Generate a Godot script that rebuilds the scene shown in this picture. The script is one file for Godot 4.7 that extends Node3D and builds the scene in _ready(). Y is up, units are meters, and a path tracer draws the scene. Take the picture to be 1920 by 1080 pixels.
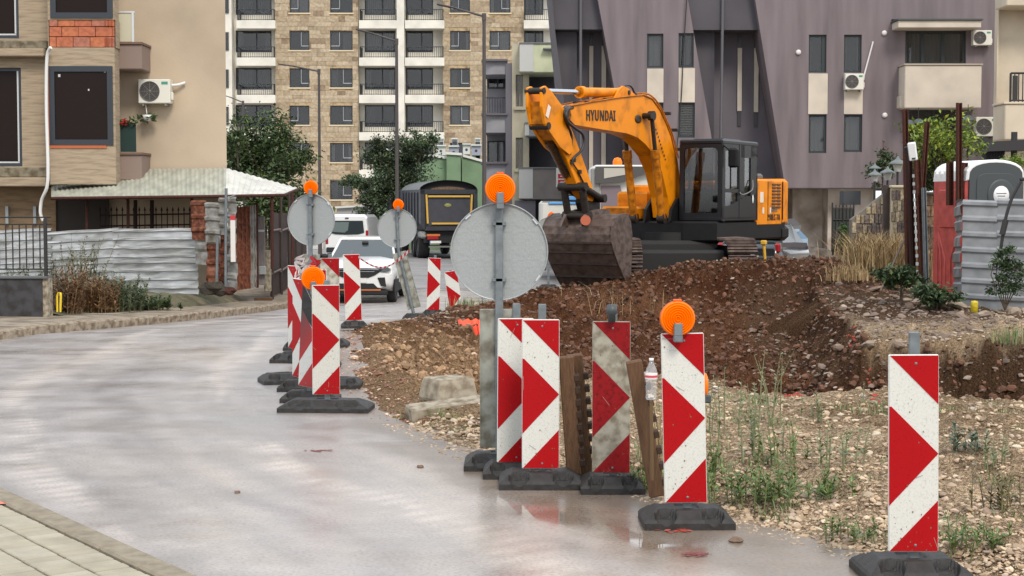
extends Node3D

const FOCAL := 3000.0
const EYE := 1.9
var tilt := atan(160.0 / 3000.0)
var rng := RandomNumberGenerator.new()
var noise_a := FastNoiseLite.new()
var noise_b := FastNoiseLite.new()
var noise_c := FastNoiseLite.new()
var taken := {}
var mats := {}
var texs := {}


# ---------------------------------------------------------------- mesh collector
class Shape:
	var v := PackedVector3Array()
	var n := PackedVector3Array()
	var c := PackedColorArray()
	var col := Color(1, 1, 1)
	var tinted := false

	func tri(a: Vector3, b: Vector3, d: Vector3) -> void:
		var k := (b - a).cross(d - a).normalized()
		v.append(a); v.append(d); v.append(b)
		n.append(k); n.append(k); n.append(k)
		c.append(col); c.append(col); c.append(col)

	func tri_n(a: Vector3, b: Vector3, d: Vector3, na: Vector3, nb: Vector3, nd: Vector3) -> void:
		v.append(a); v.append(d); v.append(b)
		n.append(na); n.append(nd); n.append(nb)
		c.append(col); c.append(col); c.append(col)

	func quad(a: Vector3, b: Vector3, d: Vector3, e: Vector3) -> void:
		tri(a, b, d); tri(a, d, e)

	func box(p: Vector3, s: Vector3, bevel := 0.0, t := Basis()) -> void:
		var h := s * 0.5
		if bevel <= 0.0:
			var q: Array[Vector3] = []
			for i in 8:
				q.append(p + t * Vector3(h.x * (1 if i & 1 else -1), h.y * (1 if i & 2 else -1), h.z * (1 if i & 4 else -1)))
			quad(q[4], q[5], q[7], q[6]); quad(q[1], q[0], q[2], q[3])
			quad(q[5], q[1], q[3], q[7]); quad(q[0], q[4], q[6], q[2])
			quad(q[6], q[7], q[3], q[2]); quad(q[0], q[1], q[5], q[4])
			return
		var b := minf(bevel, minf(h.x, minf(h.y, h.z)) * 0.9)
		var g := func(x: int, y: int, z: int, ax: int) -> Vector3:
			var w := Vector3(h.x * x, h.y * y, h.z * z)
			if ax != 0: w.x -= b * x
			if ax != 1: w.y -= b * y
			if ax != 2: w.z -= b * z
			return p + t * w
		for s1 in [-1, 1]:
			var a: Array = [[s1, -1, -1], [s1, 1, -1], [s1, 1, 1], [s1, -1, 1]]
			if s1 < 0: a.reverse()
			quad(g.call(a[0][0], a[0][1], a[0][2], 0), g.call(a[1][0], a[1][1], a[1][2], 0), g.call(a[2][0], a[2][1], a[2][2], 0), g.call(a[3][0], a[3][1], a[3][2], 0))
			a = [[-1, s1, 1], [1, s1, 1], [1, s1, -1], [-1, s1, -1]]
			if s1 < 0: a.reverse()
			quad(g.call(a[0][0], a[0][1], a[0][2], 1), g.call(a[1][0], a[1][1], a[1][2], 1), g.call(a[2][0], a[2][1], a[2][2], 1), g.call(a[3][0], a[3][1], a[3][2], 1))
			a = [[-1, -1, s1], [1, -1, s1], [1, 1, s1], [-1, 1, s1]]
			if s1 < 0: a.reverse()
			quad(g.call(a[0][0], a[0][1], a[0][2], 2), g.call(a[1][0], a[1][1], a[1][2], 2), g.call(a[2][0], a[2][1], a[2][2], 2), g.call(a[3][0], a[3][1], a[3][2], 2))
		for s1 in [-1, 1]:
			for s2 in [-1, 1]:
				out_quad(p, g.call(s1, s2, -1, 0), g.call(s1, s2, 1, 0), g.call(s1, s2, 1, 1), g.call(s1, s2, -1, 1))
				out_quad(p, g.call(s1, -1, s2, 0), g.call(s1, 1, s2, 0), g.call(s1, 1, s2, 2), g.call(s1, -1, s2, 2))
				out_quad(p, g.call(-1, s1, s2, 1), g.call(1, s1, s2, 1), g.call(1, s1, s2, 2), g.call(-1, s1, s2, 2))
				for s3 in [-1, 1]:
					var x: Vector3 = g.call(s1, s2, s3, 0)
					var y: Vector3 = g.call(s1, s2, s3, 1)
					var z: Vector3 = g.call(s1, s2, s3, 2)
					if (y - x).cross(z - x).dot(x - p) > 0: tri(x, y, z)
					else: tri(x, z, y)

	func out_quad(p: Vector3, a: Vector3, b: Vector3, d: Vector3, e: Vector3) -> void:
		if (b - a).cross(d - a).dot((a + d) * 0.5 - p) > 0: quad(a, b, d, e)
		else: quad(e, d, b, a)

	# a box between two corners
	func span(a: Vector3, b: Vector3, bevel := 0.0) -> void:
		box((a + b) * 0.5, (b - a).abs(), bevel)

	# a flat polygon (x, y) given thickness: front face at z0, back at z1 (z0 > z1), through the transform t
	func prism(poly: PackedVector2Array, z0: float, z1: float, t := Transform3D(), bevel := 0.0) -> void:
		var p := poly
		if Geometry2D.is_polygon_clockwise(p):
			p = p.duplicate(); p.reverse()
		var inner := p
		if bevel > 0.0:
			var o := Geometry2D.offset_polygon(p, -bevel, Geometry2D.JOIN_MITER)
			if o.size() == 1 and o[0].size() == p.size():
				inner = o[0]
				if Geometry2D.is_polygon_clockwise(inner): inner.reverse()
				var best := 0
				for i in inner.size():
					if inner[i].distance_to(p[0]) < inner[best].distance_to(p[0]): best = i
				var r := PackedVector2Array()
				for i in inner.size(): r.append(inner[(i + best) % inner.size()])
				inner = r
			else: bevel = 0.0
		var ix := Geometry2D.triangulate_polygon(inner)
		for i in range(0, ix.size(), 3):
			var a := inner[ix[i]]; var b := inner[ix[i + 1]]; var d := inner[ix[i + 2]]
			if (b - a).cross(d - a) < 0:
				var k := b; b = d; d = k
			tri(t * Vector3(a.x, a.y, z0), t * Vector3(b.x, b.y, z0), t * Vector3(d.x, d.y, z0))
			tri(t * Vector3(a.x, a.y, z1), t * Vector3(d.x, d.y, z1), t * Vector3(b.x, b.y, z1))
		for i in p.size():
			var j := (i + 1) % p.size()
			var a := p[i]; var b := p[j]
			quad(t * Vector3(a.x, a.y, z0 - bevel), t * Vector3(a.x, a.y, z1 + bevel), t * Vector3(b.x, b.y, z1 + bevel), t * Vector3(b.x, b.y, z0 - bevel))
			if bevel > 0.0:
				var e := inner[i]; var g := inner[j]
				quad(t * Vector3(e.x, e.y, z0), t * Vector3(a.x, a.y, z0 - bevel), t * Vector3(b.x, b.y, z0 - bevel), t * Vector3(g.x, g.y, z0))
				quad(t * Vector3(a.x, a.y, z1 + bevel), t * Vector3(e.x, e.y, z1), t * Vector3(g.x, g.y, z1), t * Vector3(b.x, b.y, z1 + bevel))

	# one flat face of a polygon, facing +z before the transform
	func face(poly: PackedVector2Array, z: float, t := Transform3D()) -> void:
		var ix := Geometry2D.triangulate_polygon(poly)
		for i in range(0, ix.size(), 3):
			var a := poly[ix[i]]; var b := poly[ix[i + 1]]; var d := poly[ix[i + 2]]
			if (b - a).cross(d - a) < 0:
				var k := b; b = d; d = k
			tri(t * Vector3(a.x, a.y, z), t * Vector3(b.x, b.y, z), t * Vector3(d.x, d.y, z))

	func tube(path: PackedVector3Array, radii: Array, sides := 8, caps := true) -> void:
		var rings := []
		var up := Vector3.UP
		for i in path.size():
			var d := (path[mini(i + 1, path.size() - 1)] - path[maxi(i - 1, 0)]).normalized()
			if absf(d.dot(up)) > 0.95: up = Vector3.RIGHT if absf(d.x) < 0.9 else Vector3.BACK
			var s := d.cross(up).normalized()
			up = s.cross(d).normalized()
			var r: float = radii[mini(i, radii.size() - 1)]
			var ring := []
			for k in sides:
				var a := TAU * k / sides
				var o := s * cos(a) - up * sin(a)
				ring.append([path[i] + o * r, o])
			rings.append(ring)
		for i in path.size() - 1:
			for k in sides:
				var a: Array = rings[i][k]; var b: Array = rings[i][(k + 1) % sides]
				var d: Array = rings[i + 1][(k + 1) % sides]; var e: Array = rings[i + 1][k]
				tri_n(a[0], b[0], d[0], a[1], b[1], d[1]); tri_n(a[0], d[0], e[0], a[1], d[1], e[1])
		if caps:
			for k in sides:
				tri(path[0], rings[0][(k + 1) % sides][0], rings[0][k][0])
				tri(path[-1], rings[-1][k][0], rings[-1][(k + 1) % sides][0])

	func rod(a: Vector3, b: Vector3, r: float, sides := 10, r2 := -1.0) -> void:
		tube(PackedVector3Array([a, b]), [r, r if r2 < 0.0 else r2], sides)

	# profile of (radius, along) turned about the axis z of t
	func lathe(profile: PackedVector2Array, t := Transform3D(), sides := 24, sharp := false) -> void:
		for i in profile.size() - 1:
			var p := profile[i]; var q := profile[i + 1]
			var d := (q - p).normalized()
			var nn := Vector2(d.y, -d.x)
			var na := nn; var nb := nn
			if not sharp:
				if i > 0: na = (nn + Vector2((p - profile[i - 1]).normalized().y, -(p - profile[i - 1]).normalized().x)).normalized()
				if i < profile.size() - 2: nb = (nn + Vector2((profile[i + 2] - q).normalized().y, -(profile[i + 2] - q).normalized().x)).normalized()
			for k in sides:
				var a := TAU * k / sides; var b := TAU * (k + 1) / sides
				var ca := Vector3(cos(a), sin(a), 0); var cb := Vector3(cos(b), sin(b), 0)
				var z := Vector3(0, 0, 1)
				var p0 := t * (ca * p.x + z * p.y); var p1 := t * (cb * p.x + z * p.y)
				var q0 := t * (ca * q.x + z * q.y); var q1 := t * (cb * q.x + z * q.y)
				var m0 := t.basis * (ca * na.x + z * na.y); var m1 := t.basis * (cb * na.x + z * na.y)
				var k0 := t.basis * (ca * nb.x + z * nb.y); var k1 := t.basis * (cb * nb.x + z * nb.y)
				if p.x > 1e-5: tri_n(p0, p1, q1, m0, m1, k1)
				if q.x > 1e-5: tri_n(p0, q1, q0, m0, k1, k0)

	# skin between rings of equal point count
	func loft(rings: Array, closed := true, caps := true, smooth := false) -> void:
		var m: int = rings[0].size()
		var acc := {}
		if smooth:
			for i in rings.size():
				for k in m:
					var a: Vector3 = rings[i][(k + 1) % m] if closed or k < m - 1 else rings[i][k]
					var b: Vector3 = rings[i][(k - 1 + m) % m] if closed or k > 0 else rings[i][k]
					var d: Vector3 = rings[mini(i + 1, rings.size() - 1)][k]
					var e: Vector3 = rings[maxi(i - 1, 0)][k]
					acc[i * m + k] = (a - b).cross(d - e).normalized()
		for i in rings.size() - 1:
			for k in (m if closed else m - 1):
				var l := (k + 1) % m
				if smooth:
					tri_n(rings[i][k], rings[i][l], rings[i + 1][l], acc[i * m + k], acc[i * m + l], acc[(i + 1) * m + l])
					tri_n(rings[i][k], rings[i + 1][l], rings[i + 1][k], acc[i * m + k], acc[(i + 1) * m + l], acc[(i + 1) * m + k])
				else:
					quad(rings[i][k], rings[i][l], rings[i + 1][l], rings[i + 1][k])
		if caps and closed:
			for e in [0, rings.size() - 1]:
				var mid := Vector3.ZERO
				for q in rings[e]: mid += q
				mid /= m
				for k in m:
					var l := (k + 1) % m
					if e == 0: tri(mid, rings[e][l], rings[e][k])
					else: tri(mid, rings[e][k], rings[e][l])

	func ball(p: Vector3, r: Vector3, rows := 8, sides := 12, t := Basis()) -> void:
		for i in rows:
			var a := -PI / 2 + PI * i / rows; var b := -PI / 2 + PI * (i + 1) / rows
			for k in sides:
				var f := TAU * k / sides; var g := TAU * (k + 1) / sides
				var q: Array[Vector3] = [Vector3(cos(a) * cos(f), sin(a), cos(a) * sin(f)), Vector3(cos(a) * cos(g), sin(a), cos(a) * sin(g)), Vector3(cos(b) * cos(g), sin(b), cos(b) * sin(g)), Vector3(cos(b) * cos(f), sin(b), cos(b) * sin(f))]
				var w := []
				for e in q: w.append(p + t * (e * r))
				if i > 0: tri_n(w[0], w[2], w[1], t * (q[0] / r).normalized(), t * (q[2] / r).normalized(), t * (q[1] / r).normalized())
				if i < rows - 1: tri_n(w[0], w[3], w[2], t * (q[0] / r).normalized(), t * (q[3] / r).normalized(), t * (q[2] / r).normalized())

	func mesh() -> ArrayMesh:
		var a := []
		a.resize(Mesh.ARRAY_MAX)
		a[Mesh.ARRAY_VERTEX] = v
		a[Mesh.ARRAY_NORMAL] = n
		if tinted: a[Mesh.ARRAY_COLOR] = c
		var m := ArrayMesh.new()
		if v.size(): m.add_surface_from_arrays(Mesh.PRIMITIVE_TRIANGLES, a)
		return m


# ---------------------------------------------------------------- naming
func numbered(called: String) -> String:
	if not taken.has(called):
		taken[called] = 0
		return called
	taken[called] += 1
	return "%s_%03d" % [called, taken[called]]


func tag(o: Node, label: String, category: String, group := "") -> Node:
	o.set_meta("label", label)
	o.set_meta("category", category)
	if group: o.set_meta("group", group)
	return o


func thing(called: String, label: String, category: String, where := Vector3.ZERO, turn := 0.0, group := "") -> Node3D:
	var o := Node3D.new()
	o.name = numbered(called)
	add_child(o, true)
	o.position = where
	o.rotation.y = turn
	tag(o, label, category, group)
	return o


func part(called: String, s: Shape, m: Material, parent: Node, mesh: Mesh = null) -> MeshInstance3D:
	var o := MeshInstance3D.new()
	o.name = numbered(called) if parent == self else called
	o.mesh = mesh if mesh else s.mesh()
	o.material_override = null
	if o.mesh.get_surface_count(): o.mesh.surface_set_material(0, m) if mesh == null else o.set_surface_override_material(0, m)
	parent.add_child(o, true)
	return o


func struct(called: String, s: Shape, m: Material) -> MeshInstance3D:
	var o := part(called, s, m, self)
	o.set_meta("kind", "structure")
	return o


func copy(o: Node3D, label: String, where: Vector3, turn: float, group := "") -> Node3D:
	var r: Node3D = o.duplicate()
	var base := String(o.name)
	r.name = numbered(base)
	add_child(r, true)
	r.position = where
	r.rotation.y = turn
	r.set_meta("label", label)
	if group: r.set_meta("group", group)
	return r


# ---------------------------------------------------------------- places
func at(px: float, py: float, depth: float) -> Vector3:
	var x := (px - 960.0) / FOCAL
	var y := (540.0 - py) / FOCAL
	var t := depth / (y * sin(tilt) + cos(tilt))
	return Vector3(x * t, EYE + (y * cos(tilt) - sin(tilt)) * t, -depth)


func road_y(d: float) -> float:
	var k := [[0.0, 0.0], [23.0, 0.0], [30.6, -0.26], [39.0, -0.56], [50.0, -0.6], [70.0, -0.58], [400.0, -0.58]]
	for i in k.size() - 1:
		if d <= k[i + 1][0]:
			var f: float = (d - k[i][0]) / (k[i + 1][0] - k[i][0])
			return lerpf(k[i][1], k[i + 1][1], f)
	return -0.58


# where the ray of a pixel meets the road surface
func on_road(px: float, py: float) -> Vector3:
	var d := 5.0
	while d < 120.0:
		var p := at(px, py, d)
		if p.y <= road_y(d): return Vector3(p.x, road_y(d), -d)
		d += 0.02
	return at(px, py, 100)


# ---------------------------------------------------------------- materials
func noise_tex(key: String, type: int, freq: float, octaves: int, stops: Array, size := 512, gain := 0.5) -> NoiseTexture2D:
	if texs.has(key): return texs[key]
	var f := FastNoiseLite.new()
	f.noise_type = type
	f.frequency = freq
	f.fractal_octaves = octaves
	f.fractal_gain = gain
	f.seed = key.hash() % 9999
	if type == FastNoiseLite.TYPE_CELLULAR:
		f.cellular_return_type = FastNoiseLite.RETURN_CELL_VALUE
		f.fractal_type = FastNoiseLite.FRACTAL_NONE
	var g := Gradient.new()
	var offs := PackedFloat32Array(); var cols := PackedColorArray()
	for s in stops:
		offs.append(s[0])
		cols.append(s[1] if s[1] is Color else Color(s[1], s[1], s[1]))
	g.offsets = offs; g.colors = cols
	var t := NoiseTexture2D.new()
	t.width = size; t.height = size
	t.seamless = true
	t.noise = f
	t.color_ramp = g
	texs[key] = t
	return t


func make_textures() -> void:
	var SX := FastNoiseLite.TYPE_SIMPLEX_SMOOTH
	noise_tex("mottle", SX, 0.008, 6, [[0.0, 0.78], [0.5, 0.9], [1.0, 1.0]])
	noise_tex("soft", SX, 0.006, 5, [[0.0, 0.88], [0.5, 0.95], [1.0, 1.0]])
	noise_tex("grain", SX, 0.12, 3, [[0.0, 0.7], [0.5, 0.9], [1.0, 1.0]])
	noise_tex("chips", SX, 0.03, 5, [[0.0, 0.84], [0.35, 0.97], [0.84, 1.0], [0.87, 0.6], [1.0, 0.5]])
	noise_tex("scuffs", SX, 0.012, 6, [[0.0, 0.7], [0.3, 0.88], [0.5, 0.97], [1.0, 1.0]])
	noise_tex("grime", SX, 0.01, 6, [[0.0, Color(0.55, 0.51, 0.46)], [0.35, Color(0.78, 0.75, 0.71)], [0.6, Color(0.93, 0.92, 0.9)], [1.0, Color(1, 1, 1)]])
	noise_tex("rust", SX, 0.02, 6, [[0.0, Color(0.26, 0.15, 0.1)], [0.45, Color(0.40, 0.23, 0.155)], [0.6, Color(0.47, 0.28, 0.19)], [1.0, Color(0.6, 0.44, 0.34)]])
	noise_tex("rustpatch", SX, 0.012, 6, [[0.0, Color(0.5, 0.28, 0.18)], [0.24, Color(0.62, 0.42, 0.3)], [0.36, Color(0.9, 0.88, 0.85)], [1.0, Color(1, 1, 1)]])
	noise_tex("spangle", FastNoiseLite.TYPE_CELLULAR, 0.09, 1, [[0.0, 0.92], [1.0, 1.0]])
	noise_tex("bump", SX, 0.03, 6, [[0.0, 0.0], [1.0, 1.0]])
	noise_tex("bumpfine", SX, 0.15, 4, [[0.0, 0.0], [1.0, 1.0]])
	noise_tex("dents", SX, 0.006, 2, [[0.0, 0.0], [1.0, 1.0]])
	noise_tex("boards", SX, 0.012, 5, [[0.0, 0.8], [0.4, 0.92], [0.6, 0.97], [1.0, 1.0]])
	noise_tex("soil", SX, 0.03, 7, [[0.0, 0.45], [0.42, 0.78], [0.6, 1.0], [1.0, 1.0]], 1024, 0.62)
	noise_tex("asphalt_grain", SX, 0.06, 5, [[0.0, 0.7], [0.42, 0.92], [0.6, 0.97], [1.0, 1.0]], 1024, 0.75)


# colours shared by several things
func make_palette() -> void:
	mat("amber lens", Color(0.97, 0.47, 0.0), 0.3, {"spec": 0.4})
	mat("dark plastic", sr(66, 72, 74), 0.5)
	mat("tape red", sr(205, 60, 70), 0.4); mat("tape white", sr(232, 224, 220), 0.4)
	mat("sticker white", sr(226, 214, 200), 0.5)
	mat("black iron", sr(36, 34, 34), 0.5)
	mat("brick reveal", sr(176, 98, 62), 0.9)
	mat("cap grey", sr(110, 112, 112), 0.6)
	mat("film white", sr(188, 190, 190), 0.5)
	mat("notice white", sr(222, 214, 206), 0.5); mat("notice red", sr(188, 44, 50), 0.5)
	mat("pier grey", sr(104, 102, 108), 0.8)
	mat("pipe white", sr(214, 212, 208), 0.5)
	mat("roof unit 0", sr(196, 196, 194), 0.5)
	mat("rusty post", sr(150, 110, 92), 0.8, {"tex": "rust", "size": 2.0})
	mat("vent white", sr(212, 206, 204), 0.5)
	mat("bark", sr(86, 74, 62), 0.9, {"tex": "grime", "size": 2.0})
	mat("joint mortar", sr(112, 106, 96), 0.9)
	mat("old concrete block", sr(170, 161, 145), 0.9, {"tex": "grime", "size": 1.4, "bump": "bumpfine", "deep": 0.3})
	mat("corner grey", sr(140, 138, 134), 0.5)
	mat("lorry rim", sr(120, 120, 120), 0.6)
	mat("lorry white", sr(206, 204, 196), 0.45)
	mat("tail red", sr(150, 30, 34), 0.3)
	mat("visor dark", sr(74, 72, 70), 0.5)


func sr(r: float, g: float, b: float, k := 1.0) -> Color:
	var c := Color(r / 255.0, g / 255.0, b / 255.0).srgb_to_linear()
	return Color(c.r * k, c.g * k, c.b * k).linear_to_srgb()


func mat(key: String, c: Color, rough := 0.7, o := {}) -> StandardMaterial3D:
	if mats.has(key): return mats[key]
	var m := StandardMaterial3D.new()
	m.resource_name = key
	m.albedo_color = c
	m.roughness = rough
	m.metallic = o.get("metal", 0.0)
	m.metallic_specular = o.get("spec", 0.5)
	if o.has("tex"):
		m.albedo_texture = texs[o.tex]
	if o.has("bump"):
		m.heightmap_enabled = true
		m.heightmap_texture = texs[o.bump]
		m.heightmap_scale = o.get("deep", 1.0)
	if o.has("rtex"):
		m.roughness_texture = texs[o.rtex]
		m.roughness = 1.0
	if o.has("tex") or o.has("bump") or o.has("rtex"):
		m.uv1_triplanar = true
		m.uv1_world_triplanar = o.get("world", true)
		var s = o.get("size", 1.0)
		m.uv1_scale = s if s is Vector3 else Vector3(s, s, s)
		m.uv1_triplanar_sharpness = 4.0
	if o.get("tint", false): m.vertex_color_use_as_albedo = true
	if o.has("coat"):
		m.clearcoat_enabled = true
		m.clearcoat = o.coat
		m.clearcoat_roughness = 0.08
	if o.has("alpha"):
		m.transparency = BaseMaterial3D.TRANSPARENCY_ALPHA
		m.albedo_color.a = o.alpha
	if o.has("back"):
		m.backlight_enabled = true
		m.backlight = o.back
	if o.get("two", false): m.cull_mode = BaseMaterial3D.CULL_DISABLED
	mats[key] = m
	return m


func glass(key := "glass", a := 0.35, c := Color(0.03, 0.035, 0.04)) -> StandardMaterial3D:
	return mat(key, c, 0.04, {"alpha": a, "spec": 0.55})


func _ready() -> void:
	rng.seed = 11
	# camera
	var cam := Camera3D.new()
	cam.name = "camera"
	cam.fov = rad_to_deg(2.0 * atan(540.0 / FOCAL))
	cam.near = 0.1
	cam.far = 1500.0
	cam.position = Vector3(0, EYE, 0)
	cam.rotation.x = -tilt
	add_child(cam)
	cam.current = true
	# overcast sky
	var we := WorldEnvironment.new()
	we.name = "world_environment"
	var env := Environment.new()
	env.background_mode = Environment.BG_SKY
	var sky := Sky.new()
	var sm := ProceduralSkyMaterial.new()
	sm.sky_top_color = Color(0.80, 0.83, 0.87)
	sm.sky_horizon_color = Color(0.86, 0.87, 0.88)
	sm.sky_curve = 0.25
	sm.sky_energy_multiplier = 1.0
	sm.ground_bottom_color = Color(0.3, 0.28, 0.26)
	sm.ground_horizon_color = Color(0.6, 0.6, 0.6)
	sky.sky_material = sm
	env.sky = sky
	env.tonemap_mode = Environment.TONE_MAPPER_LINEAR
	env.tonemap_exposure = 2.0
	env.sdfgi_enabled = true
	env.ssao_enabled = true
	env.ssil_enabled = true
	we.environment = env
	add_child(we)
	# veiled sun, high on the right behind the camera
	var sun := DirectionalLight3D.new()
	sun.name = "sun"
	sun.light_energy = 0.4
	sun.light_angular_distance = 18.0
	sun.light_color = Color(1.0, 0.97, 0.93)
	sun.rotation_degrees = Vector3(-46, 20, 0)
	sun.shadow_enabled = true
	add_child(sun)
	# ground relief
	noise_a.seed = 21; noise_a.frequency = 0.32; noise_a.fractal_octaves = 3
	noise_b.seed = 22; noise_b.frequency = 1.5; noise_b.fractal_octaves = 4
	noise_c.seed = 23; noise_c.frequency = 1.1; noise_c.fractal_octaves = 3
	make_textures()
	make_palette()
	build_soil()
	build_road()
	build_pavements()
	# buildings
	build_flats()
	build_green_wall()
	build_middle_house()
	build_purple_house()
	build_right_house()
	build_left_houses()
	build_left_fences()
	build_right_yard()
	build_trees()
	# machines, cars, boards
	build_excavator()
	build_vehicles()
	build_boards()
	build_debris()
	build_weeds()
	build_stones()
	build_clods()


# ---------------------------------------------------------------- ground
const EDGE := [[6.0, 3.3], [7.0, 2.7], [8.4, 1.9], [9.4, 1.32], [10.3, 0.82], [11.6, -0.25], [13.6, -1.0], [14.6, -1.32], [17.0, -1.75], [22.0, -2.35], [24.8, -2.55], [28.0, -1.75], [30.6, -0.95], [34.0, -0.1], [40.0, 1.2], [46.0, 2.6]]

func edge_x(d: float) -> float:
	for i in EDGE.size() - 1:
		if d <= EDGE[i + 1][0]:
			return lerpf(EDGE[i][1], EDGE[i + 1][1], (d - EDGE[i][0]) / (EDGE[i + 1][0] - EDGE[i][0]))
	return EDGE[-1][1]


# rim of the excavation: x, depth, and how wide the slope below that stretch of rim is
const RIM := [[-0.75, 15.3, 1.2], [-1.3, 17.0, 3.0], [-1.9, 21.0, 3.6], [-2.1, 24.4, 3.8], [-1.2, 26.8, 4.2], [-0.2, 29.2, 4.6], [1.0, 31.2, 5.4], [6.0, 32.3, 0.7], [5.75, 28.5, 0.7], [5.3, 24.5, 0.65], [4.75, 21.2, 0.9], [8.0, 21.0, 1.3], [14.0, 21.4, 1.3], [16.0, 16.8, 0.9], [9.0, 16.2, 0.7], [5.4, 15.5, 0.7], [3.6, 15.1, 0.7], [2.5, 15.5, 0.8], [2.0, 17.6, 0.9], [1.1, 17.0, 0.9], [0.3, 15.7, 1.0]]
var rim_poly := PackedVector2Array()

func pit(x: float, d: float) -> float:
	if x < -2.4 or d < 15.0 or d > 32.5 or not Geometry2D.is_point_in_polygon(Vector2(x, d), rim_poly): return 0.0
	var best := 1.0
	for i in RIM.size():
		var a: Array = RIM[i]; var b: Array = RIM[(i + 1) % RIM.size()]
		var ax: float = a[0]; var ad: float = a[1]
		var ex: float = b[0] - ax; var ed: float = b[1] - ad
		var f := clampf(((x - ax) * ex + (d - ad) * ed) / (ex * ex + ed * ed), 0.0, 1.0)
		var w: float = lerpf(a[2], b[2], f) if i < 6 or i > 7 else a[2]
		var q := Vector2(x - ax - ex * f, d - ad - ed * f).length() / w
		best = minf(best, q)
	return best * (1.35 - 0.35 * best)


func mound(x: float, d: float) -> float:
	var m := smoothstep(-0.6, 1.2, x - (d - 31.0) * 0.12) * smoothstep(8.2, 6.3, x) * smoothstep(29.6, 32.6, d) * smoothstep(43.0, 39.5, d) * 0.46
	m += 0.42 * exp(-(pow(x - 1.3, 2) / 1.8 + pow(d - 30.2, 2) / 1.2))
	m += 0.14 * exp(-(pow(x - 4.25, 2) / 0.35 + pow(d - 32.4, 2) / 0.7))
	m += 0.12 * exp(-(pow(x - 3.4, 2) / 0.2 + pow(d - 32.3, 2) / 0.5))
	m += 0.16 * exp(-(pow(x - 2.4, 2) / 0.5 + pow(d - 31.6, 2) / 0.6))
	m += 0.2 * exp(-(pow(x - 5.3, 2) / 0.5 + pow(d - 32.3, 2) / 0.8))
	m += 0.2 * exp(-(pow(x + 0.6, 2) / 0.8 + pow(d - 28.9, 2) / 0.8))
	m += 0.22 * exp(-(pow(x - 6.6, 2) / 0.8 + pow(d - 33.2, 2) / 2.0))
	return m


func dirt_y(x: float, d: float) -> float:
	var s := x - edge_x(d)
	var base := road_y(d)
	# ground east of the pit is higher than the sagging road
	base = lerpf(base, -0.02 if d < 34.0 else -0.15, smoothstep(1.0, 5.0, s))
	var y := base - 0.02 + clampf(s, -0.7, 0.5) * 0.16
	# gravel berm between the road and the pit
	y += 0.10 * smoothstep(0.2, 1.4, s) * smoothstep(16.0, 13.0, d)
	var m := mound(x, d)
	y += m
	var p := pit(x + 0.2 * noise_c.get_noise_2d(x * 0.6, d * 2.6), d + 0.3 * noise_c.get_noise_2d(x * 2.6, d * 0.6 + 50.0))
	y -= p * (1.05 + 0.2 * smoothstep(24.0, 19.0, d)) * (1.0 if d < 29.0 else 1.25)
	var rough := smoothstep(-0.1, 0.8, s)
	var big := noise_a.get_noise_2d(x * 1.0, d * 1.0)
	var mid := noise_b.get_noise_2d(x, d)
	y += rough * (big * 0.14 + mid * (0.075 + 0.07 * smoothstep(13.5, 16.0, d) * smoothstep(2.0, 0.0, x)) * (1.0 + 0.8 * p))
	var dug := maxf(p, smoothstep(0.1, 0.3, m))
	if dug > 0.05:
		y += rough * dug * 0.11 * (absf(noise_b.get_noise_2d(x * 3.1 + 9.0, d * 3.1)) * 2.0 - 0.5)
	# rills and clods on the cut faces
	if p > 0.02:
		y += 0.11 * p * (1.0 - p) * 4.0 * noise_c.get_noise_2d(x * 2.4, d * 0.8)
	return y


func ground_at(x: float, z: float) -> float:
	return maxf(road_y(-z) if x < edge_x(-z) + 0.25 else -99.0, dirt_y(x, -z) if -z < 44.0 and x > edge_x(-z) - 0.7 else -99.0) if -z < 44.0 else road_y(-z)


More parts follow.
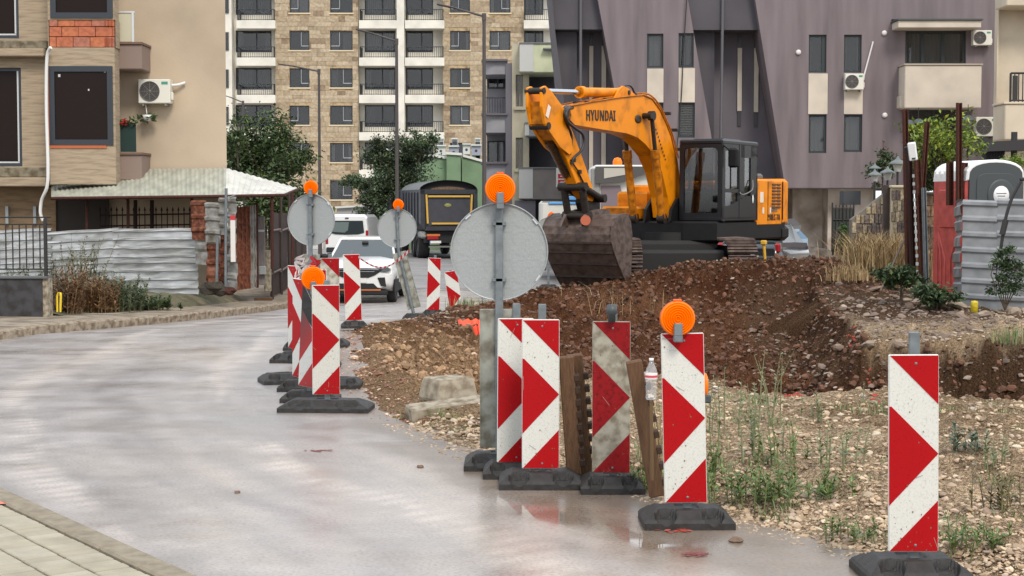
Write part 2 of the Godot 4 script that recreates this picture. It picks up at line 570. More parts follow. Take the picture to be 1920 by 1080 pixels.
func build_soil() -> void:
	rim_poly = PackedVector2Array()
	for r in RIM: rim_poly.append(Vector2(r[0], r[1]))
	var ds := PackedFloat32Array()
	var d := 6.6
	while d < 45.0:
		ds.append(d)
		d *= 1.0038
	var cols := 330
	var n := ds.size()
	var v := PackedVector3Array(); var c := PackedColorArray(); var nn := PackedVector3Array(); var ix := PackedInt32Array()
	var tone := FastNoiseLite.new(); tone.frequency = 0.35; tone.fractal_octaves = 4; tone.seed = 5
	var speck := FastNoiseLite.new(); speck.frequency = 4.0; speck.fractal_octaves = 3; speck.seed = 8
	for i in n:
		var x0 := edge_x(ds[i]) - 0.7
		var x1 := 0.36 * ds[i] + 2.0
		if ds[i] > 30: x1 = maxf(x1, 15.0)
		for k in cols + 1:
			var f := float(k) / cols
			var x := lerpf(x0, x1, f)
			var y := dirt_y(x, ds[i])
			var p := pit(x, ds[i])
			y += speck.get_noise_2d(x, ds[i]) * 0.028 * smoothstep(-0.1, 0.7, x - x0 - 0.5)
			v.append(Vector3(x, y, -ds[i]))
			var t := tone.get_noise_3d(x, y * 1.5, ds[i])
			var t2 := speck.get_noise_3d(x * 1.7 + 40.0, y * 2.5, ds[i] * 1.7)
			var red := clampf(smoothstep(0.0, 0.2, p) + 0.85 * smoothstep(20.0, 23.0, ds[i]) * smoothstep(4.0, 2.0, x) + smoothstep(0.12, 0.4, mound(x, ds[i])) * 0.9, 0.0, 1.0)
			var a := Color(0.27, 0.195, 0.125).lerp(Color(0.40, 0.31, 0.215), clampf(0.5 + t * 1.4, 0, 1))
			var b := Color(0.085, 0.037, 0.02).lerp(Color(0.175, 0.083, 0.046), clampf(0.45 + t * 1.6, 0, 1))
			# brown loam in the left part of the cut, red clay at the back
			b = b.lerp(Color(0.38, 0.24, 0.135).lerp(Color(0.2, 0.115, 0.06), clampf(0.5 + t * 1.8, 0, 1)), smoothstep(1.4, -0.6, x) * smoothstep(28.0, 24.0, ds[i]) * 0.9)
			# deep right-hand trench face: dark brown
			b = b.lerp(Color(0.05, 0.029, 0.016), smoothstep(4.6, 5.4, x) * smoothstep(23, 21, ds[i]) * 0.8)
			a = (a * 1.25).lerp(Color(0.54, 0.38, 0.235).lerp(Color(0.35, 0.23, 0.135), clampf(0.5 - t * 2.0, 0, 1)), 0.55)
			a = a.lerp(Color(0.33, 0.215, 0.125), smoothstep(13.5, 15.5, ds[i]) * smoothstep(1.0, -0.4, x))
			var e := a.lerp(b, red)
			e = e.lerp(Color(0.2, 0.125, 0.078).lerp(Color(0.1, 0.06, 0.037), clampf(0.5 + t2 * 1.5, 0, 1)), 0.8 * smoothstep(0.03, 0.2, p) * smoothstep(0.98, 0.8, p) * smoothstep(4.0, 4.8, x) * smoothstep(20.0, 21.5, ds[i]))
			# reddish spoil on the block behind
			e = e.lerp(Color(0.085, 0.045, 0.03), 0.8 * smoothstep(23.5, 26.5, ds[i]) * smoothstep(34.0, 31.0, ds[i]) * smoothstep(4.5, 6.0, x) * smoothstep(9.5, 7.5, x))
			e = e * (1.0 + 0.5 * t2)
			e.a = 1.0
			c.append(e)
	for i in n - 1:
		for k in cols:
			var a := i * (cols + 1) + k
			ix.append(a); ix.append(a + cols + 1); ix.append(a + cols + 2)
			ix.append(a); ix.append(a + cols + 2); ix.append(a + 1)
	nn.resize(v.size())
	for i in range(0, ix.size(), 3):
		var k := (v[ix[i + 2]] - v[ix[i]]).cross(v[ix[i + 1]] - v[ix[i]])
		nn[ix[i]] += k; nn[ix[i + 1]] += k; nn[ix[i + 2]] += k
	for i in nn.size():
		nn[i] = nn[i].normalized()
		if nn[i].y < 0: nn[i] = -nn[i]
	var arr := []
	arr.resize(Mesh.ARRAY_MAX)
	arr[Mesh.ARRAY_VERTEX] = v; arr[Mesh.ARRAY_NORMAL] = nn; arr[Mesh.ARRAY_COLOR] = c; arr[Mesh.ARRAY_INDEX] = ix
	var m := ArrayMesh.new()
	m.add_surface_from_arrays(Mesh.PRIMITIVE_TRIANGLES, arr)
	var o := part("excavated_soil", null, mat("excavated soil", Color(1, 1, 1), 0.95, {"tint": true, "tex": "soil", "size": 0.9, "bump": "bumpfine", "deep": 4.0, "spec": 0.08}), self, m)
	o.set_meta("kind", "structure")


func rock_mesh(sd: int, flat := 0.65) -> ArrayMesh:
	var r := RandomNumberGenerator.new(); r.seed = sd
	var s := Shape.new()
	s.ball(Vector3.ZERO, Vector3.ONE, 4, 6)
	var w := {}
	for i in s.v.size():
		var key := s.v[i].snapped(Vector3(0.01, 0.01, 0.01))
		if not w.has(key):
			w[key] = Vector3(s.v[i].x * r.randf_range(0.65, 1.25), s.v[i].y * r.randf_range(0.6, 1.15) * flat, s.v[i].z * r.randf_range(0.65, 1.2))
		s.v[i] = w[key]
	for i in range(0, s.v.size(), 3):
		var k := (s.v[i + 2] - s.v[i]).cross(s.v[i + 1] - s.v[i]).normalized()
		s.n[i] = k; s.n[i + 1] = k; s.n[i + 2] = k
	return s.mesh()


func build_stones() -> void:
	var r := RandomNumberGenerator.new(); r.seed = 77
	var pale := [Color(0.44, 0.345, 0.24), Color(0.34, 0.25, 0.17), Color(0.56, 0.48, 0.36), Color(0.3, 0.21, 0.13), Color(0.4, 0.29, 0.19), Color(0.25, 0.18, 0.13), Color(0.36, 0.28, 0.24)]
	var dark := [Color(0.10, 0.046, 0.027), Color(0.07, 0.032, 0.02), Color(0.14, 0.072, 0.042), Color(0.2, 0.125, 0.078), Color(0.11, 0.062, 0.04), Color(0.27, 0.2, 0.145), Color(0.08, 0.034, 0.022)]
	var m := mat("stone", Color(1, 1, 1), 0.9, {"tint": true})
	for kind in 4:
		var tr: Array[Transform3D] = []
		var cl: Array[Color] = []
		for i in 13000:
			var u := r.randf()
			var d := 7.0 * pow(38.0 / 7.0, pow(u, 0.85))
			var x0 := edge_x(d) - 0.12
			var x := lerpf(x0, 0.345 * d + 0.6, r.randf())
			# denser along the road's edge
			if r.randf() < 0.22: x = x0 + absf(r.randfn(0.0, 0.45))
			var p := pit(x, d)
			var mo := mound(x, d)
			var big := r.randf()
			var size := 0.008 + 0.022 * pow(r.randf(), 3.5) + (0.04 * r.randf() if big > 0.985 else 0.0)
			size *= clampf(d / 13.0, 0.85, 1.45)
			if x < x0 + 0.2: size *= 0.55
			var loam := x < 0.8 and d > 13.6 and d < 26.0
			if loam: size *= 0.62
			if loam and r.randf() < 0.5: continue
			if not loam and d < 16.0 and x > x0 + 0.9 and r.randf() < 0.3: continue
			var block := d > 19.5 and d < 31.0 and x > 4.4
			if block and r.randf() < 0.5: size *= 1.0 + 2.2 * pow(r.randf(), 3.0)
			var reds := p > 0.02 or mo > 0.15 or (d > 20.0 and x < 3.0) or (d > 22.0 and x < 7.5)
			var b := Basis.from_euler(Vector3(r.randf_range(-0.4, 0.4), r.randf() * TAU, r.randf_range(-0.4, 0.4))).scaled_local(Vector3(size * r.randf_range(0.8, 1.5), size * r.randf_range(0.6, 1.1), size))
			tr.append(Transform3D(b, Vector3(x, maxf(dirt_y(x, d), road_y(d) if x < x0 + 0.3 else -9.0) + size * 0.22, -d)))
			var set := dark if reds else pale
			var c: Color = set[r.randi() % set.size()]
			if block: c = c.lerp(Color(0.24, 0.19, 0.15), 0.6)
			if loam: c = dark[r.randi() % dark.size()] * 2.3
			elif not reds and size < 0.03: c = (c * 1.15).lerp(Color(0.50, 0.36, 0.23), 0.5)
			if reds and r.randf() < 0.09: c = Color(0.36, 0.28, 0.22)
			cl.append(c * r.randf_range(0.75, 1.2))
		var mm := MultiMesh.new()
		mm.transform_format = MultiMesh.TRANSFORM_3D
		mm.use_colors = true
		mm.mesh = rock_mesh(100 + kind)
		mm.mesh.surface_set_material(0, m)
		mm.instance_count = tr.size()
		for i in tr.size():
			mm.set_instance_transform(i, tr[i])
			mm.set_instance_color(i, cl[i])
		var o := MultiMeshInstance3D.new()
		o.name = numbered("loose_stones")
		o.multimesh = mm
		add_child(o, true)
		tag(o, "loose gravel and broken stones lying all over the dug soil", "stones")
		o.set_meta("kind", "stuff")


func build_clods() -> void:
	var r := RandomNumberGenerator.new(); r.seed = 91
	var mm := MultiMesh.new()
	mm.transform_format = MultiMesh.TRANSFORM_3D
	mm.use_colors = true
	mm.mesh = rock_mesh(9, 0.8)
	mm.mesh.surface_set_material(0, mat("stone", Color(1, 1, 1), 0.9))
	var tr := []; var cl := []
	for i in 16000:
		var d := r.randf_range(14.5, 34.0)
		var x := r.randf_range(edge_x(d) + 0.2, 8.0)
		var p := pit(x, d)
		if p < 0.01 and mound(x, d) < 0.1: continue
		var z := 0.015 + 0.055 * pow(r.randf(), 2.5)
		tr.append(Transform3D(Basis.from_euler(Vector3(r.randf() * 3.0, r.randf() * 6.0, r.randf() * 3.0)).scaled_local(Vector3(z * 1.3, z, z)), Vector3(x, dirt_y(x, d) + z * 0.1, -d)))
		var left := smoothstep(1.4, -0.6, x) * smoothstep(28.0, 24.0, d)
		cl.append(Color(0.12, 0.056, 0.031).lerp(Color(0.29, 0.18, 0.1), left) * r.randf_range(0.6, 1.5))
	mm.instance_count = tr.size()
	for i in tr.size():
		mm.set_instance_transform(i, tr[i]); mm.set_instance_color(i, cl[i])
	var o := MultiMeshInstance3D.new()
	o.name = "soil_clods"; o.multimesh = mm
	add_child(o, true)
	tag(o, "reddish brown clods of earth over the dug slopes and spoil heap", "soil"); o.set_meta("kind", "stuff")


# the asphalt's own colours: wheel tracks of dried mud, darker damp bands, dust
func build_road() -> void:
	var w := 1024
	var im := Image.create(w, w, false, Image.FORMAT_RGB8)
	var ro := Image.create(w, w, false, Image.FORMAT_RGB8)
	var f1 := FastNoiseLite.new(); f1.seed = 3; f1.frequency = 0.16; f1.fractal_octaves = 4
	var f2 := FastNoiseLite.new(); f2.seed = 4; f2.frequency = 1.2; f2.fractal_octaves = 3
	var f3 := FastNoiseLite.new(); f3.seed = 9; f3.frequency = 0.5; f3.fractal_octaves = 4
	var pool := PackedVector2Array()
	for q in [[938, 940], [985, 957], [1040, 973], [1110, 991], [1170, 1007], [1220, 1025]]:
		var e := on_road(q[0], q[1])
		pool.append(Vector2(e.x, -e.z))
	for j in w:
		for i in w:
			var x := -14.0 + 18.0 * i / w
			var d := 4.0 + 42.0 * j / w
			# curve that traffic follows: distance from the dirt edge
			var s := edge_x(clampf(d, 9.5, 40.0)) - x
			if d < 14: s = edge_x(d) * 0.3 + 0.7 * edge_x(14.0) + 0.0 - x + (14.0 - d) * 0.25
			var a := f1.get_noise_2d(x * 0.6, d)
			var b := f2.get_noise_2d(x, d)
			var g := f3.get_noise_2d(s * 2.6, d * 0.22)
			var grey := Color(0.36, 0.332, 0.316)
			grey = grey.lerp(Color(0.455, 0.415, 0.39), clampf(0.5 + g * 1.3, 0, 1))
			grey = grey.lerp(Color(0.285, 0.262, 0.256), clampf(a * 0.9 + f3.get_noise_2d(x * 0.3 + 80.0, d * 2.0) * 0.6, 0, 0.5))
			# pinkish-buff mud carried out by the lorries
			var mud := smoothstep(5.5, 0.6, s) * clampf(0.5 + f1.get_noise_2d(x + 50.0, d * 0.8) * 1.5, 0.0, 1.0)
			var tread := 0.5 + 0.5 * sin(s * 9.0 + a * 5.0)
			grey = grey.lerp(Color(0.54, 0.45, 0.37), clampf(mud * (0.3 + 0.4 * tread * (0.5 + g)), 0.0, 0.75))
			var near := smoothstep(0.85, 0.1, s + b * 0.4)
			grey = grey.lerp(Color(0.225, 0.16, 0.108), near * 0.75)
			var lane := smoothstep(0.35, 0.0, absf(s - 1.3 - a * 0.5)) + smoothstep(0.35, 0.0, absf(s - 3.2 - a * 0.6)) + 0.7 * smoothstep(0.4, 0.0, absf(s - 6.4 - a))
			var lug := 0.5 + 0.5 * sin(d * 34.0 + s * 20.0)
			grey = grey.lerp(Color(0.72, 0.62, 0.54), clampf(lane * (0.2 + 0.5 * lug) * clampf(0.4 + g * 2.0 + b, 0.0, 1.0), 0.0, 0.6))
			var seam := smoothstep(0.05, 0.0, absf(d - 16.4 - 0.15 * a - x * 0.015)) + smoothstep(0.035, 0.0, absf(d - 12.6 - 0.2 * a))
			grey = grey.lerp(Color(0.5, 0.47, 0.45), seam * 0.45 * clampf(0.5 + b * 2.0, 0.0, 1.0))
			grey = grey.lerp(Color(0.20, 0.18, 0.18), clampf(smoothstep(0.3, 0.0, absf(s - 2.2 - a * 0.8)) * (0.25 + g), 0.0, 0.5))
			grey = grey * (0.83 + 0.16 * b + 0.07 * f2.get_noise_2d(x * 4.0, d * 4.0))
			im.set_pixel(i, j, Color(grey.r, grey.g, grey.b).linear_to_srgb())
			var st := f3.get_noise_2d(x * 0.35, d * 2.4)
			var rr := clampf(0.38 + 0.1 * a + 0.2 * st + 0.12 * b, 0.18, 0.6)
			# water lying along the edge of the dirt
			if d < 14.0 and x > -0.6 and x < 1.4:
				var gap := 9.0
				for k in pool.size() - 1:
					gap = minf(gap, Geometry2D.get_closest_point_to_segment(Vector2(x, d), pool[k], pool[k + 1]).distance_to(Vector2(x, d)) - 0.035 - 0.05 * sin(PI * (k + 0.5) / (pool.size() - 1)))
				var wet := smoothstep(0.10, -0.01, gap + 0.05 * b)
				var damp := smoothstep(0.75, 0.0, gap + 0.2 * b)
				rr = lerpf(lerpf(rr, 0.2, damp * 0.7), 0.02, wet)
				grey = grey.lerp(grey * 0.72, damp * 0.6).lerp(Color(0.13, 0.098, 0.062), wet * 0.9)
			ro.set_pixel(i, j, Color(rr, rr, rr))
	var m := StandardMaterial3D.new()
	m.resource_name = "damp asphalt"
	m.albedo_texture = ImageTexture.create_from_image(im)
	m.roughness_texture = ImageTexture.create_from_image(ro)
	m.roughness = 1.0
	m.metallic_specular = 0.5
	m.detail_enabled = true
	m.detail_blend_mode = BaseMaterial3D.BLEND_MODE_MUL
	m.detail_albedo = texs["asphalt_grain"]
	m.detail_uv_layer = BaseMaterial3D.DETAIL_UV_2
	m.uv2_scale = Vector3(1, 1, 1)
	var v := PackedVector3Array(); var nn := PackedVector3Array(); var uv := PackedVector2Array(); var uv2 := PackedVector2Array(); var ix := PackedInt32Array()
	var ds := [2.0]
	while ds[-1] < 46.0: ds.append(ds[-1] + 0.5)
	var cols := 60
	for d in ds:
		for k in cols + 1:
			var x := lerpf(-20.0, edge_x(maxf(d, 6.0)) + 0.27 if d < 45.5 else 8.0, pow(float(k) / cols, 0.7))
			v.append(Vector3(x, road_y(d) + 0.004, -d)); nn.append(Vector3.UP)
			uv.append(Vector2((x + 14.0) / 18.0, (d - 4.0) / 42.0)); uv2.append(Vector2(x, d) * 0.5)
	for i in ds.size() - 1:
		for k in cols:
			var a := i * (cols + 1) + k
			ix.append(a); ix.append(a + cols + 1); ix.append(a + cols + 2)
			ix.append(a); ix.append(a + cols + 2); ix.append(a + 1)
	var arr := []
	arr.resize(Mesh.ARRAY_MAX)
	arr[Mesh.ARRAY_VERTEX] = v; arr[Mesh.ARRAY_NORMAL] = nn; arr[Mesh.ARRAY_TEX_UV] = uv; arr[Mesh.ARRAY_TEX_UV2] = uv2; arr[Mesh.ARRAY_INDEX] = ix
	var me := ArrayMesh.new()
	me.add_surface_from_arrays(Mesh.PRIMITIVE_TRIANGLES, arr)
	m.texture_repeat = true
	var o := part("road", null, m, self, me)
	o.set_meta("kind", "structure")
	# the street further on, and the ground under everything
	var far := Shape.new()
	var fm := mat("far asphalt", sr(150, 146, 144), 0.6, {"tex": "mottle", "size": 0.12, "bump": "bumpfine", "deep": 0.2})
	far.quad(Vector3(-60, -0.585, -46.2), Vector3(60, -0.585, -46.2), Vector3(60, -0.585, -200), Vector3(-60, -0.585, -200))
	struct("street_beyond", far, fm)
	var g := Shape.new()
	g.quad(Vector3(-600, -3.2, 200), Vector3(600, -3.2, 200), Vector3(600, -3.2, -900), Vector3(-600, -3.2, -900))
	struct("ground", g, mat("ground", sr(120, 110, 98), 0.9, {"tex": "mottle", "size": 0.1}))
	# where the yards stand on the left, past the far pavement
	var yard := Shape.new()
	yard.quad(Vector3(-40, -0.62, -20), Vector3(-9.6, -0.62, -20), Vector3(-6.3, -0.62, -46), Vector3(-40, -0.62, -46))
	struct("yard_ground", yard, mat("yard ground", sr(110, 100, 84), 0.95, {"tex": "grime", "size": 0.3}))
	# paved forecourt on the right, past the spoil heap
	var court := Shape.new()
	court.span(Vector3(2.0, -0.6, -62.0), Vector3(60, -0.13, -41.5))
	struct("forecourt", court, mat("forecourt", sr(176, 166, 152), 0.75, {"tex": "mottle", "size": 0.3}))


func spray_mark(cx: float, cy: float, rx: float, ry: float, n: int, dense: float, m: Material) -> void:
	var r := RandomNumberGenerator.new(); r.seed = int(cx)
	var s := Shape.new()
	for i in n:
		var a := r.randf() * TAU; var k := pow(r.randf(), 0.7)
		var w := on_road(cx + cos(a) * rx * k, cy + sin(a) * ry * k)
		var rad := (1.15 - k) * 0.045 * dense * r.randf_range(0.5, 1.2)
		var c := w + Vector3(0, 0.007 + i * 0.0001, 0)
		for j in 7:
			var f := TAU * j / 7.0; var g := TAU * (j + 1) / 7.0
			s.tri(c, c + Vector3(cos(g) * rad * 1.5, 0, sin(g) * rad), c + Vector3(cos(f) * rad * 1.5, 0, sin(f) * rad))
	struct("spray_mark", s, m)


func soil_hit(px: float, py: float) -> Vector3:
	var d := 7.5
	while d < 44.0:
		var p := at(px, py, d)
		if p.y <= dirt_y(p.x, d) and p.x > edge_x(d) - 0.6: return p
		d += 0.03
	return at(px, py, 30)


func k_paint() -> void:
	var r := RandomNumberGenerator.new(); r.seed = 3
	var s := Shape.new()
	for q in [[1597, 636, 8, 16, 12], [1632, 700, 8, 14, 10], [1634, 722, 8, 10, 10], [1640, 744, 12, 8, 14], [1490, 742, 40, 5, 12]]:
		for i in q[4]:
			var w := soil_hit(q[0] + r.randfn() * q[2] * 0.5, q[1] + r.randfn() * q[3] * 0.5)
			s.ball(w, Vector3(0.03, 0.024, 0.012) * r.randf_range(0.4, 1.0), 4, 6)
	struct("spray_mark", s, mat("red clay paint", sr(158, 62, 50), 0.8))


func build_pavements() -> void:
	# near pavement, lower left: kerb line and pavers
	var a := Vector3(-3.16, 0.12, -9.85); var b := Vector3(-1.52, 0.12, -7.55)
	var dir := (b - a).normalized()
	var inn := Vector3(-dir.z, 0, dir.x)
	if inn.x > 0: inn = -inn
	var start := a - dir * 1.5
	var sheet := Shape.new()
	var k0 := start + inn * 0.02; var k1 := b + dir * 2.5 + inn * 0.02
	sheet.quad(Vector3(k1.x, 0.085, k1.z), Vector3(k0.x, 0.085, k0.z), Vector3(k0.x, 0.085, k0.z) + inn * 4.0, Vector3(k1.x, 0.085, k1.z) + inn * 4.0)
	var pv := struct("near_pavement", sheet, mat("joint sand", sr(88, 79, 64), 0.95, {"tex": "mottle", "size": 2.0}))
	var pm := []
	for i in 3: pm.append(mat("concrete paver %d" % i, [sr(168, 160, 140), sr(164, 155, 135), sr(171, 163, 145)][i], 0.85, {"tex": "soft", "size": 1.3, "bump": "bumpfine", "deep": 0.15}))
	var km := mat("kerb stone", sr(150, 138, 118), 0.85, {"tex": "mottle", "size": 1.6, "bump": "bumpfine", "deep": 0.25})
	var bs := Basis(dir, Vector3.UP, dir.cross(Vector3.UP))
	var r := RandomNumberGenerator.new(); r.seed = 12
	var t := 0.0
	while t < 5.4:
		var s := Shape.new()
		s.box(Vector3.ZERO, Vector3(0.492, 0.2, 0.15), 0.012)
		var o := part("kerb_stone", s, km, pv)
		o.transform = Transform3D(bs, start + dir * (t + 0.25) + inn * 0.075 + Vector3(0, -0.085, 0))
		t += 0.5
	var ps := []
	for i in 3:
		var s := Shape.new()
		s.box(Vector3.ZERO, Vector3(0.087, 0.06, 0.187), 0.006)
		ps.append(s.mesh())
	var count := 0
	for row in 12:
		var off := 0.05 if row % 2 else 0.0
		for i in 60:
			var p := start + dir * (i * 0.1 + off) + inn * (0.255 + row * 0.2)
			# only those the camera can see at lower left
			var px := 960.0 + p.x / -p.z * FOCAL
			var py := 380.0 + (EYE - 0.12) / -p.z * FOCAL
			if px < -70 or py > 1150 or count >= 300: continue
			var o := part("paving_stone", null, pm[r.randi() % 3], pv, ps[r.randi() % 3])
			o.transform = Transform3D(bs.rotated(Vector3.UP, r.randf_range(-0.015, 0.015)), p + Vector3(0, -0.03 + r.randf_range(-0.002, 0.002), 0))
			count += 1
	# far pavement along the left side, its kerb in stones
	var line := [Vector2(-7.9, 18.0), Vector2(-7.25, 21.4), Vector2(-6.7, 23.6), Vector2(-6.05, 26.0), Vector2(-5.45, 29.0), Vector2(-5.0, 33.0), Vector2(-4.75, 38.0), Vector2(-4.9, 46.0), Vector2(-6.5, 60.0)]
	var fp := Shape.new()
	var hh := 0.13
	for i in line.size() - 1:
		var p: Vector2 = line[i]; var q: Vector2 = line[i + 1]
		var w := 2.7
		fp.quad(Vector3(p.x - 0.14, road_y(p.y) + hh, -p.y), Vector3(q.x - 0.14, road_y(q.y) + hh, -q.y), Vector3(q.x - w - 3.0, road_y(q.y) + hh + 0.06, -q.y), Vector3(p.x - w - 3.0, road_y(p.y) + hh + 0.06, -p.y))
	var fo := struct("far_pavement", fp, mat("worn pavement", sr(150, 138, 122), 0.8, {"tex": "grime", "size": 0.35, "bump": "bump", "deep": 0.6}))
	var fkm := mat("worn kerb", sr(160, 146, 128), 0.85, {"tex": "grime", "size": 1.2, "bump": "bump", "deep": 0.5})
	for i in range(0, line.size() - 2):
		var p: Vector2 = line[i]; var q: Vector2 = line[i + 1]
		var len := p.distance_to(q)
		var nn := int(round(len / 0.8))
		for k in nn:
			var m0 := p.lerp(q, (k + 0.5) / nn)
			var s := Shape.new()
			s.box(Vector3.ZERO, Vector3(0.15, 0.26, len / nn - 0.012), 0.02)
			var o := part("kerb_stone", s, fkm, fo)
			var e := (q - p).normalized()
			o.position = Vector3(m0.x - 0.075, road_y(m0.y) + hh - 0.125 + r.randf_range(-0.012, 0.012), -m0.y)
			o.rotation = Vector3(0, atan2(-e.x, e.y), r.randf_range(-0.03, 0.03))
	# patch of older concrete in the far pavement, and the dirt verge at the fences' foot
	var kerb_x := func(d: float) -> float:
		for i in line.size() - 1:
			if d <= line[i + 1].y: return lerpf(line[i].x, line[i + 1].x, (d - line[i].y) / (line[i + 1].y - line[i].y))
		return line[-1].x
	var pave_y := func(x: float, d: float) -> float: return road_y(d) + hh + 0.06 * clampf((kerb_x.call(d) - 0.14 - x) / 5.56, 0.0, 1.0)
	var patch := Shape.new()
	var cs := []
	for q in [[-8.0, 26.6], [-6.75, 27.2], [-6.7, 29.0], [-8.1, 28.5]]: cs.append(Vector3(q[0], pave_y.call(q[0], q[1]) + 0.006, -q[1]))
	patch.quad(cs[0], cs[1], cs[2], cs[3])
	part("concrete_patch", patch, mat("old concrete patch", sr(176, 164, 142), 0.85, {"tex": "mottle", "size": 1.0}), fo)
	var vs := Shape.new(); vs.tinted = true
	var vn := FastNoiseLite.new(); vn.seed = 6; vn.frequency = 0.8; vn.fractal_octaves = 4
	var vy := func(x: float, d: float) -> float:
		var inn2 := smoothstep(1.0, 1.7, kerb_x.call(d) - x)
		return pave_y.call(x, d) - 0.06 + inn2 * (0.08 + 0.2 * smoothstep(28.5, 32.5, d) + 0.12 * vn.get_noise_2d(x, d))
	for j in 40:
		for i in 60:
			var q := []
			for e in [[0, 0], [1, 0], [1, 1], [0, 1]]:
				var d: float = 26.5 + 0.25 * (j + e[1]); var x: float = kerb_x.call(d) - 0.7 - 0.11 * (i + e[0])
				q.append(Vector3(x, vy.call(x, d), -d))
			vs.col = Color(0.17, 0.135, 0.085).lerp(Color(0.1, 0.1, 0.05), clampf(0.5 + 1.5 * vn.get_noise_2d(q[0].x * 2.0, q[0].z * 2.0), 0, 1)) * r.randf_range(0.8, 1.2)
			vs.quad(q[1], q[0], q[3], q[2])
	struct("verge", vs, mat("verge soil", Color(1, 1, 1), 0.95, {"tint": true, "tex": "soil", "size": 1.2}))
	# sprayed survey marks
	var spray := mat("red spray paint", sr(196, 84, 66), 0.7, {"tex": "scuffs", "size": 3.0})
	spray_mark(1268, 994, 62, 9, 60, 0.6, spray)
	spray_mark(1304, 1043, 30, 6, 34, 0.5, mat("worn red spray", sr(120, 62, 58), 0.5))
	spray_mark(600, 847, 36, 3, 24, 0.5, mat("worn red spray", Color()))
	k_paint()
	var sm := Shape.new()
	var z := -9.55
	sm.quad(Vector3(-3.3, 0.127, -9.32), Vector3(-2.86, 0.127, -9.37), Vector3(-3.0, 0.127, -9.52), Vector3(-3.4, 0.127, -9.56))
	part("spray_mark", sm, mat("coral spray paint", sr(232, 130, 105), 0.8, {"tex": "scuffs", "size": 3.0}), pv)


# ---------------------------------------------------------------- buildings
# a wall facing +z at depth plane z, between heights, left and right edges given at the bottom and the top, with rectangular openings
func wall(s: Shape, z: float, thick: float, y0: float, y1: float, l0: float, l1: float, r0: float, r1: float, holes: Array = [], reveal := 0.2) -> void:
	var ys := [y0, y1]
	for h in holes:
		for y in [h.position.y, h.end.y]:
			if y > y0 and y < y1: ys.append(y)
	ys.sort()
	for i in ys.size() - 1:
		var a: float = ys[i]; var b: float = ys[i + 1]
		if b - a < 1e-4: continue
		var fa := (a - y0) / (y1 - y0); var fb := (b - y0) / (y1 - y0)
		var la := lerpf(l0, l1, fa); var lb := lerpf(l0, l1, fb); var ra := lerpf(r0, r1, fa); var rb := lerpf(r0, r1, fb)
		var cuts := []
		for h in holes:
			if h.position.y <= a + 1e-4 and h.end.y >= b - 1e-4: cuts.append(h)
		cuts.sort_custom(func(p, q): return p.position.x < q.position.x)
		var xa := la; var xb := lb
		for h in cuts:
			var e: float = h.position.x
			if e > maxf(xa, xb): s.quad(Vector3(xa, a, z), Vector3(e, a, z), Vector3(e, b, z), Vector3(xb, b, z))
			xa = h.end.x; xb = h.end.x
		if ra > xa or rb > xb: s.quad(Vector3(xa, a, z), Vector3(maxf(ra, xa), a, z), Vector3(maxf(rb, xb), b, z), Vector3(xb, b, z))
	for h in holes:
		var p: Vector2 = h.position; var q: Vector2 = h.end
		var k := z - reveal
		s.quad(Vector3(p.x, p.y, z), Vector3(p.x, p.y, k), Vector3(q.x, p.y, k), Vector3(q.x, p.y, z))
		s.quad(Vector3(p.x, q.y, k), Vector3(p.x, q.y, z), Vector3(q.x, q.y, z), Vector3(q.x, q.y, k))
		s.quad(Vector3(p.x, p.y, k), Vector3(p.x, p.y, z), Vector3(p.x, q.y, z), Vector3(p.x, q.y, k))
		s.quad(Vector3(q.x, p.y, z), Vector3(q.x, p.y, k), Vector3(q.x, q.y, k), Vector3(q.x, q.y, z))
	var w := z - thick
	s.quad(Vector3(l0, y0, w), Vector3(l0, y0, z), Vector3(l1, y1, z), Vector3(l1, y1, w))
	s.quad(Vector3(r0, y0, z), Vector3(r0, y0, w), Vector3(r1, y1, w), Vector3(r1, y1, z))
	s.quad(Vector3(l1, y1, z), Vector3(r1, y1, z), Vector3(r1, y1, w), Vector3(l1, y1, w))
	s.quad(Vector3(l0, y0, w), Vector3(r0, y0, w), Vector3(r0, y0, z), Vector3(l0, y0, z))
	s.quad(Vector3(r0, y0, w), Vector3(l0, y0, w), Vector3(l1, y1, w), Vector3(r1, y1, w))


func rect(x0: float, y0: float, x1: float, y1: float, d: float) -> Rect2:
	var a := at(x0, y1, d); var b := at(x1, y0, d)
	return Rect2(a.x, a.y, b.x - a.x, b.y - a.y)


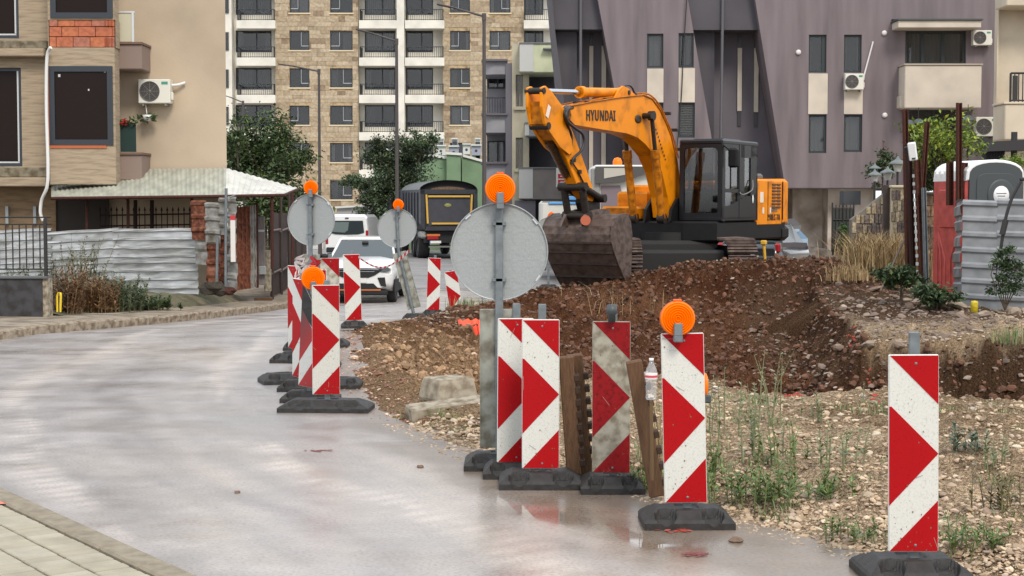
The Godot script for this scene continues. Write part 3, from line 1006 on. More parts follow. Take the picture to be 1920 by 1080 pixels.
# a window set into an opening: frame > pane, mullion, curtain
func window(r: Rect2, z: float, parent: Node, o := {}) -> MeshInstance3D:
	var fw: float = o.get("bar", 0.07)
	var dp: float = o.get("set", 0.1)
	var fm: Material = o.get("frame", mat("window frame anthracite", sr(46, 52, 58), 0.5))
	var s := Shape.new()
	var p := r.position; var e := r.end
	var zz := z - dp
	s.span(Vector3(p.x, p.y, zz - 0.06), Vector3(e.x, p.y + fw, zz)); s.span(Vector3(p.x, e.y - fw, zz - 0.06), Vector3(e.x, e.y, zz))
	s.span(Vector3(p.x, p.y + fw, zz - 0.06), Vector3(p.x + fw, e.y - fw, zz)); s.span(Vector3(e.x - fw, p.y + fw, zz - 0.06), Vector3(e.x, e.y - fw, zz))
	var f := part(o.get("called", "window"), s, fm, parent)
	for m in o.get("mullions", []):
		s = Shape.new()
		var x: float = lerpf(p.x, e.x, m)
		s.span(Vector3(x - fw * 0.55, p.y + fw, zz - 0.055), Vector3(x + fw * 0.55, e.y - fw, zz + 0.004))
		part("mullion", s, fm, f)
	if o.has("sash"):
		# an opening sash with a pale inner frame
		var q: Array = o.sash
		var a := Vector2(lerpf(p.x + fw, e.x - fw, q[0]), p.y + fw + 0.25 * r.size.y * 0.6); var b := Vector2(lerpf(p.x + fw, e.x - fw, q[1]), e.y - fw)
		s = Shape.new()
		var g := 0.035
		s.span(Vector3(a.x, a.y, zz - 0.02), Vector3(b.x, a.y + g * 1.5, zz + 0.006)); s.span(Vector3(b.x - g if q[2] else a.x, a.y + g, zz - 0.02), Vector3(b.x if q[2] else a.x + g, b.y, zz + 0.006))
		part("sash", s, mat("pale sash", sr(165, 166, 168), 0.5), f)
	s = Shape.new()
	s.span(Vector3(p.x + fw, p.y + fw, zz - 0.036), Vector3(e.x - fw, e.y - fw, zz - 0.03))
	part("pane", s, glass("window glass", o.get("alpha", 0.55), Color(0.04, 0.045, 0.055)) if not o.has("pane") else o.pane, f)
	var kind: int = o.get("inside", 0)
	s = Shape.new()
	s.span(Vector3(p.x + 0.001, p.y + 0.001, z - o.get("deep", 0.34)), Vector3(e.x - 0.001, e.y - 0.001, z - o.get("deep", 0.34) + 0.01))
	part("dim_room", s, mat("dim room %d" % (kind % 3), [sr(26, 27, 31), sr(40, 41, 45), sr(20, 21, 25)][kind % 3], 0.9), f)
	if kind > 0:
		var cz := z - 0.24
		var spans := []
		match kind:
			1: spans = [[0.06, 0.34]]
			2: spans = [[0.05, 0.2], [0.8, 0.95]]
			3: spans = [[0.6, 0.94]]
			4: spans = [[0.08, 0.92]]
			5: spans = [[0.06, 0.46], [0.56, 0.94]]
		for q in spans:
			s = Shape.new()
			var x0 := lerpf(p.x, e.x, q[0]); var x1 := lerpf(p.x, e.x, q[1])
			var n := maxi(4, int((x1 - x0) / 0.07))
			for i in n:
				var xa := lerpf(x0, x1, float(i) / n); var xb := lerpf(x0, x1, float(i + 1) / n)
				var pinch := 0.5 if kind == 2 else 0.0
				var za := cz + (0.03 if i % 2 else 0.0); var zb := cz + (0.0 if i % 2 else 0.03)
				s.quad(Vector3(xa, p.y + fw, za), Vector3(xb, p.y + fw, zb), Vector3(xb, e.y - fw, zb), Vector3(xa, e.y - fw, za))
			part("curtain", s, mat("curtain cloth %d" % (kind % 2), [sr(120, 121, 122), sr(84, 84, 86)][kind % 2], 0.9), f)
	return f


func air_conditioner(label: String, r: Rect2, z: float, side_right := true) -> Node3D:
	var t := thing("air_conditioner", label, "air conditioner", Vector3(r.get_center().x, r.position.y, z), 0.0, "outdoor air conditioner units on the house walls")
	var w := r.size.x; var h := r.size.y
	var wm := mat("unit enamel", sr(214, 210, 198), 0.45)
	var s := Shape.new()
	s.box(Vector3(0, h * 0.5, 0.2), Vector3(w, h, 0.3), 0.015)
	part("casing", s, wm, t)
	s = Shape.new()
	var c := Transform3D(Basis(), Vector3(-w * 0.14, h * 0.5, 0.352))
	s.lathe(PackedVector2Array([Vector2(h * 0.42, 0.0), Vector2(h * 0.42, 0.012), Vector2(h * 0.39, 0.014), Vector2(h * 0.38, 0.0)]), c, 28)
	part("fan_ring", s, mat("fan ring grey", sr(90, 88, 86), 0.5), t)
	s = Shape.new()
	s.lathe(PackedVector2Array([Vector2(h * 0.38, 0.001), Vector2(0, 0.001)]), c, 28)
	part("fan_opening", s, mat("fan dark", sr(58, 54, 52), 0.7), t)
	s = Shape.new()
	for i in 5:
		s.lathe(PackedVector2Array([Vector2(h * (0.07 + i * 0.07), 0.002), Vector2(h * (0.076 + i * 0.07), 0.006), Vector2(h * (0.082 + i * 0.07), 0.002)]), c, 24)
	s.lathe(PackedVector2Array([Vector2(h * 0.06, 0.002), Vector2(h * 0.06, 0.008), Vector2(0, 0.009)]), c, 16)
	for i in 4:
		s.box(c.origin + Vector3(0, 0, 0.004), Vector3(h * 0.74, 0.012, 0.005), 0.0, Basis(Vector3.BACK, PI * i / 4))
	part("fan_grille", s, mat("fan grille", sr(104, 100, 96), 0.5), t)
	s = Shape.new()
	for x in [-w * 0.35, w * 0.35]: s.box(Vector3(x, -0.03, 0.16), Vector3(0.04, 0.05, 0.36))
	part("bracket", s, mat("bracket grey", sr(120, 118, 112), 0.5), t)
	s = Shape.new(); s.box(Vector3(w * 0.5 + 0.02, h * 0.3, 0.2), Vector3(0.05, h * 0.35, 0.16), 0.02)
	part("valve_cover", s, wm, t)
	s = Shape.new(); s.box(Vector3(w * 0.33, h * 0.84, 0.352), Vector3(w * 0.2, h * 0.12, 0.003))
	part("badge", s, mat("badge teal", sr(70, 140, 118), 0.5), t)
	return t


func railing(called: String, a: Vector3, b: Vector3, h: float, gap: float, m: Material, parent: Node, bar := 0.018) -> void:
	var s := Shape.new()
	var up := Vector3(0, h, 0)
	s.tube(PackedVector3Array([a + up, b + up]), [bar * 1.3], 4); s.tube(PackedVector3Array([a + up * 0.08, b + up * 0.08]), [bar], 4)
	var n := maxi(2, int(a.distance_to(b) / gap))
	for i in n + 1:
		var p := a.lerp(b, float(i) / n)
		s.tube(PackedVector3Array([p, p + up]), [bar * (1.5 if i == 0 or i == n else 0.7)], 4, false)
	part(called, s, m, parent)


# the big block of flats at the end of the street
func build_flats() -> void:
	var d := 122.0
	var z := -d
	var t := thing("apartment_block", "tall block of flats with tan stone cladding and white balconies", "apartment building")
	var stone := mat("tan stone", sr(186, 164, 130), 0.85, {"tex": "grime", "size": 0.35})
	var cream := mat("white render", sr(226, 221, 208), 0.8, {"tex": "soft", "size": 0.2})
	var top := at(0, -110, d).y
	var bot := -0.58
	# stone panels between the balcony bays (pixels in the photo), then the render bays
	var wins := []
	var rows := [-12, 58, 128, 198, 268, 338]
	var stone_cols := [[516, 672, [[543, 580], [619, 661]]], [830, 982, [[844, 881], [918, 957]]]]
	var r := RandomNumberGenerator.new(); r.seed = 31
	var tones := [Color(0.50, 0.39, 0.255), Color(0.42, 0.32, 0.205), Color(0.56, 0.45, 0.31), Color(0.33, 0.235, 0.15), Color(0.47, 0.36, 0.235), Color(0.53, 0.42, 0.285)]
	var clad := Shape.new(); clad.tinted = true
	var made := 0
	var slab_mats := []
	for i in 6: slab_mats.append(mat("stone slab %d" % i, tones[i].linear_to_srgb(), 0.8, {"tex": "mottle", "size": 0.8}))
	for sc in stone_cols:
		var holes := []
		for row in rows:
			for c in sc[2]:
				if row > 300 and c[0] == 543: continue
				holes.append(rect(c[0], row, c[1], row + 36, d))
		var s := Shape.new()
		var l := at(sc[0], 100, d).x; var e := at(sc[1], 100, d).x
		wall(s, z, 0.4, bot, top, l, l, e, e, holes, 0.36)
		part("stone_wall", s, stone, t)
		for h in holes:
			var k := int(r.randi() % 6)
			var left := r.randf() < 0.5
			window(h, z, t, {"mullions": [0.45 if left else 0.55], "inside": k, "sash": [0.0 if left else 0.58, 0.42 if left else 1.0, true if left else false], "alpha": 0.32, "bar": 0.08})
			var fr := Shape.new()
			fr.span(Vector3(h.position.x - 0.09, h.position.y - 0.1, z + 0.0), Vector3(h.end.x + 0.09, h.position.y - 0.002, z + 0.08))
			part("window_sill", fr, mat("sill stone", sr(206, 190, 160), 0.8), t)
		# cladding stones, each with its own tone, a little proud and uneven
		var y := bot
		while y < top:
			var hh: float = [0.28, 0.34, 0.42][r.randi() % 3]
			var x := l - r.randf()
			while x < e:
				var w := r.randf_range(0.45, 1.15)
				var q := Rect2(maxf(x, l) + 0.006, y + 0.006, minf(x + w, e) - maxf(x, l) - 0.012, hh - 0.012)
				x += w
				if q.size.x < 0.05: continue
				var skip := false
				for h in holes:
					if h.grow(-0.02).intersects(q):
						# trim the slab to the opening's edge
						if q.position.x < h.position.x and h.position.x - q.position.x > 0.12: q.size.x = h.position.x - q.position.x - 0.006
						elif q.end.x > h.end.x and q.end.x - h.end.x > 0.12:
							q = Rect2(h.end.x + 0.006, q.position.y, q.end.x - h.end.x - 0.006, q.size.y)
						else: skip = true
				if skip: continue
				var pick := r.randi() % 6
				if pick == 3 and r.randf() < 0.55: pick = 0
				var proud := r.randf_range(0.015, 0.05)
				var px := 960.0 + q.get_center().x / d * FOCAL; var py := 380.0 + (EYE - q.get_center().y) / d * FOCAL
				if made < 290 and q.size.x > 0.62 and py > 0 and py < 330 and px > 516 and (px < 672 or (px > 830 and px < 905)):
					var sl := Shape.new()
					sl.span(Vector3(q.position.x, q.position.y, z - 0.01), Vector3(q.end.x, q.end.y, z + proud))
					part("cladding_stone", sl, slab_mats[pick], t)
					made += 1
				else:
					clad.col = tones[pick] * r.randf_range(0.85, 1.1)
					clad.span(Vector3(q.position.x, q.position.y, z - 0.01), Vector3(q.end.x, q.end.y, z + proud))
			y += hh
	var cp := part("cladding", clad, mat("stone cladding", Color(1, 1, 1), 0.85, {"tint": true, "tex": "mottle", "size": 0.6}), t)
	cp.set_meta("kind", "stuff")
	# white bays
	var bays := [[421, 516, [[442, 509, 443, 516]]], [672, 830, [[684, 741, 673, 745], [761, 812, 759, 833]]], [982, 1040, [[983, 1019, 982, 1040]]]]
	var rail := mat("balcony rail", sr(52, 54, 58), 0.5)
	for b in bays:
		var holes := []
		for row in rows:
			for q in b[2]: holes.append(rect(q[0], row - 1, q[1], row + 40, d + 1.0))
		var s := Shape.new()
		var l := at(b[0], 100, d + 1.0).x; var e := at(b[1], 100, d + 1.0).x
		wall(s, z - 1.0, 0.4, bot, top, l, l, e, e, holes, 0.36)
		# cheeks that close the recess
		part("render_wall", s, cream, t)
		for h in holes:
			window(h, z - 1.0, t, {"called": "balcony_door", "mullions": [0.58], "inside": r.randi() % 6, "alpha": 0.32, "bar": 0.09})
		for row in rows:
			for q in b[2]:
				s = Shape.new()
				var a := at(q[2], row - 5, d - 0.6); var c := at(q[3], row - 22, d - 0.6)
				s.span(Vector3(a.x, a.y - 0.02, z - 0.98), Vector3(c.x, at(0, row - 20, d - 0.6).y, z + 0.6), 0.02)
				part("balcony_slab", s, cream, t)
				var yy := at(0, row - 20, d - 0.6).y
				railing("balcony_railing", Vector3(a.x + 0.1, yy, z + 0.5), Vector3(c.x - 0.1, yy, z + 0.5), 0.82, 0.16, rail, t, 0.022)
				railing("balcony_railing", Vector3(a.x + 0.1, yy, z + 0.5), Vector3(a.x + 0.1, yy, z - 0.9), 0.82, 0.25, rail, t, 0.022)
				railing("balcony_railing", Vector3(c.x - 0.1, yy, z + 0.5), Vector3(c.x - 0.1, yy, z - 0.9), 0.82, 0.25, rail, t, 0.022)
	# white pier between the central balconies; narrow windows at the far left
	var s := Shape.new()
	s.span(Vector3(at(745, 100, d).x, bot, z - 1.0), Vector3(at(759, 100, d).x, top, z + 0.62))
	part("white_pier", s, cream, t)
	s = Shape.new()
	s.span(Vector3(at(380, 100, d).x, bot, z - 0.9), Vector3(at(436, 100, d).x, top, z + 0.3))
	part("white_pier", s, cream, t)
	for row in [-10, 60, 130, 200]:
		window(rect(421, row, 428, row + 34, d - 0.5), z + 0.5, t, {"bar": 0.05, "deep": 0.19, "alpha": 0.7})
	s = Shape.new()
	s.span(Vector3(at(380, 0, d).x, bot, z - 12.0), Vector3(at(1040, 0, d).x, top + 0.4, z - 1.45))
	part("rear_mass", s, cream, t)


func build_green_wall() -> void:
	var d := 84.0
	var t := thing("green_annex", "low green rendered annex with a stepped white coping", "building")
	var gm := mat("green render", sr(126, 152, 118), 0.85, {"tex": "soft", "size": 0.3})
	var s := Shape.new()
	for q in [[700, 838, 280, 298], [838, 864, 290, 292], [866, 912, 294, 306]]:
		var a := at(q[0], q[2], d); var b := at(q[1], q[3], d)
		var zz := -d - (0.0 if q[0] != 838 else -0.5)
		s.prism(PackedVector2Array([Vector2(a.x, -0.6), Vector2(b.x, -0.6), Vector2(b.x, b.y), Vector2(a.x, a.y)]), zz, -d - 9.0)
	part("wall", s, gm, t)
	s = Shape.new()
	for q in [[700, 838, 280, 298], [836, 866, 290, 292], [868, 912, 294, 306]]:
		var a := at(q[0], q[2], d); var b := at(q[1], q[3], d)
		s.prism(PackedVector2Array([Vector2(a.x, a.y), Vector2(b.x, b.y), Vector2(b.x, b.y + 0.13), Vector2(a.x, a.y + 0.13)]), -d + (0.1 if q[0] != 836 else 0.6), -d - 0.5)
	part("coping", s, mat("white coping", sr(214, 212, 206), 0.7), t)
	# machines on its roof
	var k := 0
	for q in [[818, 836, 275, 292], [842, 860, 276, 296], [868, 882, 272, 290], [884, 902, 274, 292], [822, 832, 262, 274], [848, 858, 262, 272], [891, 901, 262, 274]]:
		var a := at(q[0], q[3], d + 3.0); var b := at(q[1], q[2], d + 3.0)
		var o := thing("rooftop_unit", ["pale box-shaped roof unit, leftmost above the green annex", "pale roof unit right of the leftmost one on the green annex", "lilac-grey roof unit behind the annex's stepped coping", "lilac-grey roof unit nearest the tall lamp post", "small hooded vent at the left of the annex roof", "small hooded vent in the middle of the annex roof", "small hooded vent beside the tall lamp post"][k], "roof unit", Vector3((a.x + b.x) * 0.5, a.y, -d - 3.0), 0.0, "machines on the green annex roof")
		s = Shape.new()
		var w := b.x - a.x; var h := b.y - a.y
		s.box(Vector3(0, h * 0.5, 0), Vector3(w, h, 0.6), 0.02)
		part("casing", s, mat("roof unit %d" % (k % 2), [sr(196, 196, 194), sr(150, 150, 166)][k % 2], 0.5), o)
		s = Shape.new()
		if k < 4: s.rod(Vector3(0, h * 0.5, 0.29), Vector3(0, h * 0.5, 0.315), h * 0.14, 14)
		else: s.box(Vector3(0, h * 0.35, 0.3), Vector3(w * 0.9, h * 0.55, 0.02))
		part("vent", s, mat("vent dark", sr(56, 58, 60), 0.6), o)
		s = Shape.new(); s.box(Vector3(0, h + 0.04, 0.05), Vector3(w * 1.1, 0.08, 0.75), 0.01)
		part("hood", s, mat("roof unit 0", Color()), o)
		# legs that reach the roof
		s = Shape.new(); s.span(Vector3(-w * 0.4, -3.0, -0.2), Vector3(w * 0.4, 0, 0.2))
		part("plinth", s, gm, o)
		k += 1


func build_middle_house() -> void:
	var d := 72.0
	var t := thing("beige_house", "narrow beige and grey house with rounded balconies left of the purple block", "house")
	var be := mat("beige render", sr(186, 178, 154), 0.85, {"tex": "soft", "size": 0.3})
	var gr := mat("lilac grey render", sr(150, 148, 152), 0.85, {"tex": "soft", "size": 0.3})
	var dk := mat("dark grey render", sr(84, 82, 86), 0.85, {"tex": "soft", "size": 0.3})
	var s := Shape.new()
	var hs := [rect(967, 140, 981, 202, d), rect(967, 258, 981, 318, d)]
	var l := at(960, 200, d).x; var e := at(992, 200, d).x
	wall(s, -d, 0.5, -0.6, at(0, 82, d).y, l, l, e, e, hs, 0.36)
	part("wall", s, be, t)
	for h in hs: window(h, -d, t, {"mullions": [0.55], "inside": 5, "frame": mat("window frame beige", sr(120, 112, 96), 0.6)})
	for q in [[200, 206], [316, 322]]:
		s = Shape.new(); var a := at(964, q[1], d); var b := at(986, q[0], d)
		s.span(Vector3(a.x, a.y, -d), Vector3(b.x, b.y, -d + 0.12)); part("window_sill", s, be, t)
	# set-back dark middle and its balconies
	s = Shape.new()
	s.span(Vector3(e, -0.6, -d - 4.0), Vector3(at(1120, 0, d).x, at(0, 82, d).y, -d - 1.8))
	part("recessed_wall", s, dk, t)
	for q in [[976, 1052, 82, 136, sr(200, 204, 170)], [986, 1052, 232, 256, sr(136, 142, 146)], [975, 1120, 316, 374, sr(130, 124, 118)]]:
		s = Shape.new()
		var a := at(q[0], q[3], d - 0.8); var b := at(q[1], q[2], d - 0.8)
		s.span(Vector3(a.x, a.y, -d - 1.9), Vector3(b.x, b.y, -d + 0.8), 0.03)
		part("balcony_front", s, mat("balcony %d" % q[0], q[4], 0.8, {"tex": "soft", "size": 0.4}), t)
		s = Shape.new()
		s.span(Vector3(a.x - 0.04, a.y + 0.05, -d - 1.8), Vector3(at(q[0] + (24 if q[0] != 986 else 6), 0, d).x, b.y - 0.0, -d + 0.82), 0.0)
		part("balcony_end", s, mat("balcony end", sr(186, 186, 182), 0.8), t)
		s = Shape.new()
		s.span(Vector3(a.x - 0.06, b.y, -d - 1.8), Vector3(b.x, b.y + 0.06, -d + 0.86)); part("balcony_cap", s, mat("cap grey", sr(110, 112, 112), 0.6), t)
	# awning over the top balcony
	s = Shape.new(); var aw := at(1020, 92, d - 0.9)
	s.box(Vector3(aw.x + 0.3, aw.y, -d + 0.95), Vector3(0.7, 0.1, 0.3), 0.03); part("awning_box", s, mat("cap grey", Color()), t)
	# left wing with rounded balconies
	for q in [[906, 118, 142], [905, 218, 250], [904, 308, 396]]:
		s = Shape.new()
		var y0 := at(0, q[2], d + 1.0).y; var y1 := at(0, q[1], d + 1.0).y
		var x0 := at(q[0], 200, d + 1.0).x; var x1 := at(952, 200, d + 1.0).x
		var ring := []
		for yy in [y0, y1]:
			var rg := PackedVector3Array()
			for k in 9:
				var a := PI * 0.5 * k / 8.0
				rg.append(Vector3(x0 + 0.55 - 0.55 * sin(a), yy, -d - 1.0 + 0.55 * cos(a) + 0.25))
			rg.append(Vector3(x0, yy, -d - 3.0)); rg.append(Vector3(x1, yy, -d - 3.0)); rg.append(Vector3(x1, yy, -d - 0.2))
			rg.reverse()
			ring.append(rg)
		s.loft(ring)
		part("rounded_balcony", s, gr, t)
		s = Shape.new()
		s.span(Vector3(x0 - 0.05, y1, -d - 3.0), Vector3(x1, y1 + 0.09, -d + 0.0)); part("balcony_cap", s, mat("cap dark", sr(96, 92, 96), 0.7), t)
	railing("balcony_railing", Vector3(at(908, 213, d + 0.5).x, at(0, 216, d + 0.5).y, -d - 0.4), Vector3(at(948, 213, d + 0.5).x, at(0, 216, d + 0.5).y, -d - 0.4), 0.78, 0.11, mat("balcony rail", sr(52, 54, 58), 0.5), t, 0.02)
	s = Shape.new()
	s.span(Vector3(at(948, 0, d).x, -0.6, -d - 3.0), Vector3(l, at(0, 118, d).y, -d - 0.1)); part("corner_pier", s, mat("pier grey", sr(104, 102, 108), 0.8), t)
	s = Shape.new()
	s.span(Vector3(at(912, 0, d + 2).x, -0.6, -d - 5.0), Vector3(at(948, 0, d + 2).x, at(0, 118, d + 2).y, -d - 3.0)); part("recessed_wall", s, gr, t)
	for row in [142, 262]:
		window(rect(914, row + 2, 946, row + (24 if row == 142 else 46), d + 2.96), -d - 2.96, t, {"mullions": [0.6], "inside": 1, "deep": 0.04, "set": -0.02})
	s = Shape.new()
	s.span(Vector3(at(965, 0, d).x, -0.6, -d + 0.0), Vector3(at(1004, 0, d).x, at(0, 376, d).y, -d + 0.6)); part("ground_floor", s, mat("pier grey", Color()), t)
	# red and white notice on the balcony
	var nz := at(1058, 333, d - 0.85)
	var sg := thing("red_notice", "small red and white notice fixed to the grey balcony behind the arm", "sign", Vector3(nz.x, nz.y, -d + 0.86))
	s = Shape.new(); s.box(Vector3.ZERO, Vector3(0.72, 0.84, 0.03), 0.01); part("plate", s, mat("notice white", sr(222, 214, 206), 0.5), sg)
	for y in [-0.2, 0.06]:
		s = Shape.new(); s.box(Vector3(0.02, y, 0.02), Vector3(0.6, 0.2, 0.01)); part("red_panel", s, mat("notice red", sr(188, 44, 50), 0.5), sg)
		s = Shape.new(); s.box(Vector3(0.02, y, 0.027), Vector3(0.4, 0.04, 0.004)); part("print_line", s, mat("notice white", Color()), sg)


func build_purple_house() -> void:
	var d := 56.6
	var z := -d
	var t := thing("purple_block", "large purple-grey house with slanted recesses and tall narrow windows", "apartment building")
	var pm := mat("purple render", sr(128, 116, 119), 0.88, {"tex": "mottle", "size": Vector3(0.3, 0.035, 0.3), "bump": "bumpfine", "deep": 0.1})
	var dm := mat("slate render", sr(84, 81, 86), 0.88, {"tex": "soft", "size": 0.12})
	var cm := mat("cream panel", sr(206, 194, 178), 0.85, {"tex": "soft", "size": 0.25})
	var wf := mat("window frame black green", sr(38, 46, 48), 0.5)
	var X := func(px: float, py := 180.0) -> float: return at(px, py, d).x
	var Y := func(py: float) -> float: return at(1400, py, d).y
	var ytop: float = Y.call(-60); var ybot: float = Y.call(352)
	var lean := func(px0: float, py0: float, px1: float, py1: float, y: float) -> float:
		var a := at(px0, py0, d); var b := at(px1, py1, d)
		return lerpf(a.x, b.x, (y - a.y) / (b.y - a.y))
	# plate A between the recesses
	var hs := [rect(1213, 63, 1244, 127, d), rect(1272, 62, 1301, 126, d), rect(1213, 193, 1244, 256, d), rect(1272, 193, 1303, 258, d)]
	var s := Shape.new()
	wall(s, z, 1.7, ybot, ytop, lean.call(1121, 0, 1186, 350, ybot), lean.call(1121, 0, 1186, 350, ytop), lean.call(1290, 0, 1350, 350, ybot), lean.call(1290, 0, 1350, 350, ytop), hs, 0.36)
	part("wall", s, pm, t)
	window(hs[0], z, t, {"frame": wf, "inside": 4, "alpha": 0.45, "bar": 0.08}); window(hs[1], z, t, {"frame": wf, "inside": 5, "alpha": 0.45, "bar": 0.08})
	window(hs[2], z, t, {"frame": wf, "inside": 0, "bar": 0.08})
	var blind := window(hs[3], z, t, {"frame": wf, "inside": 0, "bar": 0.08})
	s = Shape.new()
	for i in 13: s.box(Vector3(hs[3].get_center().x, hs[3].position.y + 0.12 + i * 0.084, z - 0.1), Vector3(0.42, 0.05, 0.02), 0.0, Basis(Vector3.RIGHT, 0.5))
	part("blind", s, mat("blind grey", sr(92, 94, 92), 0.6), blind)
	# plate B, the long right-hand wall
	var hb := [rect(1516, 65, 1550, 136, d), rect(1582, 65, 1616, 136, d), rect(1516, 215, 1550, 287, d), rect(1582, 215, 1617, 285, d), rect(1697, 56, 1812, 122, d), rect(1694, 203, 1806, 330, d)]
	s = Shape.new()
	wall(s, z, 1.7, ybot, ytop, lean.call(1416, 0, 1472, 350, ybot), lean.call(1416, 0, 1472, 350, ytop), X.call(1886), X.call(1886), hb, 0.36)
	part("wall", s, pm, t)
	for i in 4: window(hb[i], z, t, {"frame": wf, "inside": [2, 2, 4, 4][i], "alpha": 0.5 if i < 2 else 0.75, "bar": 0.075, "mullions": [0.82] if i == 0 else []})
	window(hb[4], z, t, {"frame": wf, "mullions": [0.3, 0.63], "inside": 4, "alpha": 0.4, "bar": 0.1})
	window(hb[5], z, t, {"frame": wf, "mullions": [0.5], "inside": 0, "bar": 0.1})
	# cream panels under the windows, a little proud
	for q in [[1213, 129, 1244, 192], [1272, 128, 1303, 192], [1515, 138, 1552, 214], [1582, 138, 1618, 214]]:
		var r := rect(q[0], q[1], q[2], q[3], d)
		s = Shape.new(); s.span(Vector3(r.position.x, r.position.y, z - 0.05), Vector3(r.end.x, r.end.y, z + 0.03), 0.005)
		part("cream_panel", s, cm, t)
	# recess back walls, dark tops, narrow slit windows
	for bay in [[1055, 1190, 1068], [1290, 1475, 1342]]:
		s = Shape.new()
		s.span(Vector3(X.call(bay[0] + 14 if bay[0] < 1100 else bay[0] - 40), ybot, z - 2.2), Vector3(X.call(bay[1] + 10), ytop, z - 1.69))
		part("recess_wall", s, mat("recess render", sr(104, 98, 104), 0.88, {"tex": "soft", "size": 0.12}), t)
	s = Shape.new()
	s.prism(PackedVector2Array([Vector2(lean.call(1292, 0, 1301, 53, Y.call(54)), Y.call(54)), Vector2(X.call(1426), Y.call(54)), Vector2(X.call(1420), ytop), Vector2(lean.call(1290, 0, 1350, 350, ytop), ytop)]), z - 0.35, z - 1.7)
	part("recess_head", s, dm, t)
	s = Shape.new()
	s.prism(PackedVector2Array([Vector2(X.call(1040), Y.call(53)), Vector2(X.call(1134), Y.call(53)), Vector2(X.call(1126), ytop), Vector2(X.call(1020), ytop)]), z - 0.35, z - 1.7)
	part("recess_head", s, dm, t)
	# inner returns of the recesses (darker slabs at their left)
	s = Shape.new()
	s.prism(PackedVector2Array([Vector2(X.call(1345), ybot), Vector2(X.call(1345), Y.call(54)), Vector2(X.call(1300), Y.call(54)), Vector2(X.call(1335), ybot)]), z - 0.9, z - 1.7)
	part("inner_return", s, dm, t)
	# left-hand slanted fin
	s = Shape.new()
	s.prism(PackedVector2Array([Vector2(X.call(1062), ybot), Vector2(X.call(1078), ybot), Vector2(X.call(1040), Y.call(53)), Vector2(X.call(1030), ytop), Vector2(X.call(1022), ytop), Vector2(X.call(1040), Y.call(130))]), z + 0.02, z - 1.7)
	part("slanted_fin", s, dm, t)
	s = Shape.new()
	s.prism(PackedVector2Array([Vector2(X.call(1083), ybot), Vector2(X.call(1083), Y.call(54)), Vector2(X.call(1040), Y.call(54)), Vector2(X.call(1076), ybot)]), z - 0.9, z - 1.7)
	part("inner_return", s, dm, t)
	for q in [[1105, 1112, 62, 320], [1128, 1136, 62, 320], [1383, 1391, 66, 236], [1414, 1422, 66, 238]]:
		var r := rect(q[0], q[2], q[1], q[3], d + 1.6)
		s = Shape.new(); s.span(Vector3(r.position.x, r.position.y, z - 1.7), Vector3(r.end.x, r.end.y, z - 1.64))
		part("slit_window", s, mat("slit dark", sr(52, 48, 52), 0.4), t)
		var w := rect(q[0], q[2] + 24, q[1], q[3] - (28 if q[0] > 1300 else 0), d + 1.6)
		s = Shape.new(); s.span(Vector3(w.position.x - 0.01, w.position.y, z - 1.66), Vector3(w.end.x + 0.01, w.end.y, z - 1.6))
		part("cream_panel", s, cm, t)
	# drain pipes
	for q in [[1089, 0, 1089, 340, 1.3], [1356, -60, 1354, 260, 1.2]]:
		s = Shape.new(); s.rod(Vector3(X.call(q[0]), ytop, z - 0.25), Vector3(X.call(q[2]), Y.call(q[3]), z - 0.25), 0.055, 8)
		part("drain_pipe", s, mat("pipe grey", sr(88, 86, 90), 0.6), t)
	# balcony with cream parapet and its little roof
	s = Shape.new()
	var b0 := at(1696, 203, d - 0.9); var b1 := at(1841, 122, d - 0.9)
	s.span(Vector3(b0.x, b0.y, z - 0.2), Vector3(b1.x, b1.y, z + 0.9), 0.03); part("balcony", s, cm, t)
	s = Shape.new()
	var c0 := at(1685, 203, d - 0.3); var c1 := at(1698, 180, d - 0.3)
	s.span(Vector3(c0.x, c0.y, z - 0.2), Vector3(c1.x, c1.y, z + 0.5), 0.02); part("balcony_step", s, cm, t)
	s = Shape.new(); s.span(Vector3(b0.x - 0.03, b1.y, z - 0.2), Vector3(b1.x + 0.03, b1.y + 0.05, z + 0.94)); part("balcony_cap", s, mat("cap stone", sr(170, 156, 140), 0.7), t)
	s = Shape.new()
	var r0 := at(1684, 52, d - 0.9); var r1 := at(1840, 38, d - 0.9)
	s.span(Vector3(r0.x, r0.y, z - 0.3), Vector3(r1.x, r1.y, z + 0.9), 0.02); part("canopy", s, cm, t)
	s = Shape.new()
	s.span(Vector3(r0.x - 0.05, r1.y, z - 0.3), Vector3(r1.x + 0.05, r1.y + 0.05, z + 0.97))
	for i in 9: s.box(Vector3(lerpf(r0.x, r1.x - 0.3, (i + 0.5) / 9.0), r1.y + 0.1, z + 0.2), Vector3(0.32, 0.05, 1.2), 0.01, Basis(Vector3.RIGHT, 0.12))
	part("canopy_tiles", s, mat("slate tile", sr(70, 76, 74), 0.7), t)
	# underside, white ground floor wall, openings
	s = Shape.new(); s.span(Vector3(X.call(1078), ybot - 0.02, z - 12.0), Vector3(X.call(1886), ybot - 0.006, z - 0.01)); part("soffit", s, pm, t)
	s = Shape.new(); s.span(Vector3(X.call(1078), ybot + 0.01, z - 12.0), Vector3(X.call(1886), ytop + 0.2, z - 2.25)); part("rear_mass", s, pm, t)
	var wm := mat("white ground floor", sr(196, 186, 178), 0.85, {"tex": "grime", "size": 0.12})
	s = Shape.new()
	s.span(Vector3(at(1486, 400, d + 2).x, -0.3, z - 6.0), Vector3(at(1552, 400, d + 2).x, ybot - 0.03, z - 2.0))
	s.span(Vector3(at(1552, 400, d + 1).x, -0.3, z - 6.0), Vector3(at(1640, 400, d + 1).x, ybot - 0.03, z - 1.0))
	part("ground_floor", s, wm, t)
	s = Shape.new()
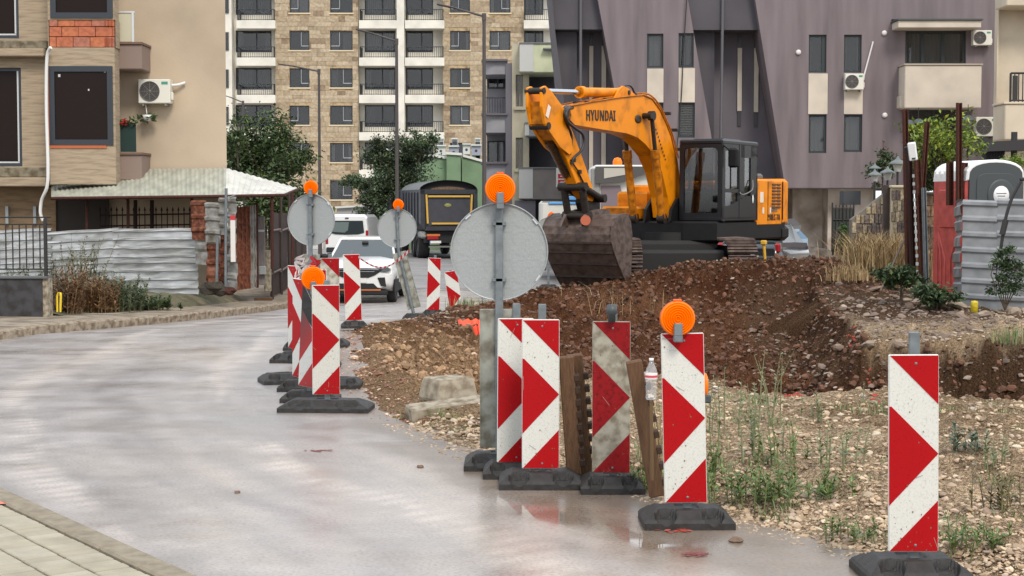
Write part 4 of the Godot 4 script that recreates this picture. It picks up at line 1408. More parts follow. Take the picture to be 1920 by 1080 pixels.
	s.prism(PackedVector2Array([Vector2(at(1480, 470, d).x, -0.3), Vector2(at(1620, 470, d).x, -0.3), Vector2(at(1560, 470, d).x, at(0, 468, d).y), Vector2(at(1480, 470, d).x, at(0, 456, d).y)]), z - 0.8, z - 1.95)
	part("plinth", s, mat("plinth grey", sr(128, 122, 118), 0.85, {"tex": "grime", "size": 0.4}), t)
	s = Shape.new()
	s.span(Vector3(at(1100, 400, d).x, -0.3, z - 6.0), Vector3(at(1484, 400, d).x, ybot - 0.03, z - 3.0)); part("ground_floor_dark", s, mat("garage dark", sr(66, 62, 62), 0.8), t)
	for q in [[1497, 98, "round white vent"], [1658, 62, "round grey vent"], [1659, 216, "round camera"]]:
		s = Shape.new(); var p := at(q[0], q[1], d - 0.02)
		s.lathe(PackedVector2Array([Vector2(0.09, 0), Vector2(0.09, 0.06), Vector2(0.05, 0.09), Vector2(0, 0.09)]), Transform3D(Basis(), Vector3(p.x, p.y, z)), 16)
		part("wall_vent", s, mat("vent white", sr(212, 206, 204), 0.5), t)
	air_conditioner("white outdoor unit hung below the upper right window, pipe rising beside it", rect(1582, 139, 1617, 169, d - 0.1), z)
	air_conditioner("white outdoor unit at the upper right of the purple wall, beside the canopy", rect(1821, 58, 1856, 86, d - 0.1), z)
	air_conditioner("white outdoor unit at the purple block's right end, above the black pavilion", rect(1826, 220, 1867, 256, d - 0.1), z)
	var pp := thing("white_pipe", "slanting white pipe rising from the unit under the window", "pipe")
	s = Shape.new()
	s.tube(PackedVector3Array([at(1619, 150, d - 0.1), at(1621, 138, d - 0.1), at(1637, 78, d - 0.08)]), [0.03], 8); part("pipe", s, mat("vent white", Color()), pp)
	# black cable hanging down the wall
	var cb := thing("hanging_cable", "black cable hanging down past a window of the purple block", "cable")
	hose("cable", [at(1289, -20, d - 0.15), at(1285, 40, d - 0.12), at(1281, 110, d - 0.1), at(1277, 190, d - 0.1), at(1268, 290, d - 0.2)], 0.02, mat("cable black", sr(34, 32, 34), 0.6), cb)


func build_right_house() -> void:
	var d := 50.0
	var z := -d
	var t := thing("cream_house", "cream house at the right edge with an iron balcony rail", "house")
	var cm := mat("cream render", sr(204, 190, 168), 0.85, {"tex": "soft", "size": 0.2})
	var s := Shape.new()
	s.span(Vector3(at(1893, 0, d).x, -0.2, z - 1.5), Vector3(at(2300, 0, d).x, at(0, -60, d).y, z - 1.2)); part("wall", s, cm, t)
	for q in [[-60, 11], [195, 262]]:
		s = Shape.new()
		s.span(Vector3(at(1886, 100, d).x, at(0, q[1], d).y, z - 1.2), Vector3(at(2200, 0, d).x, at(0, q[0], d).y, z), 0.03); part("balcony_front", s, cm, t)
		s = Shape.new()
		s.span(Vector3(at(1883, 100, d).x, at(0, q[0], d).y, z - 1.2), Vector3(at(2200, 0, d).x, at(0, q[0], d).y + 0.06, z + 0.05), 0.01); part("balcony_cap", s, cm, t)
	s = Shape.new()
	s.span(Vector3(at(1886, 100, d).x, at(0, 195, d).y, z - 1.18), Vector3(at(1890, 0, d).x, at(0, 11, d).y, z - 0.9)); part("pier", s, cm, t)
	railing("iron_railing", at(1898, 192, d - 0.0) + Vector3(0, 0, -0.2), at(1990, 192, d) + Vector3(0, 0, -0.2), 0.92, 0.12, mat("black iron", sr(36, 34, 34), 0.5), t, 0.025)
	s = Shape.new()
	s.box(at(1907, 165, d) + Vector3(0, 0, -0.2), Vector3(0.16, 0.8, 0.03)); part("iron_panel", s, mat("black iron", Color()), t)


func build_left_houses() -> void:
	# ---- raw concrete house, lower left
	var d := 36.0
	var z := -d
	var t := thing("concrete_house", "unfinished concrete house with dark film-covered windows, far left", "house")
	var cc := mat("board marked concrete", sr(168, 150, 126), 0.9, {"tex": "boards", "size": Vector3(0.25, 2.2, 0.25), "bump": "bump", "deep": 0.3})
	var cg := mat("grey green concrete", sr(134, 126, 108), 0.9, {"tex": "grime", "size": 0.8, "bump": "bump", "deep": 0.6})
	var fr := mat("window frame anthracite", sr(46, 52, 58), 0.5)
	var film := mat("dark glazing", sr(36, 28, 25), 0.12, {"spec": 0.2, "bump": "dents", "size": 0.5, "deep": 0.25})
	var holes := [rect(-60, -90, 33, 72, d), rect(-60, 127, 39, 312, d)]
	var s := Shape.new()
	var l := at(-400, 200, d).x; var e := at(95, 200, d).x
	wall(s, z, 0.5, at(0, 347, d).y, at(0, -80, d).y, l, l, e, e, holes, 0.36)
	part("wall", s, cc, t)
	for h in holes:
		var w := window(h, z, t, {"frame": fr, "bar": 0.07, "pane": film, "set": 0.06})
		s = Shape.new()
		s.span(Vector3(h.end.x - 0.11, h.position.y + 0.1, z - 0.07), Vector3(h.end.x - 0.075, h.end.y - 0.07, z - 0.055)); s.span(Vector3(h.position.x, h.position.y + 0.075, z - 0.07), Vector3(h.end.x - 0.075, h.position.y + 0.11, z - 0.055))
		part("protective_film", s, mat("film white", sr(188, 190, 190), 0.5), w)
	for q in [[77, 93, 108], [314, 333, 350]]:
		s = Shape.new()
		s.span(Vector3(l, at(0, q[1], d).y, z + 0.0), Vector3(at(92, 100, d).x, at(0, q[0], d).y, z + 0.16), 0.02); part("floor_edge", s, cg, t)
		s = Shape.new()
		s.span(Vector3(l, at(0, q[2], d).y, z + 0.0), Vector3(at(90, 100, d).x, at(0, q[1], d).y, z + 0.3), 0.02); part("floor_lip", s, cc, t)
	# projecting bay
	var d2 := 35.3
	var z2 := -d2
	var hb := [rect(95, -110, 210, 34, d2), rect(94, 124, 211, 272, d2)]
	s = Shape.new()
	var bl := at(92, 200, d2).x; var br := at(216, 200, d2).x
	wall(s, z2, 0.42, at(0, 345, d2).y, at(0, 37, d2).y + 3.5, bl, bl, br, br, [hb[0], hb[1], rect(91.5, 37, 216, 89, d2)], 0.4)
	part("bay_wall", s, cc, t)
	for h in hb:
		var w := window(h, z2, t, {"frame": fr, "bar": 0.12, "pane": film, "set": -0.03})
		s = Shape.new()
		for q in [[0.16, 0.88, 0.03], [0.88, 0.93, 0.02], [0.62, 0.7, 0.02]]:
			s.box(Vector3(lerpf(h.position.x, h.end.x, q[0]), lerpf(h.position.y, h.end.y, q[1]), z2 + 0.0), Vector3(q[2] * 1.6, q[2] * 2, 0.006))
		part("paper_tag", s, mat("film white", Color()), w)
	# timber-orange reveal strip left of the lower window
	s = Shape.new(); var ra := at(92, 274, d2); var rb := at(95.5, 124, d2)
	s.span(Vector3(ra.x, ra.y, z2 - 0.1), Vector3(rb.x, rb.y, z2 + 0.01)); part("brick_reveal", s, mat("brick reveal", sr(170, 92, 58), 0.9), t)
	s = Shape.new(); ra = at(94, 278, d2); rb = at(200, 272, d2)
	s.span(Vector3(ra.x, ra.y, z2 - 0.1), Vector3(rb.x, rb.y - 0.003, z2 + 0.02)); part("brick_sill", s, mat("brick reveal", Color()), t)
	# bricks under the upper window, each its own piece
	var r := RandomNumberGenerator.new(); r.seed = 4
	var bx0 := at(92, 60, d2).x; var bx1 := at(215, 60, d2).x
	var by := [at(0, 89, d2).y, at(0, 69, d2).y, at(0, 50, d2).y, at(0, 37, d2).y]
	for row in 3:
		var x := bx0 - (0.1 if row == 1 else 0.18 if row == 2 else 0.22)
		while x < bx1 - 0.02:
			var x1 := minf(x + 0.37, bx1)
			var x0 := maxf(x, bx0)
			if x1 - x0 > 0.03:
				s = Shape.new()
				var y0: float = by[row] + 0.008; var y1: float = by[row + 1] - 0.006
				s.span(Vector3(x0 + 0.004, y0, z2 - 0.3), Vector3(x1 - 0.005, y1, z2 - 0.012 + r.randf_range(-0.012, 0.012)), 0.008)
				part("brick", s, mat("hollow brick %d" % (r.randi() % 3), [sr(192, 112, 80), sr(180, 116, 94), sr(200, 120, 82)][r.randi() % 3], 0.9, {"tex": "mottle", "size": 1.5, "bump": "bump", "deep": 0.4}), t)
			x += 0.37
	for i in 9:
		s = Shape.new()
		var x := at(196 + (i % 3) * 6, 60, d2).x
		var row := (i / 3)
		if row == 1: continue
		s.span(Vector3(x, by[row] + 0.02, z2 - 0.02), Vector3(x + 0.03, by[row + 1] - 0.02, z2 + 0.006)); part("brick_groove", s, mat("brick groove", sr(150, 74, 46), 0.9), t)
	s = Shape.new(); s.span(Vector3(bx0, by[0] - 0.01, z2 - 0.38), Vector3(bx1, by[3], z2 - 0.2)); part("mortar_bed", s, mat("mortar", sr(150, 120, 100), 0.9), t)
	# lower face and legs of the house
	s = Shape.new(); s.span(Vector3(l, -0.5, z - 0.9), Vector3(at(95, 400, d).x, at(0, 350, d).y, z - 0.4)); part("ground_wall", s, mat("brownish plaster", sr(140, 116, 88), 0.9, {"tex": "boards", "size": Vector3(0.3, 1.6, 0.3)}), t)
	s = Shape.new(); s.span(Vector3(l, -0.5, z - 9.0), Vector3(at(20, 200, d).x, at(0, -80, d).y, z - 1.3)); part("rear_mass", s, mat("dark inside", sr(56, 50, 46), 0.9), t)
	s = Shape.new(); s.span(Vector3(bl, at(0, 345, d2).y - 0.02, z2 - 0.4), Vector3(br, at(0, 345, d2).y - 0.004, z2 - 0.01)); part("bay_soffit", s, cg, t)
	for x in [14, 66]:
		s = Shape.new(); var p0 := at(x, 420, d + 0.35); var p1 := at(x, 387, d + 0.35)
		s.span(Vector3(p0.x - 0.03, p0.y, z - 0.4), Vector3(p1.x + 0.03, p1.y, z - 0.3)); part("zinc_bracket", s, galv(), t)
	# white drain hose
	var hs := thing("white_drain_hose", "white flexible drain pipe hanging down the concrete house", "pipe")
	hose("pipe", [at(95, 89, 35.1), at(88, 110, 35.2), at(87, 200, 35.2), at(90, 310, 35.1), at(88, 350, 35.1), at(78, 376, 35.2), at(76, 400, 35.2), at(81, 414, 35.2)], 0.04, mat("pipe white", sr(214, 212, 208), 0.5), hs)
	# ---- rendered beige house next door
	d = 36.6; z = -d
	t = thing("rendered_house", "plain beige rendered house wall with brown balconies at its left", "house")
	var be := mat("beige plaster", sr(190, 172, 148), 0.9, {"tex": "soft", "size": 0.15, "bump": "bumpfine", "deep": 0.15})
	s = Shape.new()
	var hx := at(150, 200, d).x; var hr := at(424, 200, d).x; var hy := at(0, -90, d).y
	s.prism(PackedVector2Array([Vector2(hx, -z), Vector2(hr, -z), Vector2(hr - 1.6, -z + 8.0), Vector2(hx - 1.6, -z + 8.0)]), hy, -0.5, Transform3D(Basis(Vector3.RIGHT, Vector3.FORWARD, Vector3.UP), Vector3.ZERO)); part("wall", s, be, t)
	var tp := mat("taupe balcony", sr(132, 114, 104), 0.85)
	for q in [[83, 130], [290, 338]]:
		s = Shape.new(); var a := at(180, q[1], d - 0.9); var b := at(265, q[0], d - 0.9)
		s.span(Vector3(a.x, a.y, z + 0.01), Vector3(b.x, b.y, z + 0.9), 0.02); part("balcony", s, tp, t)
		s = Shape.new(); s.span(Vector3(a.x, b.y, z + 0.01), Vector3(b.x + 0.02, b.y + 0.05, z + 0.94)); part("balcony_cap", s, mat("taupe cap", sr(110, 88, 74), 0.8), t)
	s = Shape.new(); var g0 := at(212, 82, d - 0.85); var g1 := at(251, 24, d - 0.85)
	s.span(Vector3(g0.x, g0.y + 0.05, z + 0.82), Vector3(g1.x, g1.y, z + 0.84)); part("balcony_glass", s, mat("frosted glass", sr(190, 184, 160), 0.4), t)
	s = Shape.new(); s.span(Vector3(g0.x, g1.y, z + 0.8), Vector3(g1.x + 0.02, g1.y + 0.035, z + 0.86)); s.span(Vector3(g1.x - 0.05, g0.y, z + 0.8), Vector3(g1.x, g1.y, z + 0.86)); part("balcony_rail", s, mat("rail steel", sr(206, 208, 206), 0.4, {"metal": 0.5}), t)
	s = Shape.new(); var n0 := at(212, 289, d - 0.85); var n1 := at(254, 230, d - 0.85)
	s.span(Vector3(n0.x, n0.y + 0.05, z + 0.8), Vector3(n1.x, n1.y, z + 0.83)); part("green_screen", s, mat("green netting", sr(28, 50, 46), 0.85), t)
	var ac := air_conditioner("cream outdoor unit with a round fan on the beige wall, upper left", rect(264, 150, 323, 195, d - 0.1), z)
	var pp := thing("insulated_pipe", "short white pipe from the beige wall's unit into the plaster", "pipe")
	hose("pipe", [at(322, 160, d - 0.15), at(334, 159, d - 0.12), at(347, 155, d - 0.06)], 0.035, mat("pipe white", Color()), pp)
	# hanging basket below the unit, flower pots on the balcony
	var hb2 := thing("hanging_basket", "white hanging flower pot with trailing leaves below the beige wall's unit", "plant pot", at(276, 222, d - 0.25))
	s = Shape.new(); s.lathe(PackedVector2Array([Vector2(0, -0.06), Vector2(0.07, -0.06), Vector2(0.11, 0.08), Vector2(0.1, 0.08), Vector2(0, 0.05)]), Transform3D(Basis(Vector3.RIGHT, -PI / 2), Vector3.ZERO), 12)
	part("pot", s, mat("pipe white", Color()), hb2)
	part("leaves", leaf_cloud(60, Vector3(0.24, 0.1, 0.14), 0.07, 5), leaf_mat(), hb2)
	s = Shape.new(); s.rod(Vector3(0, 0.05, 0), Vector3(-0.05, 0.38, -0.05), 0.012, 5); part("hanger", s, mat("pipe white", Color()), hb2)
	for q in [[222, 226, 0.08, "low green plant on the netted balcony's rail", 0], [232, 224, 0.06, "red flowers on the netted balcony's rail", 1], [247, 223, 0.09, "dark leafy plant at the netted balcony's corner", 2]]:
		var o := thing("balcony_plant", q[3], "plant", at(q[0], q[1] + 5, d - 0.85))
		part("leaves", leaf_cloud(40, Vector3(0.14, q[2] * 1.3, 0.1), 0.05, 60 + q[4]), leaf_mat() if q[4] != 1 else mat("red petals", sr(170, 40, 40), 0.7, {"two": true}), o)
	# ---- translucent corrugated canopy along both houses
	t = thing("yard_canopy", "pale corrugated sheet canopy roof along the beige house", "canopy")
	var sheet := mat("weathered pale sheet", sr(176, 176, 160), 0.6, {"tex": "mottle", "size": Vector3(0.9, 0.3, 0.3), "two": true})
	var pa := at(96, 346, 36.3); var pb := at(268, 318, 36.5); var pc := at(424, 316, 36.5); var pd := at(560, 354, 37.5); var pe := at(532, 366, 35.0); var pf := at(424, 368, 34.2); var pg := at(270, 370, 34.2); var ph := at(96, 372, 34.6)
	s = Shape.new()
	var strip := func(sh: Shape, a: Vector3, b: Vector3, c: Vector3, e2: Vector3, n: int) -> void:
		# a, b upper edge; e2, c lower edge; ribs run down the slope
		for i in n:
			var u0 := float(i) / n; var u1 := float(i + 0.5) / n; var u2 := float(i + 1) / n
			var w := Vector3(0, 0.022, 0)
			var p0: Vector3 = a.lerp(b, u0); var p1: Vector3 = a.lerp(b, u1) + w; var p2: Vector3 = a.lerp(b, u2)
			var q0: Vector3 = e2.lerp(c, u0); var q1: Vector3 = e2.lerp(c, u1) + w; var q2: Vector3 = e2.lerp(c, u2)
			sh.quad(q0, q1, p1, p0); sh.quad(q1, q2, p2, p1)
	strip.call(s, pa, pb, pg, ph, 20); strip.call(s, pb, pc, pf, pg, 18)
	part("roof_sheet", s, sheet, t)
	s = Shape.new()
	strip.call(s, pc, pd, pe, pf, 12)
	part("roof_sheet", s, mat("bright pale sheet", sr(214, 212, 202), 0.55, {"tex": "mottle", "size": 0.4, "two": true}), t)
	for q in [[163, 372, 470], [360, 370, 470], [510, 368, 470], [548, 362, 470], [240, 372, 440]]:
		s = Shape.new()
		s.rod(at(q[0], q[1], 34.9), at(q[0], q[2], 34.9) - Vector3(0, 0.4, 0), 0.035, 8)
		part("post", s, mat("rusty post", Color()), t)
	s = Shape.new()
	s.tube(PackedVector3Array([ph, pg, pf, pe]), [0.04], 6); s.tube(PackedVector3Array([pe, pd]), [0.03], 6)
	part("edge_beam", s, mat("rusty post", Color()), t)


# ---------------------------------------------------------------- fences and yards
# a sheet with ribs running across: from a (lower left) to b (lower right), height up, ribs horizontal or upright
func ribbed(a: Vector3, b: Vector3, h: float, pitch: float, deep: float, upright := false, wob := 0.0, sd := 1) -> Shape:
	var s := Shape.new()
	var r := RandomNumberGenerator.new(); r.seed = sd
	var dir := b - a
	var out := Vector3(-dir.z, 0, dir.x).normalized()
	if out.z < 0: out = -out
	var prof := []
	var total := dir.length() if upright else h
	var n := maxi(1, int(total / pitch))
	for i in n:
		for q in [[0.0, 0.0], [0.55, 0.0], [0.68, 1.0], [0.87, 1.0]]:
			prof.append([(i + q[0]) / n, q[1] * deep])
	prof.append([1.0, 0.0])
	var other := 7
	var wn := FastNoiseLite.new(); wn.seed = sd; wn.frequency = 0.9
	var pts := []
	for p in prof:
		var row := []
		for k in other + 1:
			var f := float(k) / other
			var q: Vector3
			if upright: q = a + dir * p[0] + Vector3.UP * h * f
			else: q = a + dir * f + Vector3.UP * h * p[0]
			q += out * (p[1] + wob * wn.get_noise_3d(q.x, q.y * 1.5, q.z))
			q.y += wob * 0.5 * wn.get_noise_2d(q.x * 1.3, 7.0)
			row.append(q)
		pts.append(row)
	for i in pts.size() - 1:
		for k in other:
			if upright: s.quad(pts[i][k], pts[i + 1][k], pts[i + 1][k + 1], pts[i][k + 1])
			else: s.quad(pts[i][k], pts[i][k + 1], pts[i + 1][k + 1], pts[i + 1][k])
	return s


func build_left_fences() -> void:
	var silver := mat("bright corrugated zinc", sr(206, 207, 206), 0.34, {"tex": "mottle", "metal": 0.6, "bump": "dents", "size": Vector3(0.5, 1.4, 0.5), "deep": 0.45, "two": true})
	var t := thing("silver_sheet_fence", "crumpled silver corrugated sheets fencing the yard, left", "fence")
	# three stacked courses with overlaps
	var a0 := at(-60, 548, 33.6); var b0 := at(372, 551, 33.0)
	var ytop := at(366, 430, 33.0).y; var ybot := b0.y
	for i in 3:
		var x0 := [-60, 92, 215][i] as float; var x1 := [100, 225, 372][i] as float
		for c in 2:
			var f := c * 0.5
			var pa := at(x0, 551, 33.4 - i * 0.15); var pb := at(x1, 551, 33.25 - i * 0.15)
			pa.y = ybot - 0.02; pb.y = ybot
			var h := (ytop - ybot) * 0.53
			pa.y += (ytop - ybot) * 0.49 * c + (0.0 if i == 2 else -0.06); pb.y += (ytop - ybot) * 0.49 * c
			pa.z += 0.03 * c; pb.z += 0.03 * c
			part("sheet", ribbed(pa, pb, h, 0.17, 0.06, false, 0.04, 20 + i * 2 + c), silver, t)
	# patched panels to its right
	var rusty := mat("rusty sheet", sr(235, 215, 200), 0.8, {"tex": "rust", "size": 0.9, "two": true})
	var grey := mat("grey tin sheet", sr(150, 150, 148), 0.55, {"tex": "grime", "size": 0.8, "two": true, "metal": 0.2})
	var brown := mat("brown sheet", sr(142, 88, 62), 0.7, {"tex": "grime", "size": 0.9, "two": true})
	t = thing("patched_tin_fence", "patchwork of rusty brown and grey tin panels beside the silver fence", "fence")
	for q in [[360, 388, 450, 376, 0, 32.6], [386, 414, 455, 380, 1, 32.5], [366, 390, 495, 452, 1, 32.7], [388, 416, 540, 456, 0, 32.6], [413, 428, 440, 370, 1, 32.4], [414, 432, 545, 440, 0, 32.5], [428, 444, 480, 368, 1, 32.3], [426, 446, 545, 478, 1, 32.2], [392, 412, 545, 500, 2, 32.5]]:
		var p := at(q[0], q[2], q[5]); var e := at(q[1], q[2] + 2, q[5] - 0.1)
		var h := at(q[0], q[3], q[5]).y - p.y
		part("tin_panel", ribbed(p, e, h, 0.25, 0.03, false, 0.07, q[0]), [rusty, grey, brown][q[4]], t)
	var s := Shape.new()
	s.rod(at(423, 545, 32.1), at(424, 353, 32.1), 0.03, 8); s.rod(at(406, 552, 32.3), at(408, 445, 32.3), 0.03, 8); s.rod(at(431, 370, 32.0), at(441, 366, 32.0), 0.02, 6)
	part("pole", s, galv_post(), t)
	s = Shape.new(); var w0 := at(433, 491, 32.0); var w1 := at(441, 413, 32.0)
	s.span(Vector3(w0.x, w0.y, w0.z - 0.01), Vector3(w1.x, w1.y, w0.z + 0.02)); part("white_lath", s, mat("lath white", sr(208, 202, 196), 0.8), t)
	s = Shape.new(); w0 = at(432, 412, 32.0); w1 = at(441, 404, 32.0); s.span(Vector3(w0.x, w0.y, w0.z - 0.01), Vector3(w1.x, w1.y, w0.z + 0.025)); part("red_reflector", s, mat("notice red", Color()), t)
	# upright sheets: rusty red, grey-blue
	t = thing("upright_sheet_fence", "upright corrugated sheets, half rusty red and half grey", "fence")
	var p := at(441, 545, 35.2); var e := at(470, 541, 35.6)
	part("rusty_sheet", ribbed(p, e, at(441, 389, 35.2).y - p.y, 0.1, 0.03, true, 0.05, 3), rusty, t)
	p = at(469, 541, 35.6); e = at(480, 538, 35.8)
	part("grey_sheet", ribbed(p, e, at(470, 386, 35.6).y - p.y, 0.09, 0.03, true, 0.03, 4), grey, t)
	s = Shape.new(); s.box(at(482, 460, 35.85), Vector3(0.06, 1.9, 0.06), 0.01); part("post", s, mat("rusty post", Color()), t)
	t = thing("plank_gatepost", "weathered grey plank upright with a metal box, right of the sheets", "post")
	s = Shape.new(); p = at(490, 470, 36.2); s.box(p, Vector3(0.17, 1.55, 0.06), 0.01); part("plank", s, mat("grey plank", sr(128, 120, 118), 0.85, {"tex": "boards", "size": Vector3(5, 0.6, 5)}), t)
	s = Shape.new(); s.box(at(492, 507, 36.1), Vector3(0.16, 0.2, 0.1), 0.02); part("metal_box", s, galv(), t)
	s = Shape.new(); s.box(at(502, 508, 36.4), Vector3(0.15, 0.95, 0.15), 0.02); part("concrete_stub", s, mat("old concrete block", Color()), t)
	s = Shape.new(); s.box(p + Vector3(0, 0.45, 0.035), Vector3(0.16, 0.05, 0.01)); part("pale_strap", s, mat("film white", Color()), t)
	# dark brown sheet gates along the street beyond
	t = thing("brown_gate_fence", "dark brown sheet-metal fence with rails running up the street", "fence")
	var gm := mat("dark brown sheet", sr(70, 56, 52), 0.7, {"tex": "mottle", "size": 0.6, "two": true})
	for i in 5:
		var f0 := i / 5.0; var f1 := (i + 0.97) / 5.0
		var A := Vector3(at(506, 400, 37.5).x, 0, -37.5); var B := Vector3(at(575, 400, 50.0).x, 0, -50.0)
		var q0 := A.lerp(B, f0); var q1 := A.lerp(B, f1)
		q0.y = road_y(-q0.z) + 0.2; q1.y = road_y(-q1.z) + 0.2
		part("sheet", ribbed(q0, q1, 2.0, 0.2, 0.02, true, 0.01, 9 + i), gm, t)
		s = Shape.new()
		for y in [0.55, 1.55]:
			s.tube(PackedVector3Array([q0 + Vector3(0.04, y, 0.05), q1 + Vector3(0.04, y + 0.05, 0.05)]), [0.03], 5)
		part("rail", s, mat("rail taupe", sr(110, 96, 90), 0.7), t)
		s = Shape.new(); s.rod(q0 + Vector3(0.05, -0.2, 0), q0 + Vector3(0.05, 2.5, 0), 0.035, 6); part("post", s, mat("dark post", sr(58, 48, 44), 0.7), t)
	# dark wall with a black rail, far left
	t = thing("dark_wall", "low dark grey rendered wall with a pale end, far left", "wall")
	var d := 26.0
	var c0 := at(-80, 592, d); var c1 := at(79, 522, d)
	s = Shape.new(); s.span(Vector3(c0.x, c0.y - 0.15, -d - 0.25), Vector3(c1.x, c1.y, -d)); part("wall_face", s, mat("charcoal render", sr(64, 64, 68), 0.85, {"tex": "grime", "size": 0.7}), t)
	s = Shape.new(); var c2 := at(90, 592, d); s.span(Vector3(c1.x, c2.y - 0.1, -d - 0.28), Vector3(c2.x, c1.y + 0.0, -d - 0.02)); part("wall_end", s, mat("old concrete block", Color()), t)
	s = Shape.new(); s.span(Vector3(c0.x, c1.y, -d - 0.3), Vector3(c2.x, c1.y + 0.03, -d + 0.03)); part("coping", s, mat("coping dark", sr(92, 92, 94), 0.7), t)
	t = thing("black_rail_fence", "black metal bar railing on top of the low dark wall", "railing")
	var ra := at(-70, 522, d - 0.0); var rb := at(84, 522, d)
	ra.y = c1.y + 0.03; rb.y = c1.y + 0.03; ra.z -= 0.14; rb.z -= 0.14
	var h := at(0, 411, d).y - c1.y
	var bm := mat("black iron", sr(36, 34, 34), 0.5)
	s = Shape.new()
	for f in [0.12, 0.88, 1.0]: s.tube(PackedVector3Array([ra + Vector3(0, h * f, 0), rb + Vector3(0.08, h * f, 0)]), [0.013], 5)
	part("rail", s, bm, t)
	for i in 13:
		s = Shape.new(); var q := ra.lerp(rb, i / 12.0)
		s.box(q + Vector3(0, h * 0.5, 0), Vector3(0.018, h * 0.76, 0.018)); part("bar", s, bm, t)
	s = Shape.new(); s.box(rb + Vector3(-0.02, h * 0.5 - 0.02, 0), Vector3(0.05, h, 0.05)); part("post", s, bm, t)
	# iron fence with spear heads under the canopy
	t = thing("spear_top_fence", "rusty iron fence with spear tops under the canopy", "fence")
	d = 35.8
	var im := mat("rusty iron", sr(92, 56, 50), 0.8, {"tex": "rust", "size": 3.0})
	var i0 := at(188, 440, d); var i1 := at(356, 440, d)
	s = Shape.new()
	for y in [404, 424]: s.tube(PackedVector3Array([at(188, y, d), at(356, y - 3, d)]), [0.018], 5)
	part("rail", s, im, t)
	for i in 17:
		s = Shape.new(); var q := i0.lerp(i1, i / 16.0); var top := at(0, 395, d).y
		s.rod(Vector3(q.x, q.y - 0.6, q.z), Vector3(q.x, top, q.z), 0.012, 5); s.rod(Vector3(q.x, top, q.z), Vector3(q.x, top + 0.09, q.z), 0.03, 5, 0.003)
		part("spear", s, im, t)
	for x in [254, 285]:
		s = Shape.new(); s.rod(at(x, 470, d), at(x, 375, d), 0.045, 6); part("post", s, im, t)
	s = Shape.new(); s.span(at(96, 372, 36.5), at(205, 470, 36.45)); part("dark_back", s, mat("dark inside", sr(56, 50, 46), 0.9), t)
	# heap of rubbish at the foot of the tin fence
	var k := 0
	for q in [[397, 540, 0.22, "dark rubber lump heaped at the patched fence's foot"], [413, 545, 0.16, "small dark rubble lump below the grey tin panels"], [429, 545, 0.13, "rust-coloured rubble piece at the fence corner"]]:
		var o := part("rubble_lump", null, mat("rubble dark", sr(66, 60, 52), 0.9, {"tex": "grime", "size": 3.0}) if k < 2 else mat("rusty post", Color()), self, rock_mesh(300 + k, 0.8))
		o.position = at(q[0], q[1], 32.0); o.scale = Vector3(1.2, 1, 1) * q[2]; k += 1
		tag(o, q[3], "rubble")


